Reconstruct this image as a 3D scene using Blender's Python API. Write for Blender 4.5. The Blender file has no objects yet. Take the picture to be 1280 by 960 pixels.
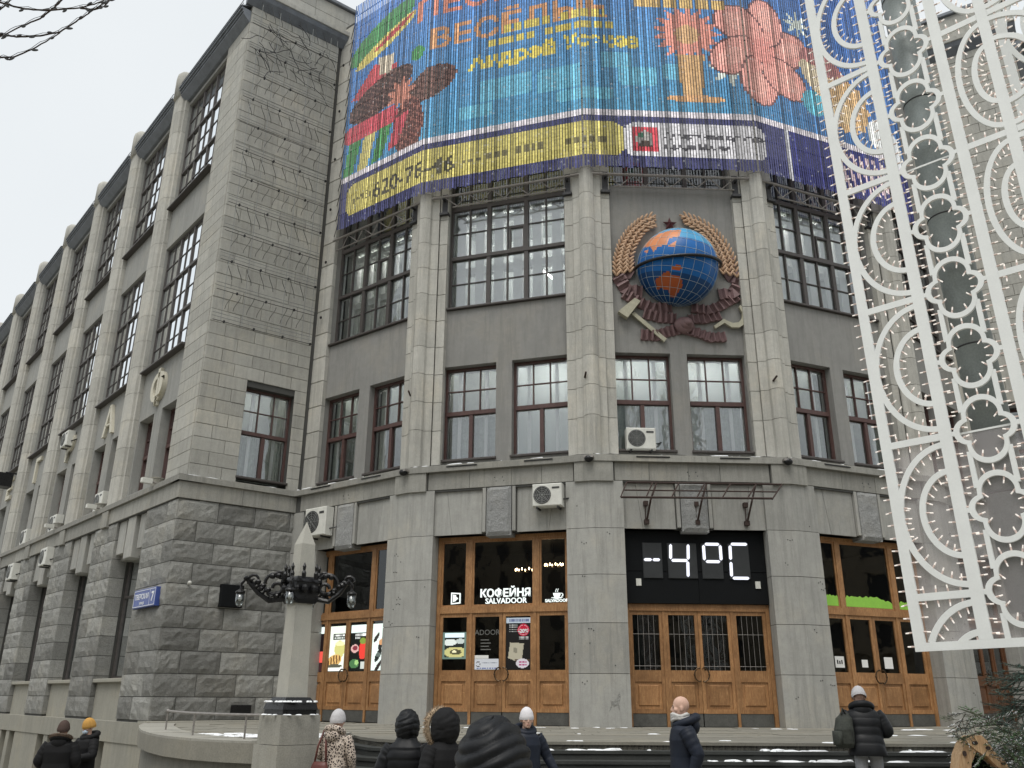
import bpy, bmesh, math, random
import numpy as np
from mathutils import Vector, Matrix, noise
rnd = random.Random(11)
SC = bpy.context.scene
COL = SC.collection
R = math.radians

# ------------------------------------------------------------------ camera
PITCH, ROLL, FPX, ZC = R(20.05), R(0.35), 1075.0, 1.65
cam_d = bpy.data.cameras.new('camera')
cam = bpy.data.objects.new('camera', cam_d); COL.objects.link(cam)
cam_d.sensor_width = 36; cam_d.sensor_fit = 'HORIZONTAL'
cam_d.lens = 36 * FPX / 1280
cam_d.clip_start = 0.1; cam_d.clip_end = 3000
_x = Vector((1, 0, 0)); _u = Vector((0, -math.sin(PITCH), math.cos(PITCH)))
_f = Vector((0, math.cos(PITCH), math.sin(PITCH)))
_cr = _x * math.cos(ROLL) + _u * math.sin(ROLL)
_cu = -_x * math.sin(ROLL) + _u * math.cos(ROLL)
cam.matrix_world = Matrix(((_cr.x, _cu.x, -_f.x, 0), (_cr.y, _cu.y, -_f.y, 0), (_cr.z, _cu.z, -_f.z, ZC), (0, 0, 0, 1)))
SC.camera = cam

# ------------------------------------------------------------------ sky, sun, exposure
SUN_EL, SUN_AZ = R(63), R(195)          # azimuth clockwise from +Y: the sun stands behind the viewer
world = bpy.data.worlds.new('World'); SC.world = world; world.use_nodes = True
nt = world.node_tree; nt.nodes.clear()
wo = nt.nodes.new('ShaderNodeOutputWorld'); bg = nt.nodes.new('ShaderNodeBackground')
sky = nt.nodes.new('ShaderNodeTexSky'); sky.sky_type = 'NISHITA'; sky.sun_disc = False
sky.sun_elevation = SUN_EL; sky.sun_rotation = SUN_AZ; sky.dust_density = 6; sky.air_density = 1.2
mx = nt.nodes.new('ShaderNodeMixRGB'); mx.inputs[0].default_value = 0.93
# the flat bright cloud layer over the blue sky, with faint soft cloud gradation
tcn = nt.nodes.new('ShaderNodeTexCoord'); cn_ = nt.nodes.new('ShaderNodeTexNoise'); cn_.inputs['Scale'].default_value = 1.7; cn_.inputs['Detail'].default_value = 4
cr_ = nt.nodes.new('ShaderNodeValToRGB'); cr_.color_ramp.elements[0].position = .3; cr_.color_ramp.elements[1].position = .7
cr_.color_ramp.elements[0].color = (6.0, 6.3, 6.5, 1); cr_.color_ramp.elements[1].color = (6.8, 7.05, 7.15, 1)
nt.links.new(tcn.outputs['Generated'], cn_.inputs['Vector']); nt.links.new(cn_.outputs['Fac'], cr_.inputs[0]); nt.links.new(cr_.outputs[0], mx.inputs[2])
nt.links.new(sky.outputs[0], mx.inputs[1]); nt.links.new(mx.outputs[0], bg.inputs[0])
bg.inputs[1].default_value = 0.10
nt.links.new(bg.outputs[0], wo.inputs[0])
sun_d = bpy.data.lights.new('sun', 'SUN'); sun_d.energy = 1.5; sun_d.angle = R(36); sun_d.color = (1.0, 0.97, 0.92)
sun = bpy.data.objects.new('sun', sun_d); COL.objects.link(sun)
_sd = Vector((math.sin(SUN_AZ) * math.cos(SUN_EL), math.cos(SUN_AZ) * math.cos(SUN_EL), math.sin(SUN_EL)))
sun.rotation_euler = (-_sd).to_track_quat('-Z', 'Y').to_euler()
sun.location = (0, 0, 60)
SC.view_settings.view_transform = 'Standard'; SC.view_settings.look = 'None'
SC.view_settings.exposure = 0.46; SC.view_settings.gamma = 1.0; SC.view_settings.use_curve_mapping = False

# ------------------------------------------------------------------ materials
def srgb(r, g, b):
    f = lambda c: (c / 12.92 if c <= 0.04045 else ((c + 0.055) / 1.055) ** 2.4)
    return (f(r / 255), f(g / 255), f(b / 255))

class N:
    def __init__(s, name):
        s.m = bpy.data.materials.new(name); s.m.use_nodes = True
        s.t = s.m.node_tree; s.t.nodes.clear()
        s.out = s.t.nodes.new('ShaderNodeOutputMaterial')
    def n(s, typ, **kw):
        x = s.t.nodes.new(typ)
        for k, v in kw.items():
            if k.startswith('i_'):
                key = k[2:]; key = int(key) if key.isdigit() else key.replace('_', ' ')
                x.inputs[key].default_value = v
            else: setattr(x, k, v)
        return x
    def l(s, a, b): s.t.links.new(a, b)
    def noise(s, scale, detail=4, rough=0.6, vec=None, stretch=None):
        if vec is None:
            g = s.n('ShaderNodeNewGeometry'); vec = g.outputs['Position']
        if stretch:
            mp = s.n('ShaderNodeMapping'); mp.inputs['Scale'].default_value = stretch
            s.l(vec, mp.inputs['Vector']); vec = mp.outputs[0]
        x = s.n('ShaderNodeTexNoise'); x.inputs['Scale'].default_value = scale
        x.inputs['Detail'].default_value = detail; x.inputs['Roughness'].default_value = rough
        s.l(vec, x.inputs['Vector'])
        return x.outputs['Fac']
    def ramp(s, fac, stops):
        r = s.n('ShaderNodeValToRGB'); e = r.color_ramp.elements
        while len(e) < len(stops): e.new(0.5)
        for k, (p, c) in enumerate(stops):
            e[k].position = p; e[k].color = (*c, 1) if len(c) == 3 else c
        s.l(fac, r.inputs[0]); return r.outputs[0]
    def mix(s, fac, a, b, typ='MIX'):
        x = s.n('ShaderNodeMixRGB', blend_type=typ)
        for k, v in ((0, fac), (1, a), (2, b)):
            if isinstance(v, (int, float)): x.inputs[k].default_value = v
            elif isinstance(v, tuple): x.inputs[k].default_value = (*v, 1)
            else: s.l(v, x.inputs[k])
        return x.outputs[0]
    def math(s, op, a, b=0.0):
        x = s.n('ShaderNodeMath', operation=op)
        for k, v in ((0, a), (1, b)):
            if isinstance(v, (int, float)): x.inputs[k].default_value = v
            else: s.l(v, x.inputs[k])
        return x.outputs[0]
    def bsdf(s, color, rough=0.8, metal=0.0, bump=None, bstr=0.3, bdist=0.02, spec=0.3):
        b = s.n('ShaderNodeBsdfPrincipled')
        if isinstance(color, tuple): b.inputs['Base Color'].default_value = (*color, 1)
        else: s.l(color, b.inputs['Base Color'])
        if isinstance(rough, (int, float)): b.inputs['Roughness'].default_value = rough
        else: s.l(rough, b.inputs['Roughness'])
        b.inputs['Metallic'].default_value = metal
        b.inputs['Specular IOR Level'].default_value = spec
        if bump is not None:
            bp = s.n('ShaderNodeBump'); bp.inputs['Strength'].default_value = bstr; bp.inputs['Distance'].default_value = bdist
            s.l(bump, bp.inputs['Height']); s.l(bp.outputs[0], b.inputs['Normal'])
        s.l(b.outputs[0], s.out.inputs[0]); return b

def stone_mat(name, base, dark=0.55, tint=0.12, streak=0.35, fine=60, bstr=0.35, bdist=0.01, warm=(1.06, 1.0, 0.9)):
    k = N(name)
    g = k.n('ShaderNodeNewGeometry')
    big = k.noise(0.7, 5, 0.65, g.outputs['Position'])
    med = k.noise(5.0, 6, 0.7, g.outputs['Position'])
    fin = k.noise(fine, 4, 0.7, g.outputs['Position'])
    st = k.noise(1.0, 5, 0.7, g.outputs['Position'], (7, 7, 0.55))
    oi = k.n('ShaderNodeObjectInfo')
    d = tuple(c * dark for c in base); w = tuple(min(1, a * b * 1.08) for a, b in zip(base, warm))
    c = k.ramp(big, [(0.30, tuple(x * 0.76 for x in base)), (0.5, base), (0.66, w)])
    c = k.mix(k.ramp(med, [(0.35, (0, 0, 0)), (0.72, (0.62, 0.62, 0.62))]), c, d)
    sm = k.ramp(st, [(0.47, (0, 0, 0)), (0.66, (min(1, streak),) * 3)])
    pt = k.noise(2.3, 7, 0.75, g.outputs['Position'])       # blotchy damp patches and pale efflorescence
    c = k.mix(k.ramp(pt, [(0.52, (0, 0, 0)), (0.60, (0.30,) * 3), (0.75, (0.42,) * 3)]), c, tuple(x * 0.62 for x in base))
    c = k.mix(k.ramp(pt, [(0.28, (0.4,) * 3), (0.38, (0, 0, 0))]), c, tuple(min(1, x * 1.3) for x in base))
    c = k.mix(sm, c, tuple(x * 0.5 for x in base))
    c = k.mix(0.5, c, k.ramp(fin, [(0.25, tuple(x * 0.5 for x in base)), (0.55, base), (0.8, tuple(min(1, x * 1.3) for x in base))]))
    rv = k.math('MULTIPLY_ADD', oi.outputs['Random'], tint * 2); rv.node.inputs[2].default_value = 1 - tint
    hs = k.n('ShaderNodeHueSaturation'); k.l(c, hs.inputs['Color']); k.l(rv, hs.inputs['Value'])
    hgt = k.math('ADD', fin, k.math('MULTIPLY', med, 1.6))
    k.bsdf(hs.outputs[0], 0.88, 0, hgt, bstr, bdist, 0.2)
    return k.m

def plain_mat(name, base, rough=0.5, metal=0.0, var=0.25, scale=8, bstr=0.1, spec=0.4, fine=40):
    k = N(name)
    a = k.noise(scale, 5, 0.65); f = k.noise(fine, 4, 0.6)
    c = k.ramp(a, [(0.3, tuple(x * (1 - var) for x in base)), (0.7, tuple(min(1, x * (1 + var * 0.5)) for x in base))])
    c = k.mix(0.3, c, k.ramp(f, [(0.3, tuple(x * (1 - var) for x in base)), (0.7, tuple(min(1, x * (1 + var)) for x in base))]))
    rr = k.ramp(a, [(0.3, (max(0, rough - 0.08),) * 3), (0.7, (min(1, rough + 0.1),) * 3)])
    k.bsdf(c, rr, metal, f, bstr, 0.005, spec)
    return k.m

def emis_mat(name, col, strength, base=(0.02, 0.02, 0.02)):
    k = N(name); b = k.bsdf(base, 0.4)
    b.inputs['Emission Color'].default_value = (*col, 1); b.inputs['Emission Strength'].default_value = strength
    return k.m

def glass_mat(name, refl=0.12, tint=(0.8, 0.85, 0.85), rough=0.02, wav=0.02):
    k = N(name)
    fr = k.n('ShaderNodeFresnel'); fr.inputs['IOR'].default_value = 1.5
    fac = k.math('MINIMUM', k.math('ADD', k.math('MULTIPLY', fr.outputs[0], 1.6), refl), 1.0)
    tr = k.n('ShaderNodeBsdfTransparent'); tr.inputs[0].default_value = (*tint, 1)
    gl = k.n('ShaderNodeBsdfGlossy'); gl.inputs['Roughness'].default_value = rough; gl.inputs[0].default_value = (0.93, 0.96, 0.98, 1)
    nz = k.noise(1.6, 2, 0.5)
    bp = k.n('ShaderNodeBump'); bp.inputs['Strength'].default_value = wav * 10; bp.inputs['Distance'].default_value = 0.02
    k.l(nz, bp.inputs['Height']); k.l(bp.outputs[0], gl.inputs['Normal'])
    ms = k.n('ShaderNodeMixShader'); k.l(fac, ms.inputs[0]); k.l(tr.outputs[0], ms.inputs[1]); k.l(gl.outputs[0], ms.inputs[2])
    k.l(ms.outputs[0], k.out.inputs[0]); return k.m

def wood_mat(name, a, b, dark):
    k = N(name); g = k.n('ShaderNodeNewGeometry')
    gr = k.noise(3.0, 6, 0.65, g.outputs['Position'], (9, 9, 0.7))
    f = k.noise(30, 4, 0.7, g.outputs['Position'], (4, 4, 0.25))
    w = k.noise(2.2, 5, 0.7, g.outputs['Position'])
    oi = k.n('ShaderNodeObjectInfo')
    c = k.ramp(gr, [(0.3, b), (0.7, a)])
    c = k.mix(k.ramp(f, [(0.42, (0.55,) * 3), (0.62, (0, 0, 0))]), c, dark)
    c = k.mix(k.ramp(w, [(0.42, (0, 0, 0)), (0.70, (0.75,) * 3)]), c, tuple(x * 0.5 for x in b))
    sc = k.noise(7, 8, 0.8, g.outputs['Position'], (1, 1, 2.2))
    c = k.mix(k.ramp(sc, [(0.60, (0, 0, 0)), (0.68, (0.55,) * 3)]), c, tuple(min(1, x * 1.45) for x in a))
    rv = k.math('MULTIPLY_ADD', oi.outputs['Random'], 0.3); rv.node.inputs[2].default_value = 0.85
    hs = k.n('ShaderNodeHueSaturation'); k.l(c, hs.inputs['Color']); k.l(rv, hs.inputs['Value'])
    k.bsdf(hs.outputs[0], 0.42, 0, f, 0.15, 0.004, 0.4); return k.m

M = {}
M['lime'] = stone_mat('limestone', (0.51, 0.50, 0.455), 0.5, 0.09, 0.95)
M['ashlar'] = stone_mat('ashlar limestone', (0.455, 0.448, 0.408), 0.52, 0.10, 0.8)
M['rustic'] = stone_mat('rough grey stone', (0.335, 0.335, 0.315), 0.38, 0.30, 0.6, 38, 0.9, 0.05)
M['granite'] = stone_mat('grey granite', (0.40, 0.398, 0.372), 0.55, 0.10, 0.95, 90, 0.25, 0.008)
M['band'] = stone_mat('weathered band stone', (0.34, 0.335, 0.305), 0.45, 0.12, 1.0, 60, 0.3)
M['keyst'] = stone_mat('rough keystone', (0.36, 0.365, 0.36), 0.5, 0.05, 0.2, 30, 1.0, 0.03)
M['plaster'] = stone_mat('grey plaster', (0.285, 0.282, 0.268), 0.7, 0.03, 0.65, 120, 0.15, 0.005)
M['plaster_a'] = stone_mat('pale plaster', (0.34, 0.34, 0.32), 0.7, 0.03, 0.7, 120, 0.12, 0.004)
M['mortar'] = stone_mat('mortar', (0.09, 0.09, 0.085), 0.6, 0.0, 0.2)
M['terr'] = stone_mat('wet paving stone', (0.25, 0.24, 0.205), 0.5, 0.15, 0.2, 40, 0.3)
M['step'] = stone_mat('wet dark step stone', (0.06, 0.063, 0.06), 0.5, 0.1, 0.2, 40, 0.3)
M['snow'] = plain_mat('snow', (0.86, 0.88, 0.9), 0.7, 0, 0.08, 12, 0.5, 0.2, 60)
M['frame'] = plain_mat('grey brown window paint', (0.075, 0.066, 0.062), 0.5, 0, 0.3)
M['redframe'] = plain_mat('red brown window paint', (0.095, 0.052, 0.046), 0.45, 0, 0.35)
M['white'] = plain_mat('white inner frame paint', (0.82, 0.83, 0.82), 0.5, 0, 0.08)
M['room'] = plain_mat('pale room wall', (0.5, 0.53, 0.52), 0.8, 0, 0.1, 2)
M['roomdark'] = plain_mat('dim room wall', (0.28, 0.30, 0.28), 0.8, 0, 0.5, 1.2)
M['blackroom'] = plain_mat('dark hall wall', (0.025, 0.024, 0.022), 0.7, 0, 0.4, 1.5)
M['curtain'] = plain_mat('lace curtain', (0.42, 0.47, 0.43), 0.95, 0, 0.35, 6, 0.1, 0.05, 25)
M['glass'] = glass_mat('window glass', 0.12, (.93, .96, .95))
M['glass_b'] = glass_mat('bright window glass', 0.16, (.95, .97, .97))
M['glass_d'] = glass_mat('dark door glass', 0.0, (0.55, 0.56, 0.54))
M['wood'] = wood_mat('varnished oak', (0.56, 0.32, 0.145), (0.40, 0.20, 0.082), (0.12, 0.05, 0.022))
M['wood_dk'] = wood_mat('dark varnished oak', (0.22, 0.10, 0.045), (0.15, 0.062, 0.028), (0.06, 0.025, 0.012))
M['wood_lt'] = wood_mat('fresh pale timber', (0.66, 0.48, 0.29), (0.55, 0.36, 0.2), (0.28, 0.14, 0.07))
M['iron'] = plain_mat('black iron', (0.012, 0.012, 0.013), 0.32, 0.3, 0.3, 20, 0.4, 0.5)
M['rust'] = plain_mat('rusty iron', (0.062, 0.042, 0.036), 0.75, 0.3, 0.5, 14, 0.4)
M['steel'] = plain_mat('galvanised steel', (0.33, 0.31, 0.29), 0.5, 0.6, 0.35, 10)
M['darksteel'] = plain_mat('dark steel wire', (0.06, 0.06, 0.062), 0.55, 0.4, 0.4, 10)
M['wire'] = plain_mat('grey garland wire', (0.32, 0.33, 0.32), 0.6, 0.1, 0.4, 4)
M['roofmetal'] = plain_mat('blue grey roof sheet', (0.18, 0.195, 0.215), 0.6, 0.2, 0.4, 3)
M['kick'] = plain_mat('scuffed grey kick plate', (0.10, 0.10, 0.092), 0.6, 0.1, 0.45, 5)
M['acwhite'] = plain_mat('white air conditioner casing', (0.66, 0.66, 0.61), 0.45, 0, 0.18, 4)
M['acdark'] = plain_mat('dark fan grille', (0.05, 0.05, 0.05), 0.5, 0, 0.4, 20)
M['black'] = plain_mat('matt black panel', (0.007, 0.008, 0.009), 0.75, 0, 0.4, 3, .1, .15)
M['blackgloss'] = plain_mat('black rubber', (0.01, 0.01, 0.01), 0.4, 0, 0.3)
M['letter'] = plain_mat('cream letter', (0.58, 0.55, 0.45), 0.6, 0, 0.15)
M['blue'] = plain_mat('blue enamel', (0.05, 0.085, 0.30), 0.35, 0, 0.1)
M['signwhite'] = plain_mat('white lettering', (0.8, 0.82, 0.84), 0.5, 0, 0.05)
M['concrete'] = stone_mat('weathered concrete', (0.36, 0.35, 0.31), 0.7, 0.06, 0.5, 50, 0.25)
M['obelisk'] = stone_mat('pale granite', (0.47, 0.46, 0.41), 0.85, 0.03, 0.15, 140, 0.15)
M['plinth'] = stone_mat('pale plinth stone', (0.34, 0.33, 0.285), 0.75, 0.06, 0.5, 60, 0.2)
M['led'] = emis_mat('led segment', (0.86, 0.88, 1.0), 1.05)
M['digit'] = plain_mat('dark digit module', (0.035, 0.038, 0.04), 0.6, 0, 0.3, 5)
M['neon'] = emis_mat('lit sign letter', (0.92, 1.0, 0.96), 0.95)
M['lampglow'] = emis_mat('warm candle bulb', (1.0, 0.72, 0.42), 14)
M['fill_tube'] = emis_mat('added room fill tube', (1.0, 0.98, 0.94), 30)  # glow of the unseen tubes added to brighten the rooms
M['tube'] = emis_mat('fluorescent tube', (1.0, 0.97, 0.92), 9)
M['bulb'] = emis_mat('lit garland bulb', (1.0, 0.90, 0.80), 0.32, (0.78, 0.74, 0.7))
M['bulbbase'] = plain_mat('salmon bulb socket', (0.72, 0.58, 0.52), 0.5, 0, 0.1)
M['framewhite'] = plain_mat('white powder coated frame', (0.84, 0.86, 0.84), 0.4, 0, 0.07, 3)
M['mast'] = plain_mat('grey mast sheath', (0.30, 0.335, 0.33), 0.45, 0.1, 0.35, 1.5)
M['green'] = plain_mat('lime green film', (0.30, 0.62, 0.08), 0.5, 0, 0.1)
M['paper'] = plain_mat('white paper', (0.8, 0.8, 0.78), 0.7, 0, 0.04)
M['brass'] = plain_mat('dark bronze ring', (0.07, 0.045, 0.025), 0.35, 0.7, 0.3)

# flat print: colour comes from a colour attribute on the printed sheet's own faces
def print_mat(name, emis=0.0, rough=0.45):
    k = N(name); a = k.n('ShaderNodeVertexColor', layer_name='Col')
    b = k.bsdf(a.outputs[0], rough)
    if emis:
        k.l(a.outputs[0], b.inputs['Emission Color']); b.inputs['Emission Strength'].default_value = emis
    return k.m
M['print'] = print_mat('printed sheet')
M['poster'] = print_mat('backlit poster', 0.55)
M['screen'] = print_mat('led strand', 0.33, 0.6)

# ------------------------------------------------------------------ mesh helpers
class Fr:
    """wall frame: u along the wall, d outwards, z up"""
    def __init__(s, o, t, n): s.o, s.t, s.n = np.array(o, float), np.array(t, float), np.array(n, float)
    def P(s, u, d, z):
        q = s.o + s.t * u + s.n * d
        return (q[0], q[1], z)

ORG = {}
def org(o): return ORG.get(o.name, Vector((0, 0, 0))) if o else Vector((0, 0, 0))

class MB:
    def __init__(s): s.v, s.f, s.m, s.c = [], [], [], []
    def add(s, vs, fs, mi=0, col=None):
        b = len(s.v); s.v += [tuple(p) for p in vs]
        for f in fs:
            s.f.append([b + i for i in f]); s.m.append(mi); s.c.append(col)
        return s
    def hexa(s, p, mi=0, col=None):
        return s.add(p, [(0, 3, 2, 1), (4, 5, 6, 7), (0, 1, 5, 4), (1, 2, 6, 5), (2, 3, 7, 6), (3, 0, 4, 7)], mi, col)
    def box(s, fr, u0, u1, d0, d1, z0, z1, mi=0, bev=0.0):
        P = fr.P
        if bev <= 0:
            return s.hexa([P(u0, d0, z0), P(u1, d0, z0), P(u1, d1, z0), P(u0, d1, z0), P(u0, d0, z1), P(u1, d0, z1), P(u1, d1, z1), P(u0, d1, z1)], mi)
        b = bev; db = d1 - b
        v = [P(u0, d0, z0), P(u1, d0, z0), P(u1, d0, z1), P(u0, d0, z1),
             P(u0, db, z0), P(u1, db, z0), P(u1, db, z1), P(u0, db, z1),
             P(u0 + b, d1, z0 + b), P(u1 - b, d1, z0 + b), P(u1 - b, d1, z1 - b), P(u0 + b, d1, z1 - b)]
        f = [(0, 1, 2, 3)]
        for a in (0, 4):
            for i in range(4):
                j = (i + 1) % 4; f.append((a + j, a + i, a + 4 + i, a + 4 + j))
        f.append((11, 10, 9, 8))
        return s.add(v, f, mi)
    def prism(s, poly, z0, z1, mi=0):
        n = len(poly); v = [(p[0], p[1], z0) for p in poly] + [(p[0], p[1], z1) for p in poly]
        f = [list(range(n))[::-1], list(range(n, 2 * n))] + [(i, (i + 1) % n, n + (i + 1) % n, n + i) for i in range(n)]
        return s.add(v, f, mi)
    def extr(s, fr, poly, d0, d1, mi=0, back=True):
        n = len(poly); v = [fr.P(u, d0, z) for u, z in poly] + [fr.P(u, d1, z) for u, z in poly]
        f = [list(range(n, 2 * n))] + [(i, (i + 1) % n, n + (i + 1) % n, n + i) for i in range(n)]
        if back: f.append(list(range(n))[::-1])
        return s.add(v, f, mi)
    def strip(s, fr, outer, inner, d0, d1, mi=0, closed=True):
        """a flat band between two equally long (u,z) lines, with thickness"""
        n = len(outer); v = []
        for pl, d in ((outer, d0), (inner, d0), (outer, d1), (inner, d1)): v += [fr.P(u, d, z) for u, z in pl]
        f = []
        for i in range(n if closed else n - 1):
            j = (i + 1) % n
            f += [(i, j, n + j, n + i), (2 * n + i, 3 * n + i, 3 * n + j, 2 * n + j), (i, 2 * n + i, 2 * n + j, j), (n + i, n + j, 3 * n + j, 3 * n + i)]
        if not closed: f += [(0, n, 3 * n, 2 * n), (n - 1, 3 * n - 1, 4 * n - 1, 2 * n - 1)]
        return s.add(v, f, mi)
    def tube(s, pts, r, n=6, mi=0, cap=True, closed=False):
        pts = [Vector(p) for p in pts]; k = len(pts); rs = r if isinstance(r, (list, tuple)) else [r] * k
        v, f = [], []; up = None
        for i, p in enumerate(pts):
            if closed: t = pts[(i + 1) % k] - pts[i - 1]
            else: t = pts[min(i + 1, k - 1)] - pts[max(i - 1, 0)]
            if t.length < 1e-9: t = Vector((0, 0, 1))
            t.normalize()
            if up is None:
                up = Vector((0, 0, 1)) if abs(t.z) < 0.9 else Vector((1, 0, 0))
            a = t.cross(up)
            if a.length < 1e-6: a = t.cross(Vector((0.3, 0.9, 0.2)))
            a.normalize(); b = t.cross(a); b.normalize(); up = -b if up is None else (up - t * up.dot(t)).normalized() if (up - t * up.dot(t)).length > 1e-3 else b
            for j in range(n):
                w = 2 * math.pi * j / n; v.append(tuple(p + (a * math.cos(w) + b * math.sin(w)) * rs[i]))
        for i in range(k if closed else k - 1):
            i2 = (i + 1) % k
            for j in range(n):
                j2 = (j + 1) % n; f.append((i * n + j, i * n + j2, i2 * n + j2, i2 * n + j))
        if cap and not closed: f += [list(range(n)), list(range((k - 1) * n, k * n))[::-1]]
        return s.add(v, f, mi)
    def lathe(s, c, prof, n=16, mi=0, axis=None, ang=None):
        """prof: list of (radius, height); optional rotation matrix axis"""
        v, f = [], []
        for r, h in prof:
            for j in range(n):
                w = 2 * math.pi * (j + 0.5) / n; p = Vector((r * math.cos(w), r * math.sin(w), h))
                if axis is not None: p = axis @ p
                v.append((c[0] + p.x, c[1] + p.y, c[2] + p.z))
        for i in range(len(prof) - 1):
            for j in range(n):
                j2 = (j + 1) % n; f.append((i * n + j, i * n + j2, (i + 1) * n + j2, (i + 1) * n + j))
        f += [list(range(n))[::-1], list(range((len(prof) - 1) * n, len(prof) * n))]
        return s.add(v, f, mi)
    def ell(s, c, r, mi=0, nu=14, nv=9, rot=None):
        v, f = [], []
        for i in range(nv + 1):
            th = math.pi * i / nv
            for j in range(nu):
                w = 2 * math.pi * j / nu
                p = Vector((r[0] * math.sin(th) * math.cos(w), r[1] * math.sin(th) * math.sin(w), r[2] * math.cos(th)))
                if rot is not None: p = rot @ p
                v.append((c[0] + p.x, c[1] + p.y, c[2] + p.z))
        for i in range(nv):
            for j in range(nu):
                j2 = (j + 1) % nu; f.append((i * nu + j, (i + 1) * nu + j, (i + 1) * nu + j2, i * nu + j2))
        return s.add(v, f, mi)
    def tri(s, fr, arr, u, z, d0, d1, mi=0, col=None):
        """place a text mesh (verts, faces) on a wall frame"""
        vs, fs = arr
        return s.add([fr.P(u + x, d0 + (d1 - d0) * (1 if w > 0 else 0), z + y) for x, y, w in vs], fs, mi, col)
    def build(s, name, mats, parent=None, smooth=False, label=None, kind=None, at=None, fix=True):
        o0 = org(parent) if at is None else Vector(at)
        me = bpy.data.meshes.new(name)
        me.from_pydata([(x - o0.x, y - o0.y, z - o0.z) for x, y, z in s.v], [], s.f)
        for m in (mats if isinstance(mats, (list, tuple)) else [mats]): me.materials.append(m)
        if any(s.m): me.polygons.foreach_set('material_index', s.m)
        if any(c is not None for c in s.c):
            ca = me.color_attributes.new('Col', 'FLOAT_COLOR', 'CORNER')
            arr = np.ones((len(me.loops), 4), np.float32); tot = np.array([len(f) for f in s.f])
            cc = np.array([c if c is not None else (0.5, 0.5, 0.5) for c in s.c], np.float32)
            arr[:, :3] = np.repeat(cc, tot, axis=0); ca.data.foreach_set('color', arr.ravel())
        if fix and len(s.f) < 60000:
            bm = bmesh.new(); bm.from_mesh(me); bmesh.ops.recalc_face_normals(bm, faces=bm.faces); bm.to_mesh(me); bm.free()
        if smooth: me.polygons.foreach_set('use_smooth', [True] * len(me.polygons))
        me.validate(); me.update()
        o = bpy.data.objects.new(name, me); COL.objects.link(o)
        if parent: o.parent = parent; o.location = o0 - org(parent)
        else: o.location = o0
        ORG[o.name] = o0
        if label: o['label'] = label
        if kind: o['kind'] = kind
        return o

def thing(name, label, cat, loc, group=None, rotz=0.0):
    o = bpy.data.objects.new(name, None); COL.objects.link(o)
    o.empty_display_size = 0.2; o.location = loc; o.rotation_euler = (0, 0, rotz)
    o['label'] = label; o['category'] = cat
    if group: o['group'] = group
    ORG[o.name] = Vector(loc) if rotz == 0 else Vector((0, 0, 0))
    return o
def tag(o, label, cat, group=None):
    o['label'] = label; o['category'] = cat
    if group: o['group'] = group
    return o
def copy_tree(o, parent=None):
    c = o.copy(); COL.objects.link(c)
    if parent: c.parent = parent
    for ch in [x for x in bpy.data.objects if x.parent == o]: copy_tree(ch, c)
    return c
def linked(name, me, parent, loc, scale=(1, 1, 1), rotz=0.0, mat=None):
    o = bpy.data.objects.new(name, me); COL.objects.link(o); o.parent = parent
    o.location = Vector(loc) - org(parent); o.scale = scale; o.rotation_euler = (0, 0, rotz); return o

_tx = {}
def text(body, size=1.0, ext=0.02, bold=0.0, align='CENTER', res=3):
    """text as plain mesh data (x, y, 0/1 for back/front)"""
    key = (body, size, ext, bold, align, res)
    if key in _tx: return _tx[key]
    cu = bpy.data.curves.new('t', 'FONT'); cu.body = body; cu.size = size; cu.extrude = max(ext, 0) / 2; cu.offset = bold
    cu.align_x = align; cu.align_y = 'BOTTOM_BASELINE'; cu.resolution_u = res
    ob = bpy.data.objects.new('t', cu); COL.objects.link(ob)
    dg = bpy.context.evaluated_depsgraph_get(); me = ob.evaluated_get(dg).to_mesh()
    vs = [(v.co.x, v.co.y, v.co.z) for v in me.vertices]; fs = [tuple(p.vertices) for p in me.polygons]
    ob.evaluated_get(dg).to_mesh_clear(); bpy.data.objects.remove(ob); bpy.data.curves.remove(cu)
    _tx[key] = (vs, fs); return vs, fs
# ------------------------------------------------------------------ plan of the corner building
def tn(deg):
    r = math.radians(deg); return np.array([math.cos(r), math.sin(r)]), np.array([math.sin(r), -math.cos(r)])
PH3, STEP, WL = 2.7, 20.1, 5.3
AL = WL / 2 / math.tan(math.radians(STEP / 2)); KT = math.tan(math.radians(STEP / 2))
t3, n3 = tn(PH3); M3 = np.array([4.8, 22.12]); CEN = M3 - AL * n3
FAC = {}
for i in range(1, 6):
    t, n = tn(PH3 + STEP * (i - 3)); FAC[i] = Fr(CEN + AL * n, t, n)
def hw(d): return (AL + d) * KT
def mirror(p):
    p = np.array(p) - M3; return M3 + p - 2 * (p @ t3) * t3
def mdir(v): return np.array(v) - 2 * (np.array(v) @ t3) * t3
C0 = np.array([-9.65, 24.36])
tA, nA = tn(131.8); nA = np.array([-tA[1], tA[0]])
if nA @ (-C0) < 0: nA = -nA
tB, nB = tn(37.9)
if nB @ (-C0) < 0: nB = -nB
def zA(u, z): return z - max(0.0, z - 7.74) * .0035 * max(u, 0.0)      # the roof line sinks a little along the street
class FrS(Fr):
    def P(s, u, d, z):
        q = s.o + s.t * u + s.n * d; return (q[0], q[1], zA(u, z))
FA, FB = FrS(C0, tA, nA), Fr(C0, tB, nB)
FA2, FB2 = FrS(mirror(C0), mdir(tA), mdir(nA)), Fr(mirror(C0), mdir(tB), mdir(nB))
ZT, ZL = 1.0, 7.73       # terrace level, top of the ledge

B = thing('telegraph_office', 'huge grey stone telegraph office with faceted corner front behind the terrace steps', 'building', (4.8, 24.0, 0.0))

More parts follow.
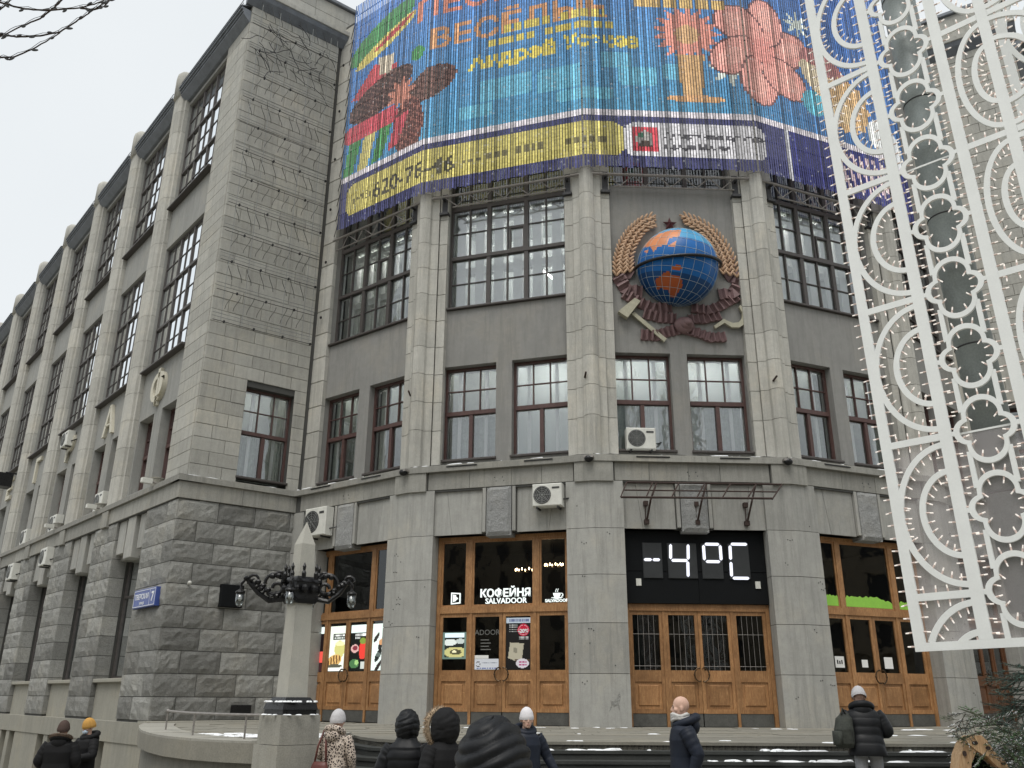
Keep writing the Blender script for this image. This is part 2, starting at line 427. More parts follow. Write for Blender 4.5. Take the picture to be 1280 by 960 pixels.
def rough_block(fr, u0, u1, dback, d1, z0, z1, amp=0.04, seed=0, nu=5, nz=3, ch=0.03):
    """a quarry-faced stone: chamfered edge and an uneven face"""
    mb = MB(); P = fr.P; g = 0.009
    u0 += g; u1 -= g; z0 += g; z1 -= g
    V, F = [], []
    for j in range(nz + 1):
        for i in range(nu + 1):
            a, b = i / nu, j / nz
            u = u0 + (u1 - u0) * a; z = z0 + (z1 - z0) * b
            e = min(a, 1 - a, b, 1 - b)
            rg_ = lambda fu, fz, k_: 1 - 2.2 * abs(noise.noise(Vector((u * fu + seed * 7.1, z * fz + seed, seed * k_))))
            q = .55 * rg_(1.7, 2.6, 3.3) + .45 * rg_(4.6, 6.5, 1.7) + .5 * noise.noise(Vector((u * 9, z * 11, seed))) - .15
            if e == 0:
                d = d1 - ch + 0.010 * q
            else:
                d = d1 + amp * q
                u += 0.02 * noise.noise(Vector((z * 5, u * 5, seed))); z += 0.02 * q
            V.append(P(u, d, z))
    n = nu + 1
    for j in range(nz):
        for i in range(nu): F.append((j * n + i, j * n + i + 1, (j + 1) * n + i + 1, (j + 1) * n + i))
    mb.add(V, F)
    rim = [i for i in range(n)] + [j * n + nu for j in range(1, nz + 1)] + [nz * n + i for i in range(nu - 1, -1, -1)] + [j * n for j in range(nz - 1, 0, -1)]
    b0 = len(mb.v)
    for k in rim:
        x = V[k]; a, b_ = (k % n) / nu, (k // n) / nz
        mb.v.append(P(u0 + (u1 - u0) * a, dback, z0 + (z1 - z0) * b_))
    m_ = len(rim)
    for k in range(m_):
        k2 = (k + 1) % m_; mb.f.append([rim[k], b0 + k, b0 + k2, rim[k2]]); mb.m.append(0); mb.c.append(None)
    return mb

# ------------------------------------------------------------------ windows
def window(fr, u0, u1, z0, z1, d, cols, thin, rows, vsub, parent=None, fm='frame', gm='glass', fw=0.07, mw=0.13, tw=0.11,
           single=True, inner=True, dep=.05, tb2=.045, big=False, lamp=False, vent=False, sill=True, room='room', depth=1.4, curtain=None, name='window'):  # lamp switches on the added, unseen fill tube
    """cols: main columns, thin: panes per column, rows: list of z fractions for heavy transoms, vsub: pane rows per tier"""
    par = parent or B
    W = MB(); d0, d1 = d - dep, d + dep
    W.box(fr, u0, u0 + fw, d0, d1, z0, z1); W.box(fr, u1 - fw, u1, d0, d1, z0, z1)
    W.box(fr, u0 + fw, u1 - fw, d0, d1, z0, z0 + fw); W.box(fr, u0 + fw, u1 - fw, d0, d1, z1 - fw, z1)
    zs = [z0 + fw] + [z0 + (z1 - z0) * f for f in rows] + [z1 - fw]
    cw = (u1 - u0 - 2 * fw) / cols; panes = []
    for k in range(1, len(zs) - 1): W.box(fr, u0 + fw, u1 - fw, d0 - 0.01, d1 + 0.035, zs[k] - tw / 2, zs[k] + tw / 2)
    for k in range(len(zs) - 1):
        za = zs[k] + (tw / 2 if k else 0); zb = zs[k + 1] - (tw / 2 if k < len(zs) - 2 else 0)
        nc = cols[k] if isinstance(cols, list) else cols
        for c in range(nc):
            ca = u0 + fw + cw * c; cb = ca + cw
            if c: W.box(fr, ca - mw / 2, ca + mw / 2, d0 + 0.005, d1 + 0.015, za, zb); ca += mw / 2
            if c < nc - 1: cb -= mw / 2
            th = thin[k] if isinstance(thin, list) else thin
            vs = vsub[k] if isinstance(vsub, list) else vsub
            tb = tb2 if th <= 2 else 0.03
            pw = (cb - ca) / th; ph = (zb - za) / vs
            for q in range(1, th): W.box(fr, ca + pw * q - tb / 2, ca + pw * q + tb / 2, d0 + 0.3 * dep, d1 - .1 * dep, za, zb)
            for r_ in range(1, vs):
                for q in range(th): W.box(fr, ca + pw * q + (tb / 2 if q else 0), ca + pw * (q + 1) - (tb / 2 if q < th - 1 else 0), d0 + 0.5 * dep, d1 - .4 * dep, za + ph * r_ - 0.014, za + ph * r_ + 0.014)
            for q in range(th):
                for r_ in range(vs): panes.append((ca + pw * q, ca + pw * (q + 1), za + ph * r_, za + ph * (r_ + 1)))
    if vent:
        a, b, za, zb = vent
        for (p0, p1, q0, q1) in ((a, b, za, za + .05), (a, b, zb - .05, zb), (a, a + .05, za + .05, zb - .05), (b - .05, b, za + .05, zb - .05)):
            W.box(fr, p0, p1, d0 + .02, d1 + .02, q0, q1)
    w = W.build(name, M[fm], par)
    P = MB()
    for (a, b, za, zb) in panes:
        t = [rnd.uniform(-.003, .003) for _ in range(4)]; dd = d - 0.012
        vs = [fr.P(a, dd + t[0], za), fr.P(b, dd + t[1], za), fr.P(b, dd + t[2], zb), fr.P(a, dd + t[3], zb)]
        if single:
            MB().add(vs, [(0, 1, 2, 3)]).build('pane', M[gm], w, fix=False)
        else: P.add(vs, [(0, 1, 2, 3)])
    if not single: P.build('pane', M[gm], w, kind='stuff', fix=False)
    if sill:
        MB().box(fr, u0 - 0.03, u1 + 0.03, d + dep + .002, d + 0.36, z0 - 0.07, z0 - 0.004, 0, 0.012).build('sill', M['frame'], w)
    if inner:
        I = MB(); e = d - 0.10
        nb = (cols if not isinstance(cols, list) else 2)
        xs = [u0, u1 - 0.09] + ([u0 + .22 * (u1 - u0), u0 + .72 * (u1 - u0)] if lamp and not big else []) + [u0 + (u1 - u0) * k / nb - 0.05 for k in range(1, nb)]
        for x in xs: I.box(fr, x, x + (0.09 if x in (u0, u1 - .09) else 0.1), e - 0.04, e, z0, z1)
        for f in [0.0] + list(rows) + [1.0]:
            z = z0 + (z1 - z0) * f; z = min(max(z, z0 + .05), z1 - .05); I.box(fr, u0 + .001, u1 - .001, e - 0.035, e - .006, z - 0.05, z + 0.05)
        I.build('inner_frame', M['white'], w)
        if big:
            Q = MB(); e2 = d - .42; zr = [z0] + [z0 + (z1 - z0) * f for f in rows] + [z1]; nn = cols * 2 if not isinstance(cols, list) else 6
            for k in range(nn):
                x = u0 + (u1 - u0) * (k + .08) / nn; Q.box(fr, x, x + (u1 - u0) / nn * .46, e2 - .2, e2 - .0015 * k, z0, z1)
            for k in range(1, len(zr)): Q.box(fr, u0, u1, e2 - .22, e2 - .03, zr[k] - .34, zr[k] - .10)
            Q.build('inner_column', M['white'], w)
    if lamp:  # added fill tube, kept out of sight, to brighten the room
        L_ = MB(); zz = z1 - .14 if big else z1 + .42; L_.tube([fr.P(u0 + .3, d - .76, zz), fr.P(u1 - .3, d - .76, zz)], .035, 6); L_.build('room_lamp_or_fill', M['fill_tube'], w)
    # the room behind: back wall, sides, ceiling, floor, open towards the window
    K = MB(); r0 = d - 0.31; r1 = r0 - depth; P_ = fr.P
    a, b, za, zb = u0 - 0.02, u1 + 0.02, z0 - 0.02, z1 + (.6 if lamp and not big else 0.02)
    q = [P_(a, r0, za), P_(b, r0, za), P_(b, r0, zb), P_(a, r0, zb), P_(a, r1, za), P_(b, r1, za), P_(b, r1, zb), P_(a, r1, zb)]
    K.add(q, [(4, 5, 6, 7), (0, 4, 7, 3), (1, 2, 6, 5), (3, 7, 6, 2), (0, 1, 5, 4)])
    if lamp and not big: K.add([P_(a, r0, z1 + .02), P_(b, r0, z1 + .02), P_(b, r0, zb), P_(a, r0, zb)], [(0, 1, 2, 3)])
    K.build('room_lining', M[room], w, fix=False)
    if curtain:
        Cn = MB(); n = 28; e = d - 0.20
        for (a, b, za, zb) in curtain:
            v, f = [], []
            for k in range(n + 1):
                x = a + (b - a) * k / n; y = e - 0.03 + 0.022 * math.sin(k * 1.9) + 0.01 * math.sin(k * 0.7)
                v += [fr.P(x, y, za), fr.P(x, y, zb)]
            for k in range(n): f.append((2 * k, 2 * k + 2, 2 * k + 3, 2 * k + 1))
            Cn.add(v, f)
        Cn.build('curtain', M['curtain'], w, fix=False)
    return w

# ------------------------------------------------------------------ the five faceted bays
U1L = -2.42                               # where the first facet meets the side block
def facet_core(i):
    fr = FAC[i]; h = hw(-0.6); mb = MB(); D0, D1 = -1.0, -0.6
    full = lambda z0, z1, a=-h, b=h: mb.box(fr, a, b, D0, D1, z0, z1)
    lo, hi = 7.4, 26.5
    full(lo, 8.02)
    for (a, b) in ((-h, -1.93), (-0.28, 0.2), (1.86, h)): mb.box(fr, a, b, D0, D1, 8.02, 10.89)
    if i == 3: full(10.89, 16.40)
    else:
        full(10.89, 12.72)
        for (a, b) in ((-h, -1.93), (1.86, h)): mb.box(fr, a, b, D0, D1, 12.72, 16.40)
    for (a, b) in ((-h, -1.93), (1.86, h)): mb.box(fr, a, b, D0, D1, 16.40, 17.86)
    full(17.86, hi)
    mb.build('plaster_wall', M['plaster'], B)
for i in range(1, 6):
    facet_core(i); fr = FAC[i]
    vis = i < 5
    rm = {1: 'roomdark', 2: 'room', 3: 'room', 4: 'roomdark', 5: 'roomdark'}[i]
    for k, (a, b) in enumerate(((-1.93, -0.28), (0.2, 1.86))):
        cur = None
        if i == 3: cur = [(a + .1, b - .1, 8.1, 9.5)]
        elif i == 1: cur = [(a + .08, a + .5, 8.1, 10.8), (b - .4, b - .08, 8.1, 10.8)]
        elif i == 4: cur = [(a + .08, a + .42, 8.1, 9.6), (b - .4, b - .08, 8.1, 10.8)]
        elif k == 0: cur = [(a + .1, b - .1, 8.1, 9.4)]
        window(fr, a, b, 8.03, 10.88, -0.87, 1, [1, 3], [0.505], [1, 2], fm='redframe', gm='glass_b' if i in (2, 3) else 'glass',
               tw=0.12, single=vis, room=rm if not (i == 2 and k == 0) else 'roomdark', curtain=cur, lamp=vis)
        # the centre post of the lower casements
        MB().box(fr, (a + b) / 2 - .055, (a + b) / 2 + .055, -.915, -.80, 8.10, 9.40).build('casement_post', M['redframe'], B)
    if i != 3:
        zz = 12.81
        vent = (0.02, 0.52, 14.66, 15.46)
        window(fr, -1.93, 1.85, 12.80, 16.40, -0.86, 3, 2, [0.5], 2, gm='glass_b' if i in (2,) else 'glass', single=vis, vent=vent, room=rm, depth=2.2, big=i in (1, 2, 4), lamp=vis)
    window(fr, -1.93, 1.85, 16.40, 17.84, -0.86, 3, 2, [], 1, gm='glass', single=False, sill=False, inner=False, room='roomdark')
# a fluorescent tube burning in the room of the second bay
MB().tube([FAC[2].P(0.75, -1.7, 14.35), FAC[2].P(0.95, -2.6, 14.42)], 0.035, 6).build('room_lamp_or_fill', M['tube'], B)

# piers between the bays: each course one moulded centre stone and two flank stones
COURSE = 0.87; ZP = 8.0
def pier_profile(i, gap=0.0):
    """plan outline of the moulded centre of the pier between facet i and i+1"""
    L, Rr = FAC[i], FAC[i + 1]; pts = []
    half = [(2.16, -0.60), (2.16, -0.36), (2.30, -0.33), (2.37, -0.30), (2.40, -0.20), (2.50, -0.115), (2.56, -0.085), (2.595, -0.10)]
    half = [(u, d - gap) for u, d in half]
    for u, d in half: pts.append(L.P(u, d, 0)[:2])
    for u, d in half[::-1]: pts.append(Rr.P(-u, d, 0)[:2])
    return pts
for i in range(1, 5):
    poly = pier_profile(i); core = pier_profile(i, 0.035)
    cm = MB(); cm.prism(core, ZL - 0.2, 26.4)
    cm.box(FAC[i], 1.90, 2.157, -0.62, -0.455, ZL - .2, 26.4); cm.box(FAC[i + 1], -2.157, -1.90, -0.62, -0.455, ZL - .2, 26.4)
    cm.build('pier_core', M['mortar'], B)
    for k in range(11):
        z0 = ZP + (COURSE * k if k else -0.25); z1 = ZP + COURSE * (k + 1); g = 0.007
        MB().prism(poly, z0 + g, z1 - g).build('pier_stone', M['lime'], B)
        for fr, a, b in ((FAC[i], 1.885, 2.15), (FAC[i + 1], -2.15, -1.885)):
            MB().box(fr, a, b, -0.60, -0.42, z0 + g, z1 - g, 0, 0.006).build('pier_stone', M['lime'], B)
    mb = MB(); zt = ZP + COURSE * 11
    mb.prism(poly, zt + .007, 26.4)
    mb.build('pier_shaft', M['lime'], B)
# half piers in the two inner corners
for fi, s in ((1, -1), (5, 1)):
    fr = FAC[fi]
    MB().box(fr, min(s * 1.92, s * 2.6), max(s * 1.92, s * 2.6), -0.62, -0.475, ZL - .2, 26.4).build('pier_core', M['mortar'], B)
    for k in range(21 if fi == 1 else 1):
        z0 = ZP + (COURSE * k if k else -0.25); z1 = ZP + COURSE * (k + 1) if fi == 1 else 26.4
        MB().box(fr, min(s * 1.90, s * 2.56), max(s * 1.90, s * 2.56), -0.60, -0.44, z0 + .007, z1 - .007, 0, 0.02).build('pier_stone', M['lime'], B)

# ------------------------------------------------------------------ ledge, frieze and ground storey of the facets
def mitre(i, d, side):
    """plan point on facet i at depth d on its left/right mitre line"""
    return FAC[i].P(side * hw(d), d, 0)[:2]
for i in range(1, 6):
    fr = FAC[i]
    for name, d0, d1, z0, z1, mt in (('ledge', -0.75, 0.0, 7.55, 7.70, 'band'), ('ledge_top', -0.75, -0.03, 7.703, 7.735, 'snow' if False else 'band'), ('frieze_core', -0.75, -0.14, 7.0, 7.55, 'mortar')):
        poly = [mitre(i, d0, -1), mitre(i, d1, -1), mitre(i, d1, 1), mitre(i, d0, 1)]
        MB().prism(poly, z0, z1).build(name, M[mt], B)
    # frieze stones
    us = [-2.08, -1.15, -0.1, 0.75, 2.08] if i % 2 else [-2.08, -0.85, 0.35, 1.2, 2.08]
    for a, b in zip(us[:-1], us[1:]):
        MB().box(fr, a + .004, b - .004, -0.5, -0.115 - rnd.uniform(0, .006), 7.055, 7.547, 0, 0.006).build('frieze_stone', M['band'], B)
    # thin patches of snow lying on the ledge
    sn = MB()
    for _ in range(26):
        u = rnd.uniform(-2.45, 2.4); w = rnd.uniform(.06, .55); dd = rnd.uniform(-.33, -.1)
        pts = [(u + w * rnd.uniform(.0, .2), dd - .1), (u + w * .6, dd - rnd.uniform(.03, .1)), (u + w, dd), (u + w * .9, dd + rnd.uniform(.02, .1)), (u + w * .3, dd + rnd.uniform(.02, .09)), (u, dd)]
        v = [fr.P(x, min(y, -.02), 7.737) for x, y in pts] + [fr.P(x, min(y, -.02) - .012, 7.755 + rnd.uniform(0, .015)) for x, y in pts]
        n = 6; sn.add(v, [tuple(range(n, 2 * n))] + [(q, (q + 1) % n, n + (q + 1) % n, n + q) for q in range(n)])
    sn.build('snow_patch', M['snow'], B, kind='stuff')
    # ground storey: lintel panels, keystone, side strips
    lint = MB()
    lint.box(fr, -1.90, 1.90, -0.9, -0.26, 5.80, 7.05)
    lint.build('lintel_core', M['mortar'], B)
    for a, b, sl in ((-1.885, -0.50, 1), (0.50, 1.885, -1)):
        # splayed joint: two stones
        k_ = (a + .40) if sl > 0 else (b - .40); e = 0.12 * sl
        p1 = [(a, 5.80), (k_ + e, 5.80), (k_ - e * .4, 7.04), (a, 7.04)] if sl > 0 else [(a, 5.80), (k_ + e, 5.80), (k_ - e * .4, 7.04), (a, 7.04)]
        p2 = [(k_ + e + .008, 5.80), (b, 5.80), (b, 7.04), (k_ - e * .4 + .008, 7.04)]
        MB().extr(fr, p1, -0.5, -0.205).build('lintel_stone', M['granite'], B)
        MB().extr(fr, p2, -0.5, -0.20).build('lintel_stone', M['granite'], B)
    for a, b in ((-0.47, -0.375), (0.375, 0.47)): MB().box(fr, a, b, -0.5, -0.13, 5.83, 7.04, 0, .006).build('keystone_strip', M['granite'], B)
    rough_block(fr, -0.36, 0.36, -0.6, -0.09, 5.70, 7.045, 0.02, i * 3 + 1, 8, 14, 0.05).build('keystone', M['keyst'], B)
# big square piers standing on the terrace
def gpier_poly(i, d, w0=1.872):
    L, Rr = FAC[i], FAC[i + 1]
    return [L.P(w0, -1.05, 0)[:2], L.P(w0, d, 0)[:2], L.P(hw(d), d, 0)[:2], Rr.P(-w0, d, 0)[:2], Rr.P(-w0, -1.05, 0)[:2]]
for i in range(1, 5):
    MB().prism(gpier_poly(i, -0.135, 1.885), ZT - .3, 7.05).build('pier_core', M['mortar'], B)
    for z0, z1 in ((ZT - .2, 2.22), (2.22, 3.42), (3.42, 4.61), (4.61, 5.79), (5.79, 7.042)):
        MB().prism(gpier_poly(i, -0.10 - rnd.uniform(0, .006)), z0 + .006, z1 - .006).build('pier_block', M['granite'], B)
    # the frieze bracket and its flood lamp over the pier
    L, Rr = FAC[i], FAC[i + 1]; w = 2.12
    pl = [L.P(w, -.4, 0)[:2], L.P(w, -.035, 0)[:2], L.P(hw(-.035), -.035, 0)[:2], Rr.P(-w, -.035, 0)[:2], Rr.P(-w, -.4, 0)[:2]]
    MB().prism(pl, 7.02, 7.545).build('frieze_bracket', M['band'], B)
for fi, s in ((1, -1), (5, 1)):
    fr = FAC[fi]; a, b = (-2.62, -1.16) if s < 0 else (1.872, 2.6)
    for z0, z1 in ((ZT - .2, 2.22), (2.22, 3.42), (3.42, 4.61), (4.61, 5.79), (5.79, 7.042)):
        MB().box(fr, a, b if z1 < 6 else (-1.9 if s < 0 else b), -1.05, -0.13, z0 + .006, z1 - .006, 0, .01).build('pier_block', M['granite'], B)

# old bolt holes and rusty anchor pins in the piers, a cable lying along the ledge
hl = MB()
for i in range(1, 5):
    for _ in range(9):
        u, z = rnd.uniform(2.0, 2.55), rnd.uniform(1.6, 6.6); s_ = rnd.choice([-1, 1]); fr = FAC[i] if s_ > 0 else FAC[i + 1]
        for q in range(rnd.choice([1, 2, 3])): hl.lathe(fr.P(s_ * (u - .06 * q), -.101, z + rnd.uniform(-.05, .05)), [(.014, 0), (.014, .006)], 6, axis=Vector((*fr.n, 0)).to_track_quat('Z', 'Y').to_matrix())
for i in (1, 2, 3, 4):
    fr = FAC[i]
    for u in (-.12, .1): hl.lathe(fr.P(u, -.118, 7.3), [(.016, 0), (.016, .006)], 6, axis=Vector((*fr.n, 0)).to_track_quat('Z', 'Y').to_matrix()); hl.lathe(fr.P(u + .04, -.118, 7.2), [(.014, 0), (.014, .006)], 6, axis=Vector((*fr.n, 0)).to_track_quat('Z', 'Y').to_matrix())
st_ = [(-2.42, 1.36), (-2.36, 1.5), (-2.37, 1.62), (-2.30, 1.58), (-2.22, 1.66), (-2.14, 1.80), (-2.12, 1.70), (-2.17, 1.55), (-2.16, 1.38), (-2.22, 1.5), (-2.29, 1.46), (-2.34, 1.52), (-2.37, 1.40)]
MB().extr(FAC[3], st_, -.12, -.0985).build('dark_stain', M['rustic'], B)
hl.build('bolt_hole', M['iron'], B, kind='stuff')
for i in range(1, 5): MB().tube([FAC[i].P(2.45, -.14, 9.95), FAC[i].P(2.52, .02, 10.05)], .028, 6).build('anchor_pin', M['rust'], B)
for i in range(1, 6):
    pts = []
    for k in range(25):
        u = -hw(-.1) + 2 * hw(-.1) * k / 24; pts.append(FAC[i].P(u, -.10 + .02 * math.sin(k * 1.7 + i), 7.75 + .012 * math.sin(k * 2.3 + i * 3)))
    MB().tube(pts, .011, 5).build('cable', M['blackgloss'], B)
# ------------------------------------------------------------------ doors
def leaf(par, fr, a, b, d, z0, z1, wood, gm, grille=False, panel=True):
    """one glazed door leaf: stiles, rails, moulded panel, kick plate, glass"""
    mb = MB(); s = 0.085; zg = z0 + 1.32; zk = z0 + 0.31
    mb.box(fr, a, a + s, d - .03, d + .03, zk, z1, 0, .004); mb.box(fr, b - s, b, d - .03, d + .03, zk, z1, 0, .004)
    mb.box(fr, a + s, b - s, d - .03, d + .028, z1 - .10, z1); mb.box(fr, a + s, b - s, d - .03, d + .028, zg - .27, zg); mb.box(fr, a + s, b - s, d - .03, d + .028, zk, zk + .10)
    o = mb.build('door_leaf', M[wood], par)
    p = MB(); w = b - a - 2 * s; pz0, pz1 = zk + .10, zg - .27
    p.box(fr, a + s, b - s, d - .02, d - .005, pz0, pz1)
    i_ = 0.075; p.box(fr, a + s + i_, b - s - i_, d - .005, d + .022, pz0 + i_, pz1 - i_, 0, .02)
    p.build('door_panel', M[wood], o)
    MB().box(fr, a + .01, b - .01, d - .025, d + .02, z0 + .012, zk - .004).build('kick_plate', M['kick'], o)
    MB().add([fr.P(a + s, d - .01, zg), fr.P(b - s, d - .01, zg), fr.P(b - s, d - .01, z1 - .10), fr.P(a + s, d - .01, z1 - .10)], [(0, 1, 2, 3)]).build('pane', M[gm], o, fix=False)
    if grille:
        g = MB(); n = 4
        for k in range(1, n + 1):
            x = a + s + (b - a - 2 * s) * k / (n + 1); g.tube([fr.P(x, d + .012, zg), fr.P(x, d + .012, z1 - .1)], .006, 5)
        for z in (zg + .10, (zg + z1) / 2 + .15): g.tube([fr.P(a + s, d + .018, z), fr.P(b - s, d + .018, z)], .005, 5)
        g.build('grille', M['steel'], o)
    return o
def door(i, wood='wood', transom=True, grille=False, dk=False):
    fr = FAC[i]; d = -0.58; a, b, z0, zm, z1 = -1.86, 1.86, ZT, 3.76, 5.79
    F = MB(); fw = 0.10
    top = z1 if transom else 3.93
    F.box(fr, a, a + fw, d - .07, d + .06, z0, top); F.box(fr, b - fw, b, d - .07, d + .06, z0, top)
    F.box(fr, a + fw, b - fw, d - .07, d + .065, zm, zm + .17)
    us = [a + fw + (b - a - 2 * fw) * k / 4 for k in range(5)]
    for k in (1, 3): F.box(fr, us[k] - .035, us[k] + .035, d - .06, d + .05, z0, zm)
    if transom:
        F.box(fr, a + fw, b - fw, d - .07, d + .06, z1 - .11, z1)
        for x in (-.94, .94): F.box(fr, x - .075, x + .075, d - .065, d + .05, zm + .17, z1 - .11)
        for x0, x1 in ((a + fw, -1.015), (-.865, .865), (1.015, b - fw)):
            for (p, q, r_, t_) in ((x0, x0 + .05, zm + .17, z1 - .11), (x1 - .05, x1, zm + .17, z1 - .11), (x0 + .05, x1 - .05, zm + .17, zm + .22), (x0 + .05, x1 - .05, z1 - .16, z1 - .11)):
                F.box(fr, p, q, d - .04, d + .025, r_, t_)
    o = F.build('door', M[wood], B)
    if transom:
        for x0, x1 in ((a + fw + .05, -1.065), (-.815, .815), (1.065, b - fw - .05)):
            MB().add([fr.P(x0, d, zm + .22), fr.P(x1, d, zm + .22), fr.P(x1, d, z1 - .16), fr.P(x0, d, z1 - .16)], [(0, 1, 2, 3)]).build('transom_pane', M['glass_d'], o, fix=False)
    for k in range(4):
        x0 = us[k] + (.035 if k in (1, 3) else .004 if k == 2 else 0); x1 = us[k + 1] - (.035 if k in (0, 2) else .004 if k == 1 else 0)
        leaf(B, fr, x0, x1, d, z0, zm, wood, 'glass_d', grille)
    # two half rings that meet as one round handle
    for s in (-1, 1):
        h = MB(); pts = [fr.P(s * (.035 + .15 * math.sin(w)), d + .10, 2.22 + .17 * math.cos(w)) for w in np.linspace(0.05, math.pi - .05, 9)]
        h.tube(pts, .017, 6)
        for z in (2.37, 2.07): h.tube([fr.P(s * .045, d + .03, z), fr.P(s * .045, d + .10, z)], .014, 5)
        h.ell(fr.P(s * .185, d + .10, 2.22), (.028, .028, .028), 0, 6, 4)
        h.build('door_handle', M['brass'], o)
    # dark entrance hall behind
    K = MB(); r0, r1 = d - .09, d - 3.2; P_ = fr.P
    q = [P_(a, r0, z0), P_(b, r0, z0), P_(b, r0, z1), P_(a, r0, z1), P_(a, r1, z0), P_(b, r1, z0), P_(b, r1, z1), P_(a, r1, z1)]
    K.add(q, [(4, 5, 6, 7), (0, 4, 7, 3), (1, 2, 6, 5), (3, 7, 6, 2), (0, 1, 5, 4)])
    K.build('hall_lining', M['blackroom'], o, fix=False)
    return o
DOOR = {}
for i in range(1, 6): DOOR[i] = door(i, 'wood' if i < 5 else 'wood_dk', i != 3, i == 3)
# ------------------------------------------------------------------ side block: end wall (frames FB, FB2) and long street front (FA)
def runs(a, b, w, off):
    """cut a course into stones about w long"""
    xs = [a]; x = a + w * off
    while x < b - w * 0.35:
        if x > a + w * 0.2: xs.append(x)
        x += w * rnd.uniform(0.9, 1.12)
    xs.append(b); return xs
WINB = (1.80, 3.42, 8.0, 10.92)
def end_wall(fr, main):
    core = MB()
    ze = 25.6
    a, b, z0, z1 = WINB
    core.box(fr, .37, a, -1.0, -.34, 7.5, ze); core.box(fr, b, 4.4, -1.0, -.34, 7.5, ze)
    core.box(fr, a, b, -1.0, -.34, z1, ze)
    core.box(fr, .15, 4.2, -1.2, -.17, -1.0, 7.1)
    core.build('wall_core', M['mortar'], B)
    # smooth courses above the ledge
    C = 0.422; k = 0; z = 7.74; big = MB()
    while z < ze - .05:
        zt = min(z + C, ze); off = 0.55 if k % 2 else 1.0
        for (p, q) in (((.352, a), (b, 3.84)) if (z1 > z + .1) else ((.352, 3.84),)):
            xs = runs(p, q, 0.98, off) if q - p > .7 else [p, q]
            for x0, x1 in zip(xs[:-1], xs[1:]):
                t = MB().box(fr, x0 + .005, x1 - .005, -.6, -.30 + rnd.uniform(-.006, .006), z + .005, zt - .005, 0, .010)
                if main: t.build('ashlar_block', M['ashlar'], B)
                else: big.add(t.v, t.f)
        z = zt; k += 1
    if not main: big.build('ashlar_wall', M['ashlar'], B, kind='stuff')
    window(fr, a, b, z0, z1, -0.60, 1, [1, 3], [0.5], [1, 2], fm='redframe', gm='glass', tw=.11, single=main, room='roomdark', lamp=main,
           curtain=[(a + .1, a + .75, z0 + .05, 9.4), (a + .85, b - .1, z0 + .05, 9.4)], sill=True)
    if main: MB().box(fr, (a + b) / 2 - .06, (a + b) / 2 + .06, -.65, -.54, z0 + .07, 9.40).build('casement_post', M['redframe'], B)
    # ledge and plain frieze
    MB().box(fr, -.0, 4.0, -.75, 0.0, 7.55, 7.70).build('ledge', M['band'], B)
    MB().box(fr, -.0, 4.0, -.75, -.03, 7.703, 7.735).build('ledge_top', M['band'], B)
    for x0, x1 in ((.085, 2.0), (2.0, 3.95)):
        MB().box(fr, x0 + (.004 if x0 > 1 else 0), x1 - .004, -.6, -.085, 7.055, 7.547, 0, .006).build('frieze_stone', M['band'], B)
    # cornice and parapet
    MB().extr(Fr(fr.o + fr.t * .12, fr.n, fr.t), [(-.4, 25.35), (-.28, 25.35), (-.05, 25.62), (.02, 25.78), (-.4, 25.78)], 0, 4.28).build('cornice', M['roofmetal'], B)
    MB().box(fr, .1, 4.4, -.6, .06, 25.785, 25.99, 0, .02).build('cornice_edge', M['ashlar'], B)
    for k, (x0, x1) in enumerate(((.36, 1.5), (1.5, 2.7), (2.7, 4.4))):
        for z0_, z1_ in ((26.0, 26.6), (26.6, 27.2)):
            MB().box(fr, x0 + .004, x1 - .004, -.7, -.22, z0_ + .004, z1_ - .004, 0, .008).build('parapet_stone', M['ashlar'], B)
    MB().box(fr, .2, 4.4, -.8, -.1, 27.2, 27.36, 0, .02).build('parapet_cap', M['roofmetal'], B)
end_wall(FB, True); end_wall(FB2, False)
# snow blown against the ledge of the end wall
sn = MB()
for _ in range(22):
    u = rnd.uniform(.1, 3.2); w = rnd.uniform(.1, .7); dd = rnd.uniform(-.24, -.1)
    pts = [(u, dd), (u + w * .5, dd - .05), (u + w, dd), (u + w * .5, dd + .05)]
    sn.add([FB.P(x, y, 7.737) for x, y in pts] + [FB.P(x, y - .01, 7.758) for x, y in pts], [(4, 5, 6, 7), (0, 1, 5, 4), (1, 2, 6, 5), (2, 3, 7, 6), (3, 0, 4, 7)])
sn.build('snow_patch', M['snow'], B, kind='stuff')

# quarry-faced base of the end wall
CB = 0.6025; sd = 1
for k in range(10):
    z0 = 1.02 + CB * k; z1 = z0 + CB
    xs = [.125] + [x for x in (np.arange(.125 + (1.15 if k % 2 else .62), 4.0, 1.13) + rnd.uniform(-.06, .06)) if x < 3.6] + [4.05]
    for x0, x1 in zip(xs[:-1], xs[1:]):
        sd += 1; rough_block(FB, x0, x1, -.6, -.125, z0, z1, .042, sd, 9, 5, .022).build('rustic_block', M['rustic'], B)
MB().box(FB, .10, 4.1, -.9, -.10, -1.0, 1.015, 0, .02).build('plinth', M['plinth'], B)
for k in range(10):   # right block: one joined base, far off behind the lights
    pass
rb = MB()
for k in range(10):
    z0 = 1.02 + CB * k
    for x0, x1 in ((.125, 1.3), (1.3, 2.6), (2.6, 4.0)):
        t = rough_block(FB2, x0, x1, -.6, -.125, z0, z0 + CB, .045, sd + k, 4, 3, .035); b0 = len(rb.v); rb.add(t.v, t.f)
rb.build('rustic_wall', M['rustic'], B, kind='stuff')

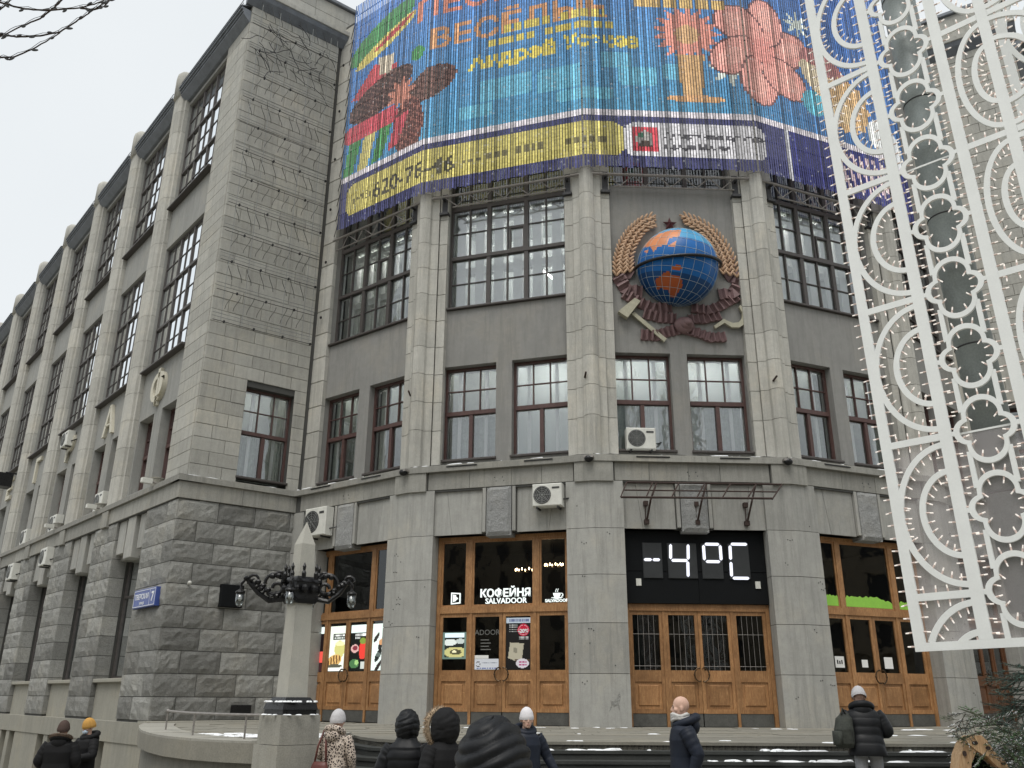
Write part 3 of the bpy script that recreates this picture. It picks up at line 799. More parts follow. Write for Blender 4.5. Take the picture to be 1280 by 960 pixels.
# long street front
PITCHA, UC0, NB = 4.85, 3.9, 10
def street_front(fr, nb, main):
    uend = UC0 + PITCHA * (nb - .5)
    core = MB(); D0, D1 = -1.0, -.45
    for k in range(nb):
        uc = UC0 + PITCHA * k; l, r_ = uc - PITCHA / 2, uc + PITCHA / 2
        if k == 0: l = .36
        bx = lambda a, b, z0, z1: core.box(fr, a, b, D0, D1, z0, z1)
        bx(l, r_, 7.5, 8.05)
        for a, b in ((l, uc - 1.7), (uc - .35, uc + .35), (uc + 1.7, r_)): bx(a, b, 8.05, 10.72)
        bx(l, r_, 10.72, 12.6)
        for a, b in ((l, uc - 1.85), (uc + 1.85, r_)): bx(a, b, 12.6, 17.75); bx(a, b, 19.5, 24.5)
        bx(l, r_, 17.75, 19.5); bx(l, r_, 24.5, 25.2)
    core.build('plaster_wall', M['plaster_a'], B)
    for k in range(nb):
        uc = UC0 + PITCHA * k; det = main and k < 1; gm = 'glass_b'
        if main or k < 3:
            window(fr, uc - 1.84, uc + 1.84, 12.61, 17.74, -.58, 3, 2, [1 / 3, 2 / 3], 2, gm=gm, single=det, dep=.022, mw=.10, tb2=.03, tw=.09, inner=k < 5, room='roomdark', depth=.8)
            window(fr, uc - 1.84, uc + 1.84, 19.51, 24.49, -.58, 3, 2, [1 / 3, 2 / 3], 2, gm=gm, single=det, dep=.022, mw=.10, tb2=.03, tw=.09, inner=k < 5, room='roomdark', depth=.8)
            for a, b in ((uc - 1.69, uc - .36), (uc + .36, uc + 1.69)):
                window(fr, a, b, 8.06, 10.71, -.80, 1, [2, 3], [.5], [1, 2], fm='redframe' if k < 3 else 'frame', gm='glass', single=False, inner=k < 3, room='roomdark', depth=.6, sill=False)
    # panel string under the upper windows
    # corner strip of long smooth stones
    if main:
        z = 7.74; k = 0
        while z < 24.75:
            zt = min(z + .422, 24.8)
            for x0, x1 in (((.345, 2.05),) if k % 3 else ((.345, 1.15), (1.15, 2.05))):
                MB().box(fr, x0 + .003, x1 - .003, -.6, -.352 + rnd.uniform(-.004, .003), z + .004, zt - .004, 0, .006).build('ashlar_block', M['ashlar'], B)
            z = zt; k += 1
    else: MB().box(fr, .345, 2.05, -.6, -.352, 7.74, 24.8).build('corner_strip', M['ashlar'], B)
    # rounded pilasters
    def prof(u, g=0.0):
        p = [(-.56, -.5), (-.56, -.30), (-.44, -.28), (-.42, -.2), (-.30, -.115), (-.1, -.085), (.1, -.085), (.30, -.115), (.42, -.2), (.44, -.28), (.56, -.30), (.56, -.5)]
        return [fr.P(u + a * (1 - g), d - g, 0)[:2] for a, d in p]
    for k in range(nb):
        u = UC0 + PITCHA * (k + .5)
        MB().prism(prof(u, .03), 7.6, zA(u, 25.0)).build('pilaster_core', M['mortar'], B)
        if main and k < 5:
            z = 7.74
            while z < 24.9:
                zt = min(z + 1.03, 25.0); MB().prism(prof(u), zA(u, z) + .006, zA(u, zt) - .006).build('pilaster_stone', M['lime'], B); z = zt
        else: MB().prism(prof(u), 7.74, zA(u, 25.0)).build('pilaster_shaft', M['lime'], B)
        # rounded cap standing up through the eaves
        c = fr.P(u, -.32, 0); mb = MB(); mb.lathe((c[0], c[1], zA(u, 25.0)), [(.36, 0), (.36, 1.0), (.33, 1.18), (.22, 1.33), (.06, 1.4)], 12)
        mb.build('pilaster_cap', M['lime'], B, True)
        # eaves between the pilasters
        a, b = (u - PITCHA + .40 if k else .34), u - .40
        E_ = MB(); E_.box(fr, a, b, -.5, -.06, 25.0, 25.10); E_.box(fr, a, b, -.5, .0, 25.10, 25.18)
        pr_ = [(-.44, 24.66), (-.34, 24.68), (-.10, 24.92), (-.10, 25.0), (-.44, 25.0)]
        E_.add([fr.P(a, d_, z_) for d_, z_ in pr_] + [fr.P(b, d_, z_) for d_, z_ in pr_], [(0, 1, 2, 3, 4), (9, 8, 7, 6, 5)] + [(q, (q + 1) % 5, 5 + (q + 1) % 5, 5 + q) for q in range(5)])
        E_.build('eave', M['roofmetal'], B)
        sh = MB(); nn = 5
        for q in range(nn):
            x0 = a + (b - a) * q / nn
            sh.add([fr.P(x0, .03, 25.19), fr.P(x0 + (b - a) / nn - .012, .03, 25.19), fr.P(x0 + (b - a) / nn - .012, -.6, 25.56), fr.P(x0, -.6, 25.56),
                    fr.P(x0, .04, 25.23), fr.P(x0 + (b - a) / nn - .012, .04, 25.23), fr.P(x0 + (b - a) / nn - .012, -.6, 25.60), fr.P(x0, -.6, 25.60)],
                   [(0, 1, 2, 3), (4, 5, 6, 7), (0, 1, 5, 4), (1, 2, 6, 5), (2, 3, 7, 6), (3, 0, 4, 7)])
        sh.build('roof_sheet', M['roofmetal'], B)
        if main and k < 4:
            g = MB()
            for q in range(7):
                x = a + (b - a) * (q + .5) / 7; g.tube([fr.P(x, -.05, 25.2), fr.P(x, -.05, 25.52)], .012, 5)
            g.tube([fr.P(a, -.05, 25.50), fr.P(b, -.05, 25.50)], .014, 5); g.tube([fr.P(a, -.05, 25.36), fr.P(b, -.05, 25.36)], .012, 5)
            g.build('snow_guard', M['darksteel'], B)
    # ledge, frieze and brackets
    MB().box(fr, 0, uend, -.75, 0, 7.55, 7.70).build('ledge', M['band'], B)
    MB().box(fr, 0, uend, -.75, -.03, 7.703, 7.735).build('ledge_top', M['band'], B)
    MB().box(fr, .085, uend, -.75, -.13, 7.02, 7.55).build('frieze_core', M['mortar'], B)
    for k in range(nb):
        for a, b in ((UC0 + PITCHA * k - 2.4 if k else .09, UC0 + PITCHA * k - .4), (UC0 + PITCHA * k - .4, UC0 + PITCHA * k + 2.4)):
            MB().box(fr, a + .004, b - .004, -.6, -.09, 7.055, 7.547, 0, .006).build('frieze_stone', M['band'], B)
        u = UC0 + PITCHA * (k + .5)
        MB().box(fr, u - .32, u + .32, -.3, -.02, 6.98, 7.54, 0, .01).build('frieze_bracket', M['band'], B)
    # plinth with basement openings
    pl = MB(); pl.box(fr, .08, uend, -.8, -.02, .42, .96)
    for k in range(nb):
        uc = UC0 + PITCHA * k; l = uc - PITCHA / 2 if k else .08; r_ = uc + PITCHA / 2
        for a, b in ((l, uc - .95), (uc - .22, uc + .22), (uc + .95, r_)): pl.box(fr, a, b, -.8, -.05, -1.4, .42)
        pl.box(fr, uc - .95, uc + .95, -.8, -.45, -1.4, .42)
    pl.build('plinth', M['plinth'], B)
    core = MB()
    # rustic piers, lintels, sills, aprons
    for k in range(nb + 1):
        uc = UC0 + PITCHA * k
        a, b = ((uc - PITCHA + 1.3, uc - 1.3) if k else (.12, uc - 1.3))
        core.box(fr, a + .03, b - .03, -1.2, -.17, .95, 7.05)
        joined = MB()
        for c in range(10):
            z0 = 1.02 + CB * c; mid = a + (b - a) * (.38 if c % 2 else .62)
            if k == 0: mid = a + (b - a) * (.3 if c % 2 else .55)
            for x0, x1 in ((a, mid), (mid, b)):
                t = rough_block(fr, x0, x1, -.62, -.125, z0, z0 + CB, .045, 50 + k * 37 + c * 3 + (x0 > a), 7, 4, .022)
                if main and k < 5: t.build('rustic_block', M['rustic'], B)
                else: joined.add(t.v, t.f)
        if joined.v: joined.build('rustic_pier', M['rustic'], B, kind='stuff')
        if k == nb: continue
        L = MB(); L.box(fr, uc - 1.32, uc + 1.32, -.9, -.42, 5.78, 7.05); L.build('lintel', M['band'], B)
        for x0, x1, d1 in ((-1.27, -.62, -.22), (.62, 1.27, -.22)): MB().box(fr, uc + x0, uc + x1, -.5, d1, 6.12 if False else 5.95, 7.04, 0, .01).build('lintel_stone', M['granite'], B)
        MB().box(fr, uc - .34, uc + .34, -.5, -.16, 5.72, 7.04, 0, .02).build('keystone', M['granite'], B)
        MB().box(fr, uc - 1.31, uc + 1.31, -.75, -.16, 2.02, 2.13, 0, .015).build('sill', M['plinth'], B)
        MB().box(fr, uc - 1.30, uc + 1.30, -.8, -.30, .96, 2.02).build('apron', M['plinth'], B)
        # the tall shop window: frame and greenish glass
        W = MB(); d = -.74; z0, z1 = 2.13, 5.9
        for x in (-1.28, -.03, 1.22): W.box(fr, uc + x, uc + x + .07, d - .04, d + .04, z0, z1)
        for z in (z0, 4.6, z1 - .07): W.box(fr, uc - 1.21, uc + 1.22, d - .035, d + .035, z, z + .07)
        w = W.build('shop_window', M['frame'], B)
        MB().add([fr.P(uc - 1.28, d, z0), fr.P(uc + 1.28, d, z0), fr.P(uc + 1.28, d, z1), fr.P(uc - 1.28, d, z1)], [(0, 1, 2, 3)]).build('pane', M['glass_g'], w, fix=False)
        MB().box(fr, uc - 1.35, uc + 1.35, -1.35, -1.1, z0 - .1, 6.0).build('room_lining', M['roomgreen'], w)
    core.build('wall_core', M['mortar'], B)
M['glass_g'] = glass_mat('greenish shop glass', 0.10, (0.62, 0.75, 0.70))
M['roomgreen'] = plain_mat('pale green blind', (0.30, 0.40, 0.36), 0.8, 0, 0.4, .8)
street_front(FA, NB, True)
street_front(FA2, 4, False)
# roof and body behind so no sky shows through the walls
RB = MB()
def wp(fr, u, d): return fr.P(u, d, 0)[:2]
uendA = UC0 + PITCHA * (NB - .5)
RB.prism([wp(FA, uendA, -2.2), wp(FB, 2.2, -2.8), wp(FAC[1], -1.9, -4.3), wp(FAC[2], 0, -4.3), wp(FAC[3], 0, -4.3), wp(FAC[4], 0, -4.3), wp(FAC[5], 1.9, -4.3), wp(FB2, 2.2, -2.8), wp(FA2, UC0 + PITCHA * 3.5, -2.2)], -1, 24.9)
RB.build('inner_wall', M['blackroom'], B)
# ------------------------------------------------------------------ the hanging led screen
WS = 2 * hw(0.05)
scr = thing('led_screen', 'large curtain of lit led strands showing a colourful advert above the windows', 'screen', tuple(FAC[3].P(0, .05, 16.6)))
def inpoly(S, Z, poly):
    r = np.zeros(S.shape, bool); n = len(poly)
    for i in range(n):
        x0, y0 = poly[i]; x1, y1 = poly[(i + 1) % n]
        c = ((y0 > Z) != (y1 > Z)); r ^= c & (S < (x1 - x0) * (Z - y0) / ((y1 - y0) if y1 != y0 else 1e-9) + x0)
    return r
def inell(S, Z, cx, cz, rx, rz, a=0.0):
    c, s = math.cos(a), math.sin(a); x = (S - cx) * c + (Z - cz) * s; y = -(S - cx) * s + (Z - cz) * c
    return (x / rx) ** 2 + (y / rz) ** 2 < 1
def inrr(S, Z, x0, x1, z0, z1, r):
    dx = np.maximum(np.maximum(x0 + r - S, S - x1 + r), 0); dz = np.maximum(np.maximum(z0 + r - Z, Z - z1 + r), 0)
    return dx * dx + dz * dz < r * r
def intext(S, Z, body, x, z, size, bold=0.0, squash=1.0):
    vs, fs = text(body, size, 0, bold, 'LEFT', 3); r = np.zeros(S.shape, bool)
    for f in fs:
        p = [(x + vs[i][0] * squash, z + vs[i][1]) for i in f]
        xs = [q[0] for q in p]; zs = [q[1] for q in p]
        b = (S >= min(xs)) & (S <= max(xs)) & (Z >= min(zs)) & (Z <= max(zs))
        if b.any(): r |= b & inpoly(S, Z, p)
    return r
def burst(S, Z, cx, cz, r0, r1, n, ph=0.0):
    a = np.arctan2(Z - cz, S - cx); r = np.hypot(S - cx, Z - cz); k = np.abs(((a * n / (2 * math.pi) + ph) % 1) * 2 - 1)
    return r < r0 + (r1 - r0) * k
def paint_screen(S, Z):
    C = np.zeros(S.shape + (3,), np.float32)
    rg = np.random.default_rng(5)
    top, mid, low = srgb(70, 130, 205), srgb(52, 112, 180), srgb(60, 150, 190)
    w = np.clip((Z - 18.7) / 6, 0, 1)[..., None]
    C[:] = np.array(low) * (1 - w) + np.array(top) * w
    f = np.clip((S - 1.0) / 5, 0, 1)[..., None] * 0.75; C[:] = C * (1 - f) + np.array(srgb(36, 88, 165)) * f
    f = np.clip((-8.2 - S) / 3, 0, 1)[..., None] * 0.5; C[:] = C * (1 - f) + np.array(srgb(40, 110, 190)) * f
    def put(m, c): C[m] = srgb(*c)
    for x, z, a, b in ((-5.2, 20.1, .9, .8), (-3.4, 20.0, .7, .9), (-1.6, 20.6, .5, .6), (-.9, 20.0, .6, .7), (-2.6, 19.3, .9, .4), (-6.2, 19.4, .6, .5), (.3, 20.2, .4, .6)):
        m = inrr(S, Z, x - a, x + a, z - b / 2, z + b / 2, .1); C[m] = C[m] * .5 + np.array(srgb(105, 205, 225)) * .5
    # snowflake stars
    for cx, cz, r in ((4.87, 23.0, .55), (2.1, 20.5, .8), (8.3, 24.2, .5)): put(burst(S, Z, cx, cz, r * .3, r, 8), (205, 215, 205))
    # left: plain stand-in, a bunch of broad leaves, ribbons and pine cones
    put(inell(S, Z, -10.35, 24.25, 1.75, .62, .38), (70, 150, 84)); put(inell(S, Z, -10.1, 23.78, 1.6, .30, .36), (222, 204, 92))
    put(inell(S, Z, -9.7, 23.98, 1.0, .12, .36), (196, 66, 70))
    put(inpoly(S, Z, [(-11.7, 21.9), (-10.6, 23.0), (-9.4, 22.5), (-9.9, 21.3)]), (198, 66, 78)); put(inpoly(S, Z, [(-10.4, 23.2), (-9.6, 23.0), (-9.7, 22.2), (-10.3, 22.4)]), (205, 190, 165))
    put(inell(S, Z, -8.45, 22.4, .3, .3), (70, 156, 84))
    def cone(cx, cz, rx, rz, a, c1, c2):
        m = inell(S, Z, cx, cz, rx, rz, a); put(m, c1); x = (S - cx) * math.cos(a) + (Z - cz) * math.sin(a); y = -(S - cx) * math.sin(a) + (Z - cz) * math.cos(a)
        put(m & (((x * 3.2 + y * 3.2) % 1 < .22) | ((x * 3.2 - y * 3.2) % 1 < .22)), c2)
    cone(-10.2, 21.5, 1.6, .72, .25, (78, 54, 54), (118, 86, 78)); cone(-7.9, 20.9, 1.05, .62, .35, (118, 84, 76), (84, 58, 54)); cone(-8.75, 19.6, .7, 1.15, .1, (98, 58, 56), (150, 92, 80))
    put(burst(S, Z, -9.15, 21.05, .35, .72, 9), (206, 128, 104))
    for k in range(4):
        x = -11.9 + .75 * k; put(inpoly(S, Z, [(x, 18.3 + .2 * k), (x + .5, 18.45 + .2 * k), (x + .95, 20.2), (x + .3, 20.1)]), [(66, 146, 80), (200, 188, 104), (66, 146, 80), (206, 66, 84)][k])
    put(inrr(S, Z, -11.9, -9.3, 20.0, 20.75, .3), (206, 66, 84))
    # right: plain stand-in, salmon and sandy flower heads
    put(burst(S, Z, .75, 21.75, .72, 1.12, 17), (228, 142, 122)); put(inell(S, Z, .75, 21.7, .4, .38), (212, 166, 110)); put(inpoly(S, Z, [(.5, 19.1), (1.1, 19.1), (1.25, 20.9), (.35, 20.9)]), (214, 168, 106)); put(inell(S, Z, .9, 19.2, .95, .14), (222, 166, 104))
    for k in range(6):
        w_ = k * math.pi / 3 + .3; cx, cz = 3.3 + 1.02 * math.cos(w_), 21.35 + 1.25 * math.sin(w_)
        put(inell(S, Z, cx, cz, .98, .72, w_ + .2), (120, 78, 80)); put(inell(S, Z, cx, cz, .92, .66, w_ + .2), (230, 154, 140)); put(inell(S, Z, cx + .2 * math.cos(w_), cz + .2 * math.sin(w_), .5, .3, w_ + .2), (236, 168, 152))
    put(burst(S, Z, 3.3, 21.35, .42, .62, 13), (222, 138, 126))
    put(inell(S, Z, 5.9, 21.2, 1.25, .75, -.7), (178, 112, 108)); put(inell(S, Z, 5.75, 20.6, 1.3, .5, -.8), (214, 196, 160)); put(burst(S, Z, 6.5, 20.2, .95, 1.15, 15), (214, 172, 112)); put(inell(S, Z, 6.4, 19.9, .5, .45), (216, 186, 136))
    put(inell(S, Z, 5.2, 19.9, .5, .5), (70, 180, 205)); put(inell(S, Z, 8.1, 19.4, .75, .7), (222, 224, 222)); put(inell(S, Z, 8.9, 19.1, .6, .9), (216, 220, 222))
    # lettering
    put(intext(S, Z, 'ВЕСЁЛЫЕ', -7.95, 22.28, 1.15, .03, 1.12), (214, 150, 92))
    put(intext(S, Z, 'ПЕСНИ', -8.6, 23.75, 1.15, .03, 1.2), (220, 130, 100))
    put((np.abs(Z - 22.95) < .2) & (S > -.9) & (S < 2.2) & ((S * 1.9) % 1 > .12), (214, 176, 96))
    for x0, x1, z in ((-5.3, -1.85, 22.28), (-5.85, -1.4, 21.83)):
        k = np.floor((S - x0) * 3.1); b = (Z > z) & (Z < z + .30) & (S > x0) & (S < x1) & (((S - x0) * 3.1) % 1 > .16) & (k % 8 != 5); put(b, (212, 192, 66))
    put(intext(S, Z, 'Андрей', -6.45, 21.06, .72, .035, 1.12), (224, 204, 62)); put(intext(S, Z, 'Усачев', -3.25, 21.12, .72, .035, .98), (222, 202, 62))
    # foot band
    put(Z < 18.72, (214, 206, 212)); put(Z < 18.45, (62, 64, 112)); 
    put((S > 3.85) & (Z < 18.45), (46, 50, 120)); put((S > 3.82) & (S < 3.92) & (Z < 18.45), (214, 214, 222))
    put(inrr(S, Z, -11.55, -1.42, 17.02, 18.26, .42), (200, 186, 86))
    put(intext(S, Z, '(495)', -11.2, 17.45, .42), (112, 104, 60)); put(intext(S, Z, '620-78-46', -10.25, 17.30, .82, .012, 1.0), (80, 76, 62))
    for x0, x1, hgt in ((-6.7, -6.0, .12), (-5.85, -5.05, .22), (-4.9, -3.9, .26), (-3.3, -2.0, .20)):
        k = ((S - x0) * 4.2) % 1; put((S > x0) & (S < x1) & (Z > 17.5) & (Z < 17.5 + hgt) & (k > .35), (112, 104, 66))
    put(inrr(S, Z, -1.42, 2.98, 17.03, 18.24, .3), (206, 204, 208)); put(inrr(S, Z, -1.2, -.42, 17.2, 18.1, .05), (206, 46, 66))
    put(inell(S, Z, -.8, 17.66, .27, .30), (150, 146, 140)); put(inpoly(S, Z, [(-1.02, 17.36), (-.6, 17.36), (-.68, 17.6), (-.95, 17.62)]), (66, 52, 44)); put(inell(S, Z, -.9, 17.78, .1, .1), (50, 120, 90))
    put(intext(S, Z, 'Департамент культуры', -.22, 17.70, .30, .006, .95), (84, 82, 90)); put(intext(S, Z, 'города Москвы', -.22, 17.34, .30, .006, .95), (84, 82, 90))
    bars = (S > 5.8) & (S < 8.7) & (Z > 16.95) & (Z < 18.3) & ((S * 3.4 + Z * .8) % 1 > .5); put(bars, (204, 176, 184))
    return C
Zs = np.arange(16.66, 26.4, 0.055); pitch = 0.088
srng = np.random.default_rng(3)
sv, sf, sc = [], [], []
for i in range(1, 6):
    fr = FAC[i]; ua, ub = -hw(.05) + .02, hw(.05) - .02
    if i == 1: ua = -1.22
    if i == 5: ub = -1.0
    us = np.arange(ua, ub, pitch)
    S, Z = np.meshgrid(us + (i - 3) * WS, (Zs[:-1] + Zs[1:]) / 2, indexing='ij')
    C = paint_screen(S, Z)
    br = srng.choice([.38, .62, .82, 1.0, 1.15, 1.5], size=(len(us), 1), p=[.10, .22, .26, .24, .13, .05]) * srng.uniform(.8, 1.2, S.shape)
    C = C * br[..., None]
    wht = srng.random(S.shape) < .02; C[wht] = C[wht] * .7 + .14; C = C * .76 + C.mean(axis=-1, keepdims=True) * .19
    for a, u in enumerate(us):
        z0 = Zs[0] - srng.choice([0, .015, .03, .06]); dd = .05 + srng.uniform(-.006, .006); h = .031
        b0 = len(sv); n = len(Zs)
        for k, z in enumerate(Zs):
            zz = z if k else z0
            sv += [fr.P(u - h, dd, zz), fr.P(u, dd + .02, zz), fr.P(u + h, dd, zz)]
        for k in range(n - 1):
            p = b0 + 3 * k; c = tuple(C[a, k])
            sf += [(p, p + 1, p + 4, p + 3), (p + 1, p + 2, p + 5, p + 4)]; sc += [c, c]
mb = MB(); mb.v = sv; mb.f = [list(f) for f in sf]; mb.m = [0] * len(sf); mb.c = sc
mb.build('led_strand', M['screen'], scr, kind='stuff', fix=False)
# carrier wires behind the strands and the truss below them
for i in range(1, 6):
    fr = FAC[i]; ua, ub = (-1.22 if i == 1 else -hw(0.0)), (-1.0 if i == 5 else hw(0.0))
    for z in np.arange(17.25, 26, 0.62):
        MB().box(fr, ua, ub, -.002, .022, z, z + .03).build('carrier_rail', M['darksteel'], scr)
    if i == 5: continue
    a, b = -2.42, 2.42
    if i == 1: a = -1.75
    T = MB(); T.tube([fr.P(a, -.24, 16.56), fr.P(b, -.24, 16.56)], .042, 8); T.build('truss_tube', M['steel'], scr)
    T = MB(); T.tube([fr.P(max(a, -1.72), -.36, 16.22), fr.P(1.95, -.36, 16.22)], .026, 6)
    n = 5; xs = np.linspace(max(a, -1.95), 1.95, n * 2 + 1)
    for k in range(n * 2):
        za, zb = (16.55, 16.23) if k % 2 == 0 else (16.23, 16.55); da, db = (-.25, -.35) if k % 2 == 0 else (-.35, -.25)
        if k in (0, n * 2 - 1) and i == 1: continue
        T.tube([fr.P(xs[k], da, za), fr.P(xs[k + 1], db, zb)], .019, 6)
    T.build('truss_web', M['steel'], scr)
    for x in ((-2.0, 2.0) if i > 1 else (2.0,)):
        K = MB(); K.box(fr, x - .09, x + .09, -.46, -.40, 16.05, 16.75); K.box(fr, x - .14, x + .14, -.52, -.30, 15.98, 16.06); K.box(fr, x - .03, x + .03, -.42, -.22, 16.48, 16.54)
        K.build('truss_bracket', M['darksteel'], scr)
# short stay rods from the pier to the left edge of the screen
for z in np.arange(17.0, 26, .62):
    MB().tube([FAC[1].P(-1.95, -.42, z - .12), FAC[1].P(-1.25, .03, z)], .014, 5).build('stay_rod', M['darksteel'], scr)

# ------------------------------------------------------------------ state emblem with the globe
def EM(x, y): return ((x / 4.364 + 740) - 843) * .0242, 13.26 + (345 - (y / 4.364 + 230)) * .0268
em = thing('emblem', 'round sculpted emblem with a blue globe between wheat ears, hammer and sickle', 'emblem', tuple(FAC[3].P(0, -.6, 13.4)))
F3 = FAC[3]
M['globe'] = print_mat('enamel globe', 0, .38)
M['wheat'] = plain_mat('ochre wheat paint', (0.52, 0.34, 0.215), 0.6, 0, 0.4, 6, .2)
M['mauve'] = plain_mat('dull mauve ribbon paint', (0.20, 0.125, 0.125), 0.6, 0, 0.35, 6, .2)
M['starred'] = plain_mat('dark red star paint', (0.10, 0.035, 0.04), 0.45, 0, 0.2)
gc = Vector(F3.P(.05, -.42, 13.52)); GR = 1.17
vd = (Vector((0, 0, ZC)) - gc).normalized(); gx = Vector((0, 0, 1)).cross(vd).normalized() * -1; gx = vd.cross(Vector((0, 0, 1))).normalized() * -1
gy = vd.cross(gx).normalized()
if gy.z < 0: gy = -gy
if gx.x < 0: gx = -gx
axis = (gy * .92 + vd * -.30 + gx * .22).normalized(); ax = axis.orthogonal().normalized(); ay = axis.cross(ax)
def gp(lat, lon, r=GR): return gc + (axis * math.sin(lat) + (ax * math.cos(lon) + ay * math.sin(lon)) * math.cos(lat)) * r
def gl(pts): return [((x - 472) / 218, (452 - y) / 218) for x, y in pts]
LAND = [gl(p) for p in ([(355, 500), (385, 480), (400, 466), (430, 460), (440, 482), (475, 492), (492, 508), (495, 545), (470, 575), (450, 602), (425, 600), (420, 562), (385, 550), (357, 552)],
        [(445, 438), (488, 432), (502, 452), (482, 468), (448, 460)], [(285, 325), (330, 285), (380, 260), (450, 246), (505, 248), (490, 286), (440, 290), (428, 322), (380, 330), (352, 352), (335, 322)], [(430, 332), (474, 306), (470, 338)], [(300, 345), (330, 338), (325, 358)])]
gv, gf, gcx = [], [], []
NLA, NLO = 72, 144
for i in range(NLA + 1):
    for j in range(NLO): gv.append(tuple(gp(-math.pi / 2 + math.pi * i / NLA, 2 * math.pi * j / NLO)))
for i in range(NLA):
    for j in range(NLO):
        j2 = (j + 1) % NLO; p = (gp(-math.pi / 2 + math.pi * (i + .5) / NLA, 2 * math.pi * (j + .5) / NLO) - gc) / GR
        gf.append([i * NLO + j, i * NLO + j2, (i + 1) * NLO + j2, (i + 1) * NLO + j])
        a = np.array([p.dot(gx)]); b = np.array([p.dot(gy)]); lat = (i + .5) / NLA
        tile = math.sin((i * NLA // 12 // 6) * 37.1 + (j // 6) * 17.3); s = 1 + .12 * math.sin((i // 6) * 5.1 + (j // 6) * 2.7)
        c = srgb(22, 96, 164) if lat < .68 else srgb(74, 152, 196)  # paler top and darker foot: light and shade painted into the blue
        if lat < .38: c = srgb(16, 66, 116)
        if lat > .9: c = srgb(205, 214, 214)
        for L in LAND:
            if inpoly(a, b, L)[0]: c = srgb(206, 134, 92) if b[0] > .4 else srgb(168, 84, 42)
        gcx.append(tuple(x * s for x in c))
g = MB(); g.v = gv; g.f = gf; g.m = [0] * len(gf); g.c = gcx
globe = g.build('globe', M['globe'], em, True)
gr = MB()
for k in range(1, 12):
    lat = -math.pi / 2 + math.pi * k / 12; gr.tube([gp(lat, w, GR + .003) for w in np.linspace(0, 2 * math.pi, 40)[:-1]], .006, 4, closed=True)
for k in range(24):
    gr.tube([gp(w, 2 * math.pi * k / 24, GR + .004) for w in np.linspace(-1.45, 1.45, 22)], .0055, 4)
gr.build('globe_grid', plain_mat('pale grid line', (.42, .48, .5), .5), globe)
rg = MB(); rg.tube([gc + (gx * math.cos(w) * 1.02 + (gy * .30 + vd * .98).normalized() * math.sin(w)) * (GR + .06) for w in np.linspace(-.15, math.pi + .15, 30)], .05, 8)
rg.build('globe_band', M['iron'], globe, True)
def ear(path, flip):
    pts = [EM(*p) for p in path]; mb = MB(); P = [Vector(F3.P(u, -.52, z)) for u, z in pts]
    mb.tube(P, .03, 6); seg = []
    for k in range(len(P) - 1):
        n = max(2, int((P[k + 1] - P[k]).length / .125))
        for q in range(n): seg.append((P[k].lerp(P[k + 1], q / n), (P[k + 1] - P[k]).normalized()))
    nn = Vector((*F3.n, 0)); 
    for k, (p, t) in enumerate(seg):
        sd_ = t.cross(nn)
        for s in (-1, 1):
            dirv = (t * .8 + sd_ * s * .55 + nn * .2).normalized(); rot = dirv.to_track_quat('Z', 'Y').to_matrix()
            mb.ell(p + sd_ * s * .058 + nn * .06, (.034, .042, .115), 0, 7, 5, rot)
    return mb.build('wheat_ear', M['wheat'], em, True)
for off in (0, 1, 2):
    k = off * 36
    ear([(135 + k, 490 - k * .3), (137 + k, 420 - k * .2), (165 + k * .95, 330), (215 + k * .8, 255 + k * .2), (285 + k * .5, 195 + k * .45), (365, 162 + k * .7)], 1)
    ear([(778 - k, 480 - k * .2), (765 - k * .9, 400), (728 - k * .8, 310 + k * .15), (668 - k * .7, 235 + k * .25), (600 - k * .5, 190 + k * .4), (495 + k * .25, 155 + k * .5)], -1)
def ribbon(path, w, n):
    pts = [Vector((*EM(*p), 0)) for p in path]; L = [0]
    for a, b in zip(pts[:-1], pts[1:]): L.append(L[-1] + (b - a).length)
    v, f = [], []; N_ = n * 4
    for k in range(N_ + 1):
        t = L[-1] * k / N_; i = max(j for j in range(len(L)) if L[j] <= t + 1e-9); i = min(i, len(pts) - 2)
        q = pts[i].lerp(pts[i + 1], (t - L[i]) / (L[i + 1] - L[i])); d = (pts[i + 1] - pts[i]).normalized(); nr = Vector((-d.y, d.x, 0))
        dep = -.52 + .06 * math.sin(k * math.pi / 2 + .4); ww = w * (1 + .04 * math.sin(k * .6))
        for s in (-1, 1): v += [F3.P(q.x + nr.x * ww * s / 2, dep + .03 * s, q.y + nr.y * ww * s / 2), F3.P(q.x + nr.x * ww * s / 2, -.6, q.y + nr.y * ww * s / 2)]
    for k in range(N_):
        b = 4 * k; f += [(b, b + 4, b + 6, b + 2), (b, b + 1, b + 5, b + 4), (b + 2, b + 6, b + 7, b + 3)]
    mb = MB(); mb.add(v, f); return mb.build('ribbon', M['mauve'], em)
for s in (1, -1):
    X = lambda p: [(472 + (x - 472) * s if s < 0 else x, y) for x, y in p]
    ribbon(X([(200, 385), (205, 480), (140, 500), (190, 575), (270, 580)]), .36, 8)
    ribbon(X([(170, 590), (260, 640), (330, 665), (420, 655)]), .30, 8); ribbon(X([(270, 690), (350, 710), (440, 715)]), .30, 6)
    ribbon(X([(250, 800), (330, 805), (400, 780), (470, 765)]), .30, 8)
kn = MB(); ku, kz = EM(478, 750)
for q in range(5): kn.ell(F3.P(ku + .02 * q, -.5 + .03 * q, kz + .03 * (q % 2)), (.30 - .045 * q, .16, .26 - .04 * q), 0, 12, 7)
kn.build('ribbon_knot', M['mauve'], em, True)
su, sz_ = EM(440, 205); st = MB(); pts = []
for k in range(10):
    w = math.pi / 2 + k * math.pi / 5; r = .23 if k % 2 == 0 else .095; pts.append((su + r * math.cos(w), sz_ + r * math.sin(w)))
vv = [F3.P(u, -.56, z) for u, z in pts] + [F3.P(su, -.44, sz_), F3.P(su, -.6, sz_)]
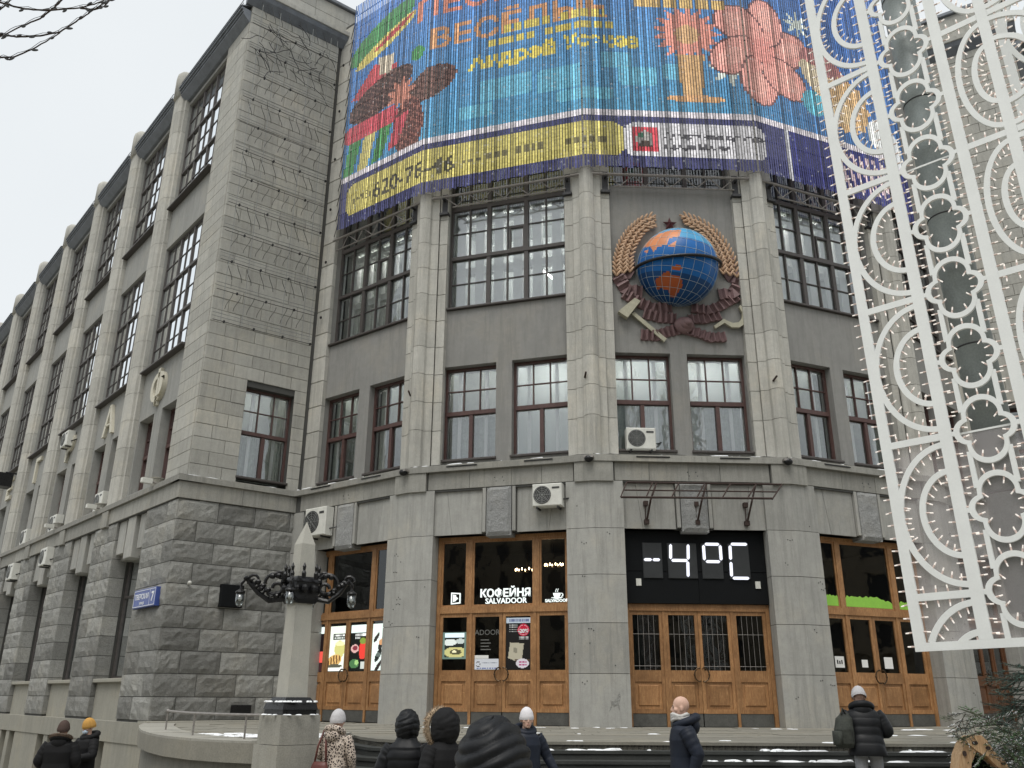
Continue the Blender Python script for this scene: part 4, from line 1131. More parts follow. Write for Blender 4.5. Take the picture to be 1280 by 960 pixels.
st.add(vv, [(k, (k + 1) % 10, 10) for k in range(10)] + [((k + 1) % 10, k, 11) for k in range(10)]); st.build('star', M['starred'], em)
M['tool'] = plain_mat('cream tool paint', (0.42, 0.40, 0.30), 0.5, 0, 0.25, 8)
hm = MB(); hm.extr(F3, [EM(*p) for p in ((133, 697), (222, 625), (252, 640), (180, 727))], -.56, -.36)
hm.extr(F3, [EM(*p) for p in ((205, 700), (222, 690), (382, 822), (368, 838))], -.55, -.47); hm.build('hammer', M['tool'], em)
sk = MB(); out = [(780, 640), (806, 668), (814, 702), (800, 735), (765, 757), (725, 757), (690, 735), (640, 765), (632, 752), (688, 715), (705, 724), (735, 735), (765, 730), (784, 708), (788, 680), (774, 652)]
sk.extr(F3, [EM(*p) for p in out], -.55, -.45); sk.build('sickle', M['tool'], em)
MB().lathe(F3.P(.05, -.6, 13.5), [(1.0, -.01), (1.0, 0)], 24, axis=Vector((*F3.n, 0)).to_track_quat('Z', 'Y').to_matrix()).build('back_plate', M['mauve'], em)

# ------------------------------------------------------------------ temperature display over the middle door
dp = thing('temperature_display', 'black electronic board showing minus four degrees above the middle doors', 'display', tuple(F3.P(0, -.45, 3.93)))
MB().box(F3, -1.855, 1.855, -.60, -.42, 4.74, 5.785, 0, .01).build('display_board', M['black'], dp)
MB().box(F3, -1.855, .055, -.60, -.43, 3.935, 4.735, 0, .006).build('lower_board', M['black'], dp)
MB().box(F3, .06, 1.855, -.60, -.432, 3.935, 4.735, 0, .006).build('lower_board', M['black'], dp)
for a, b in ((-1.37, -.86), (-.72, .05), (.17, .72), (.88, 1.43)): MB().box(F3, a, b, -.42, -.395, 4.56, 5.47, 0, .012).build('digit_module', M['digit'], dp)
def seg(u0, z0, u1, z1):
    a, b = Vector((u0, z0)), Vector((u1, z1)); t = (b - a).normalized(); n = Vector((-t.y, t.x)) * .036
    p = [a, a + t * .035 + n, b - t * .035 + n, b, b - t * .035 - n, a + t * .035 - n]
    MB().extr(F3, [tuple(q) for q in p], -.395, -.375).build('led_segment', M['led'], dp)
for s in ((-1.35, 5.03, -1.135, 5.03), (-1.12, 5.03, -.92, 5.03),
          (-.645, 5.05, -.625, 5.44), (-.63, 5.02, -.20, 5.02), (-.185, 5.04, -.165, 5.44), (-.20, 5.0, -.215, 4.60),
          (.24, 5.03, .24, 5.43), (.27, 5.45, .66, 5.45), (.68, 5.43, .68, 5.03), (.65, 5.0, .27, 5.0),
          (.96, 5.46, 1.40, 5.46), (.94, 5.43, .93, 5.05), (.93, 5.0, .92, 4.62), (.94, 4.585, 1.38, 4.585)): seg(*s)
for u, z in ((-1.50, 4.46), (1.60, 4.42)): tag(MB().box(F3, u - .065, u + .065, -.431, -.405, z - .09, z + .09).build('sensor_box', M['acwhite']), 'small white box on the black board %s the green digits' % ('left below' if u < 0 else 'right below') if False else ('small white box on the black board below the minus sign' if u < 0 else 'small white box on the black board below the letter C'), 'box')

# rusty canopy frame over it
cn = thing('canopy_frame', 'rusty iron canopy frame without glass above the temperature display', 'canopy', tuple(F3.P(.1, 0, 6.9)))
def bar(pts, r=.022, name='canopy_bar', m='rust'): return MB().tube([F3.P(*p) for p in pts], r, 6).build(name, M[m], cn)
bar([(-1.78, -.02, 6.98), (2.35, -.02, 6.99)], .026); bar([(-2.05, .55, 6.45), (1.85, .55, 6.48)], .030); bar([(-1.9, .27, 6.70), (2.1, .27, 6.72)], .02)
for k in range(7):
    a = -1.78 + 4.13 * k / 6; b = -2.05 + 3.9 * k / 6; bar([(a, -.02, 6.98), (b, .55, 6.46)], .02)
for u in (-1.28, .05, 1.36):
    bar([(u + .28, -.02, 6.95), (u + .05, .26, 6.45), (u, -.10, 5.98)], .028, 'canopy_strut'); bar([(u - .02, -.08, 6.45), (u - .03, -.1, 5.98)], .016, 'canopy_strut')
    MB().box(F3, u - .06, u + .06, -.19, -.06, 5.90, 6.02).build('strut_foot', M['rust'], cn); MB().box(F3, u - .06, u + .05, -.19, -.05, 6.38, 6.50).build('strut_foot', M['rust'], cn)

# ------------------------------------------------------------------ cafe signs, posters and papers in the doors
F1, F2, F4, F5 = FAC[1], FAC[2], FAC[4], FAC[5]
cf = thing('cafe_sign', 'lit white two line cafe lettering in the middle pane of the fanlight', 'sign', tuple(F2.P(.07, -.52, 3.98)))
MB().tri(F2, text('КОФЕЙНЯ', .285, .02, .006), .07, 4.165, -.555, -.53).build('sign_letters', M['neon'], cf)
MB().tri(F2, text('SALVADOOR', .195, .02, .003), .09, 3.995, -.555, -.535).build('sign_letters', M['neon'], cf)
cs = thing('cup_sign', 'small lit coffee cup sign in the right side pane of the cafe fanlight', 'sign', tuple(F2.P(1.48, -.52, 4.0)))
cu = MB(); P2 = [(1.38 + .2 * (.5 - .5 * math.cos(w)) , 4.22 - .13 * math.sin(w)) for w in np.linspace(0, math.pi, 10)]
cu.extr(F2, P2, -.555, -.535); cu.extr(F2, [(1.33 + .3 * k / 8, 4.10 - .025 * math.sin(math.pi * k / 8)) for k in range(9)] + [(1.63, 4.11), (1.33, 4.11)], -.553, -.537)
cu.strip(F2, [(1.60 + .05 * math.cos(w), 4.17 + .05 * math.sin(w)) for w in np.linspace(-1.6, 1.6, 8)], [(1.60 + .03 * math.cos(w), 4.17 + .03 * math.sin(w)) for w in np.linspace(-1.6, 1.6, 8)], -.553, -.537, closed=False)
for x in (1.45, 1.50): cu.strip(F2, [(x + .012 * math.sin(z * 60), z) for z in np.linspace(4.24, 4.33, 6)], [(x + .012 + .012 * math.sin(z * 60), z) for z in np.linspace(4.24, 4.33, 6)], -.553, -.54, closed=False)
cu.build('cup_symbol', M['neon'], cs); MB().tri(F2, text('SALVADOOR', .105, .02, .003), 1.47, 3.995, -.555, -.54).build('sign_letters', M['neon'], cs)
bs = thing('book_sign', 'small lit open menu symbol in the left side pane of the cafe fanlight', 'sign', tuple(F2.P(-1.34, -.52, 4.0)))
bk = MB(); bk.strip(F2, [(-1.46, 4.0), (-1.19, 4.02), (-1.19, 4.29), (-1.46, 4.31)], [(-1.43, 4.03), (-1.22, 4.05), (-1.22, 4.26), (-1.43, 4.28)], -.555, -.54)
bk.extr(F2, [(-1.40, 4.06), (-1.32, 4.09), (-1.32, 4.24), (-1.40, 4.26)], -.553, -.54); bk.extr(F2, [(-1.31, 4.11), (-1.26, 4.15), (-1.31, 4.20)], -.553, -.54); bk.build('book_symbol', M['neon'], bs)
for n_, (u, z, dd, w) in enumerate(((.25, 5.0, -2.0, .34), (.95, 5.15, -2.3, .26))):
    ch = thing('chandelier', 'warm lit chandelier hanging in the cafe behind the %s of the fanlight' % ('middle pane' if n_ == 0 else 'right mullion'), 'chandelier', tuple(F2.P(u, dd, z)))
    a = MB(); a.tube([F2.P(u, dd, z + .9), F2.P(u, dd, z)], .01, 5); ring = [(w * math.cos(q), w * .5 * math.sin(q)) for q in np.linspace(0, 2 * math.pi, 11)[:-1]]
    a.tube([F2.P(u + x, dd + y, z) for x, y in ring], .012, 5, closed=True); a.build('chandelier_ring', M['brass'], ch)
    b = MB()
    for x, y in ring: b.ell(F2.P(u + x, dd + y, z + .06), (.018, .018, .04), 0, 6, 4)
    b.build('candle_bulb', M['lampglow'], ch)

def poster(fr, u0, u1, z0, z1, d, fn, label, nx=20, ny=44, m='print', name='poster', grp=None):
    mb = MB(); xs = np.linspace(u0, u1, nx + 1); zs = np.linspace(z0, z1, ny + 1)
    X, Y = np.meshgrid((np.arange(nx) + .5) / nx, (np.arange(ny) + .5) / ny, indexing='ij'); C = fn(X, Y)
    v = [fr.P(x, d, z) for x in xs for z in zs]; f = []; c = []
    for i in range(nx):
        for j in range(ny): f.append((i * (ny + 1) + j, (i + 1) * (ny + 1) + j, (i + 1) * (ny + 1) + j + 1, i * (ny + 1) + j + 1)); c.append(tuple(C[i, j]))
    b0 = len(v); bd = d - .004
    v += [fr.P(u0, bd, z0), fr.P(u1, bd, z0), fr.P(u1, bd, z1), fr.P(u0, bd, z1)]
    mb.v = v; mb.f = [list(q) for q in f] + [[b0 + 3, b0 + 2, b0 + 1, b0]]; mb.m = [0] * len(mb.f); mb.c = c + [(.3, .3, .3)]
    return tag(mb.build(name, M[m], fix=False), label, name if name == 'poster' else 'notice', grp)
def base(X, c): C = np.zeros(X.shape + (3,), np.float32); C[:] = srgb(*c); return C
def put(C, m, c): C[m] = srgb(*c)
def txt(C, X, Y, x0, x1, y0, y1, c, n=9):
    k = ((X - x0) / (x1 - x0) * n) % 1; put(C, (X > x0) & (X < x1) & (Y > y0) & (Y < y1) & (k > .25), c)
def p_red(X, Y):
    C = base(X, (24, 14, 16)); put(C, Y > .84, (226, 238, 234)); put(C, inell(X, Y, .5, .50, .18, .13), (120, 20, 40)); put(C, inell(X, Y, .55, .52, .05, .06), (240, 120, 140)); put(C, inell(X, Y, .1, .3, .3, .12), (214, 74, 70)); put(C, inell(X, Y, .85, .32, .3, .13), (220, 84, 74)); put(C, inell(X, Y, .5, .34, .1, .12), (40, 12, 18)); put(C, inell(X, Y, .5, .08, .5, .14), (58, 34, 36)); put(C, inell(X, Y, .3, .12, .1, .05), (150, 90, 80)); return C
def p_cup(X, Y):
    C = base(X, (226, 234, 222)); put(C, (Y > .70) & (Y < .82) & (X > .2), (18, 20, 18)); txt(C, X, Y, .26, .95, .765, .80, (230, 235, 230)); txt(C, X, Y, .26, .95, .715, .745, (190, 196, 190), 12); put(C, inell(X, Y, .68, .48, .34, .19), (196, 192, 120)); put(C, inell(X, Y, .68, .60, .3, .05), (226, 220, 170)); put(C, inell(X, Y, .35, .22, .5, .14, .1), (206, 168, 104)); put(C, (inell(X, Y, .35, .24, .45, .1, .1)) & (np.sin(X * 34 + Y * 10) > .2), (98, 66, 40)); put(C, (Y < .1), (232, 236, 230)); put(C, inell(X, Y, .4, .11, .5, .04), (84, 84, 70)); return C
def p_juice(X, Y):
    C = base(X, (16, 20, 18)); put(C, Y > .83, (222, 236, 234)); txt(C, X, Y, .25, .95, .755, .80, (232, 236, 234), 8); txt(C, X, Y, .25, .6, .70, .735, (232, 236, 234), 4); put(C, inrr(X, Y, .6, .98, .25, .62, .1), (214, 62, 52)); put(C, inell(X, Y, .78, .64, .2, .07), (120, 140, 60)); put(C, inell(X, Y, .3, .48, .26, .09), (200, 160, 156)); put(C, inell(X, Y, .3, .49, .16, .05), (120, 50, 60)); put(C, inell(X, Y, .3, .15, .3, .1), (70, 110, 70)); put(C, inell(X, Y, .45, .18, .12, .06), (150, 190, 120)); put(C, inrr(X, Y, .7, .98, .04, .2, .05), (190, 196, 190)); return C
def p_tools(X, Y):
    C = base(X, (222, 236, 230))
    for q in ((.62, .60, .24, .08, (190, 140, 96)), (.62, .60, .28, .1, (40, 40, 40)), (.25, .70, .2, .06, (50, 46, 44)), (.4, .32, .24, .09, (30, 34, 32)), (.8, .25, .1, .06, (60, 66, 62)), (.45, .1, .28, .06, (44, 36, 34))): put(C, inell(X, Y, *q[:4], .5), q[4])
    put(C, inell(X, Y, .62, .60, .22, .07), (196, 146, 104)); put(C, inell(X, Y, .4, .33, .15, .05), (90, 100, 96)); return C
us = [-1.76 + .88 * k for k in range(5)]
for k, (fn, lb) in enumerate(((p_red, 'backlit poster of a red mulled drink in the leftmost cafe door leaf'), (p_cup, 'backlit pale poster of a latte and croissant in a cafe door'), (p_juice, 'backlit black poster of red juice and food in a cafe door'), (p_tools, 'backlit white poster of coffee utensils beside the pier'))):
    a, b = us[k] + .13, us[k + 1] - .11; poster(F1, a, b, ZT + 1.34, 3.58, -.575, fn, lb, 24, 52, 'poster', grp='backlit posters in the left doors')
def p_frame(X, Y):
    C = base(X, (92, 112, 104)); m = (X > .07) & (X < .93) & (Y > .05) & (Y < .96); put(C, m, (30, 36, 34)); put(C, m & (Y > .80), (206, 226, 236)); put(C, m & inell(X, Y, .3, .62, .3, .12), (196, 204, 200)); put(C, m & inell(X, Y, .75, .66, .2, .1), (170, 180, 176)); put(C, m & inell(X, Y, .55, .25, .5, .2), (176, 172, 116)); put(C, m & inell(X, Y, .55, .26, .25, .1), (72, 70, 50)); put(C, m & inell(X, Y, .5, .27, .1, .05), (210, 206, 170)); return C
poster(F2, us[0] + .09, us[1] - .12, 2.60, 3.28, -.565, p_frame, 'framed menu poster behind the leftmost leaf of the cafe doors', 22, 30, 'poster')
def p_sale(X, Y):
    C = base(X, (28, 26, 26)); put(C, Y > .90, (206, 220, 236)); txt(C, X, Y, .1, .92, .925, .97, (120, 130, 170), 10); put(C, inell(X, Y, .7, .76, .24, .12), (205, 36, 66)); put(C, inell(X, Y, .7, .76, .20, .10) & ~inell(X, Y, .7, .76, .185, .09), (240, 190, 200))
    for y in (.86, .82, .77, .73): txt(C, X, Y, .1, .45, y - .012, y + .012, (200, 200, 200), 7)
    for y in (.62, .585): txt(C, X, Y, .5, .9, y - .01, y + .012, (220, 220, 220), 7)
    put(C, inpoly(X, Y, [(.08, .22), (.16, .52), (.72, .50), (.62, .12)]), (196, 190, 170)); put(C, inpoly(X, Y, [(.3, .42), (.46, .41), (.44, .31), (.29, .33)]), (150, 146, 130)); put(C, inell(X, Y, .66, .2, .3, .1) & (Y < .2), (90, 70, 56)); put(C, inell(X, Y, .66, .12, .26, .09), (232, 226, 236)); txt(C, X, Y, .5, .82, .125, .155, (190, 60, 130), 5); txt(C, X, Y, .5, .82, .08, .11, (190, 60, 130), 5); return C
poster(F2, us[2] + .10, us[3] - .11, ZT + 1.33, 3.62, -.565, p_sale, 'black sale poster with a red round badge in the cafe door', 40, 76, 'print')
tag(MB().tri(F2, text('-20%', .13, .004, .006), us[2] + .56, 3.24, -.563, -.558).build('badge_text', M['signwhite']), 'white minus twenty percent figures on the red badge of the sale poster', 'lettering')
def p_note(X, Y):
    C = base(X, (222, 226, 234)); txt(C, X, Y, .3, .95, .60, .66, (150, 156, 170), 12); txt(C, X, Y, .3, .95, .38, .44, (150, 156, 170), 12); txt(C, X, Y, .1, .9, .12, .2, (60, 80, 160), 8); put(C, inell(X, Y, .17, .5, .09, .26) & ~inell(X, Y, .17, .5, .07, .2), (60, 50, 60)); return C
poster(F2, us[1] + .10, us[2] - .10, ZT + 1.335, 2.60, -.565, p_note, 'white notice strip taped low in the second cafe door leaf', 34, 12, name='notice')
tag(MB().box(F2, us[1] + .10, us[1] + .50, -.57, -.565, 2.605, 2.69).build('paper_sheet', M['paper']), 'small white paper stuck directly above the notice strip on the cafe door', 'paper')
mt = MB(); mt.tri(F2, text('ADOOR', .19, .002, 0), us[1] + .46, 3.2, -.565, -.562)
for k in range(4): mt.box(F2, us[1] + .28, us[1] + .56 - .05 * (k % 2), -.565, -.562, 2.82 + .08 * k, 2.845 + .08 * k)
tag(mt.build('door_lettering', plain_mat('faded glass lettering', (.16, .16, .15), .5)), 'faint grey lettering and opening hours on the dark glass of the cafe door', 'lettering')
for k, (u, w, z, h_, lb) in enumerate(((us[0] + .50, .30, 2.43, .28, 'white paper printed with black marks low in the leaf nearest the pier'), (us[1] + .46, .2, 2.45, .19, 'small square paper on the second leaf of the green striped doors'), (us[2] + .40, .29, 2.43, .29, 'plain white paper on the third leaf of the green striped doors'))):
    o = MB(); o.box(F4, u - w / 2, u + w / 2, -.572, -.566, z, z + h_)
    if k == 0:
        for q in range(3): o.box(F4, u - .09 + .07 * q, u - .05 + .07 * q, -.566, -.564, z + .09, z + .19 - .02 * (q == 1), 1)
    tag(o.build('paper_sheet', [M['paper'], M['black']]), lb, 'paper')
for n_, (a, b) in enumerate(((-1.71, -1.065), (-.815, .815), (1.065, 1.71))):
    top = [(b - (b - a) * k / 22, 4.20 + (.06 if n_ < 2 else -.02) - .07 * (k / 22 < .25 and n_ == 1) + rnd.uniform(-.03, .03) - (.07 if (k == 0 or k == 22) else 0)) for k in range(23)]
    tag(MB().extr(F4, [(a, 3.985), (b, 3.985)] + top, -.575, -.565).build('green_film', M['green']), ['lime green film strip in the left pane of the fanlight', 'wide lime green film strip with torn edge in the middle pane of the fanlight', 'lime green film strip in the right pane of the fanlight'][n_], 'film', 'green films in the right fanlight')
# garland on the dark doors of the last bay
gl_ = thing('string_lights', 'string of small lights hanging down beside the dark brown doors on the right', 'string lights', tuple(F5.P(-1.7, -.4, 3.5)))
pts = [F5.P(-1.68 + .06 * math.sin(z * 5) + (.7 if z > 3.6 else 0) * (z - 3.6), -.42 + .03 * math.sin(z * 9), z) for z in np.arange(1.3, 4.6, .1)]
MB().tube(pts, .03, 5).build('garland_cord', M['iron'], gl_)
b = MB()
for p in pts:
    for _ in range(3): b.ell((p[0] + rnd.uniform(-.06, .06), p[1] + rnd.uniform(-.06, .06), p[2] + rnd.uniform(-.05, .05)), (.016, .016, .016), 0, 5, 4)
b.build('garland_bulb', M['bulb'], gl_, kind='stuff')

# ------------------------------------------------------------------ things fixed to the walls
def ac_unit(fr, u, z, d, label, w=.80, h=.60, grp='air conditioners on the walls', rev=False, feet=False):
    t = thing('air_conditioner', label, 'air conditioner', tuple(fr.P(u, d, z)), grp)
    MB().box(fr, u - w / 2, u + w / 2, d, d + .30, z, z + h, 0, .025).build('casing', M['acwhite'], t)
    s = -1 if not rev else 1; cx = u + s * w * .16
    P = lambda r, dd: None
    g = MB(); rot = Vector((*fr.n, 0)).to_track_quat('Z', 'Y').to_matrix(); c = fr.P(cx, d + .295, z + h / 2)
    g.lathe(c, [(h * .40, 0), (h * .40, .012), (h * .38, .014), (.02, .014)], 22, axis=rot); g.build('fan_recess', M['acdark'], t)
    q = MB()
    for r in (.12, .20, .28, .36): q.tube([fr.P(cx + h * r * math.cos(w_), d + .318, z + h / 2 + h * r * math.sin(w_)) for w_ in np.linspace(0, 2 * math.pi, 19)[:-1]], .005, 4, closed=True)
    for k in range(8): q.tube([fr.P(cx, d + .318, z + h / 2), fr.P(cx + h * .4 * math.cos(k * math.pi / 4), d + .318, z + h / 2 + h * .4 * math.sin(k * math.pi / 4))], .005, 4)
    q.build('fan_grille', M['wire'], t)
    MB().box(fr, u - s * w * .30 - .10, u - s * w * .30 + .10, d + .301, d + .308, z + h * .76, z + h * .84).build('name_plate', M['acdark'], t)
    for x in (-.28, .28):
        k = MB(); k.box(fr, u + x - .02, u + x + .02, d - .22, d + .28, z - .05, z - .004); k.box(fr, u + x - .0195, u + x + .0195, d - .22, d - .17, z - .35 if not feet else z - .18, z - .045)
        k.build('bracket', M['darksteel'], t)
    c = MB(); c.tube([fr.P(u + w / 2 * -s, d + .12, z + .2), fr.P(u + (w / 2 + .10) * -s, d + .05, z + .22), fr.P(u + (w / 2 + .22) * -s, d - .1, z + .3), fr.P(u + (w / 2 + .24) * -s, d - .22, z + .34)], .022, 6); c.build('pipe', M['blackgloss'], t)
    return t
ac_unit(F2, 1.42, 6.37, -.14, 'white air conditioner on the lintel above the cafe doors')
ac_unit(F3, -1.27, 7.98, -.62, 'white air conditioner standing on the ledge in front of a window', feet=True)
ac_unit(F1, -.95, 6.15, -.10, 'large white air conditioner in the inner corner behind the lamp obelisk', w=.95, h=.85)
for k, (u, z, d, lb) in enumerate(((7.75, 7.80, -.42, 'white air conditioner on the street front ledge nearest the corner'), (13.3, 7.80, -.42, 'white air conditioner on the street front ledge, second from the corner'), (17.6, 7.80, -.42, 'white air conditioner on the street front ledge, third from the corner'),
                                  (12.6, 6.35, -.15, 'white air conditioner below the street front ledge near the corner'), (17.5, 6.25, -.15, 'white air conditioner below the street front ledge farther along'), (13.8, 11.6, -.40, 'white air conditioner high up under a big street front window'))):
    ac_unit(FA, u, z, d, lb, w=.85, h=.68, rev=True)
class FrR(Fr):
    def P(s, u, d, z):
        q = s.o + s.t * u + s.n * d; return (q[0], q[1], zA(-u, z))
FAR = FrR(C0, -tA, nA)
for k, (c, w) in enumerate(zip('ФАРГЕЛЕТ', range(8))):
    uc = UC0 + PITCHA * k + .15
    mb = MB(); mb.tri(FAR, text(c, 1.62, .1, .03), -uc, 11.02, -.46, -.34)
    tag(mb.build('wall_letter', M['letter']), 'cream wall letter %s on the street front, %s' % (c, ['nearest the corner', 'second from the corner', 'third from the corner', 'fourth from the corner', 'fifth from the corner', 'sixth from the corner', 'seventh from the corner', 'farthest down the street'][k]), 'letter', 'wall letters along the street front')
sg = thing('street_sign', 'blue street name sign with number seven at the building corner', 'street sign', tuple(FA.P(1.25, -.05, 4.0)))
MB().box(FA, .42, 2.12, -.12, .02, 4.02, 4.54, 0, .012).build('sign_box', M['blue'], sg)
s_ = MB(); s_.tri(FAR, text('ТВЕРСКАЯ', .205, .01, .003), -1.47, 4.26, .021, .026); s_.tri(FAR, text('улица', .13, .01), -1.42, 4.11, .021, .026); s_.tri(FAR, text('7', .36, .01, .012), -.64, 4.17, .021, .026)
s_.strip(FAR, [(-2.09, 4.05), (-.45, 4.05), (-.45, 4.51), (-2.09, 4.51)], [(-2.075, 4.065), (-.465, 4.065), (-.465, 4.495), (-2.075, 4.495)], .019, .025); s_.box(FAR, -.86, -.85, .019, .025, 4.07, 4.49)
s_.build('sign_lettering', M['signwhite'], sg)
tag(MB().box(FB, 1.64, 2.30, -.16, .05, 4.06, 4.70, 0, .02).build('equipment_box', M['black']), 'black metal box on the rough stone wall behind the left lantern', 'box')
c = FB.P(.72, .0, 4.66); tag(MB().tube([FB.P(.72, -.14, 4.64), FB.P(.72, -.02, 4.66)], .03, 8).ell(c, (.055, .055, .055), 0, 10, 7).build('alarm_light', M['acwhite']), 'small white alarm lamp on the rough corner stones', 'alarm')
tag(MB().box(FB, 2.35, 2.95, -.15, -.085, 1.18, 1.42, 0, .02).build('vent_cover', M['iron']), 'dark vent cover low on the rough stone wall above the ramp', 'vent')
def flood(p, fr, u, lab):
    t = thing('flood_lamp', lab, 'lamp', tuple(p), 'flood lamps on the ledge over the piers')
    MB().box(fr, u - .13, u + .13, -.05, .16, 7.60, 7.66).build('lamp_shade', M['steel'], t)
    MB().ell(fr.P(u, .09, 7.585), (.12, .10, .10), 0, 12, 7).build('lamp_body', M['iron'], t, True)
for i, lb in ((1, 'dark flood lamp on the ledge over the pier left of the cafe doors'), (2, 'dark flood lamp on the ledge over the pier right of the cafe doors'), (3, 'dark flood lamp on the ledge over the pier right of the display')): flood(FAC[i].P(hw(0) - .02, .06, 7.6), FAC[i], hw(0) - .1, lb)
for k, u in enumerate((2.0, 7.2, 12.2)):
    t = thing('security_camera', 'white security camera at the ledge of the street front, %s from the corner' % ('first', 'second', 'third')[k], 'camera', tuple(FA.P(u, .05, 7.74)))
    MB().tube([FA.P(u, -.1, 7.78), FA.P(u, .12, 7.82)], .03, 6).build('camera_arm', M['steel'], t)
    MB().box(FA, u - .07, u + .07, .05, .38, 7.74, 7.90, 0, .02).build('camera_body', M['acwhite'], t)
    MB().lathe(FA.P(u + .3, -.2, 7.74), [(.17, 0), (.2, .22), (.22, .24), (.22, .27)], 12).build('camera_pot', M['concrete'], t)
for i in range(1, 6):
    for a in ((-1.5, -.6), (.75, 1.55)):
        MB().box(FAC[i], a[0], a[1], -.004, .018, 7.655, 7.685).build('drip_bar', M['iron'], B)
wl = thing('wall_lantern', 'black square lantern sticking out high on the far street front', 'lantern', tuple(FA.P(21.6, .3, 11.4)))
MB().tube([FA.P(21.6, -.4, 12.0), FA.P(21.6, .3, 12.0)], .04, 6).build('lantern_arm', M['iron'], wl); MB().box(FA, 21.25, 21.95, 0, .7, 11.2, 11.9, 0, .06).build('lantern_box', M['iron'], wl)

M['wire2'] = plain_mat('weathered grey cable', (.085, .086, .084), .7, 0, .8, 3)
# garland wires stretched in front of the end wall
wg = thing('garland_net', 'net of hanging garland wires stretched in front of the pale end wall', 'garland', tuple(FB.P(2.1, -.1, 12.6)))
for u in (.62, 1.3, 2.6, 3.35, 3.62): MB().tube([FB.P(u, -.05, 12.75), FB.P(u + .03, -.05, 25.4)], .010, 4).build('upright_wire', M['wire'], wg)
z = 12.75; k = 0
while z < 25.3:
    for dz, dd in ((0, -.04), (.16, -.10), (.30, -.14)): MB().tube([FB.P(.36, dd, z + dz), FB.P(2.0, dd, z + dz - .015), FB.P(3.75, dd, z + dz + .01)], .012, 4).build('level_wire', M['darksteel' if dz == 0 else 'wire'], wg)
    for u in np.arange(.7, 3.7, .98): MB().box(FB, u + .3 * (k % 2), u + .3 * (k % 2) + .05, -.07, -.0, z - .035, z + .035).build('wire_clamp', M['iron'], wg)
    z += 1.06; k += 1
hg = MB(); z = 13.1; k = 0
while z < 25.0:
    for u in np.arange(.75, 3.5, .36):
        s = (1 if k % 2 else -1); r = rnd.uniform(-.04, .04); hgt = .62; rl = rnd.uniform(.85, 1.1)
        pts = [FB.P(u + s * (.10 * math.cos(q * 3.0) - .04) + r * 2, -.08, z + .1 + hgt * q * rl) for q in np.linspace(0, 1, 6)]; hg.tube(pts, .010, 4)
    z += 1.06; k += 1
hg.build('hanging_wire', M['wire2'], wg, kind='stuff')
tg = MB()
for _ in range(26):
    p = [FB.P(rnd.uniform(.6, 3.3), -.1, rnd.uniform(22.6, 24.8))]
    a = rnd.uniform(0, 6.28)
    for q in range(6):
        a += rnd.uniform(-.5, .5); l = p[-1]; p.append((l[0] + FB.t[0] * .16 * math.cos(a), l[1] + FB.t[1] * .16 * math.cos(a), l[2] + .16 * math.sin(a)))
    tg.tube(p, .014, 4)
tg.build('tangled_wire', M['darksteel'], wg, kind='stuff')
# ------------------------------------------------------------------ ground, terrace, steps
def gz(x, y): return -0.12 + min(0.0, 0.062 * (x + 0.5)) if x > -14 else -0.12 + 0.062 * -13.5
gv, gf = [], []
xs = [-300, -120, -60, -30, -20, -14, -12, -10, -8, -6, -4, -2, -.5, 2, 6, 12, 30, 60, 120, 300]; ys = [-200, -60, -20, -5, 0, 5, 10, 15, 20, 26, 40, 80, 160, 400]
for x in xs:
    for y in ys: gv.append((x, y, gz(x, y)))
ny = len(ys)
for i in range(len(xs) - 1):
    for j in range(ny - 1): gf.append((i * ny + j, (i + 1) * ny + j, (i + 1) * ny + j + 1, i * ny + j + 1))
MB().add(gv, gf).build('pavement', M['terr'], kind='structure', fix=False)
# houses across the square behind the viewer: the glass of the front mirrors them
M['oppo'] = stone_mat('ochre house plaster', (0.36, 0.31, 0.235), .75, .05, .3)
oh = MB(); ow = MB()
for x0, x1, y0, h in ((-62, -22, -30, 19), (-18, 14, -34, 22), (14.4, 60, -33, 17), (48, 0, 0, 16), (-48, 0, 0, 15)):
    f_ = Fr((x0, y0), (1, 0), (0, 1)) if h not in (15, 16) else Fr((x0, -28), (0, 1), (-1, 0)) if x0 > 0 else Fr((x0, 8), (0, -1), (1, 0)); w = x1 - x0 if h not in (15, 16) else 44 if x0 > 0 else 36
    oh.box(f_, 0, w, -10, 0, -1, h); oh.box(f_, -.3, w + .3, -1, .6, h - .9, h - .3); oh.box(f_, 0, w, -.2, .25, 4.6, 5.0)
    for q in range(int(w / 3.2)):
        for r_ in range(int((h - 2) / 3.3)):
            u = 1.0 + q * 3.2; z = 1.4 + r_ * 3.3
            ow.box(f_, u, u + 1.4, -.2, .02, z, z + 2.0); oh.box(f_, u - .15, u, -.1, .1, z - .1, z + 2.1); oh.box(f_, u + 1.4, u + 1.55, -.1, .1, z - .1, z + 2.1); oh.box(f_, u - .2, u + 1.6, -.1, .16, z + 2.1, z + 2.3)
oh.build('opposite_houses', M['oppo'], kind='structure', fix=False); ow.build('opposite_windows', M['acdark'], kind='structure', fix=False)
ter = None
EDGE = [(-3.02, 17.5), (-2.6, 16.2), (-2.2, 15.4), (-1.7, 15.0), (-.9, 14.86), (1.0, 14.83), (15.5, 14.8)]
def wp2(i, u, d): return FAC[i].P(u, d, 0)[:2]
back = [(15.5, 24.0), wp2(5, 2.6, -1.0), wp2(4, hw(-1.), -1.), wp2(3, hw(-1.), -1.), wp2(2, hw(-1.), -1.), wp2(1, hw(-1.), -1.), wp2(1, -2.4, -1.0), FB.P(.3, -.3, 0)[:2]]
CURVE = [(-9.1, 23.0), (-8.5, 21.2), (-7.85, 19.6), (-7.2, 18.1), (-6.5, 16.75), (-5.8, 15.65), (-5.1, 14.85), (-4.45, 14.35), (-3.9, 14.08), (-3.5, 13.95)]
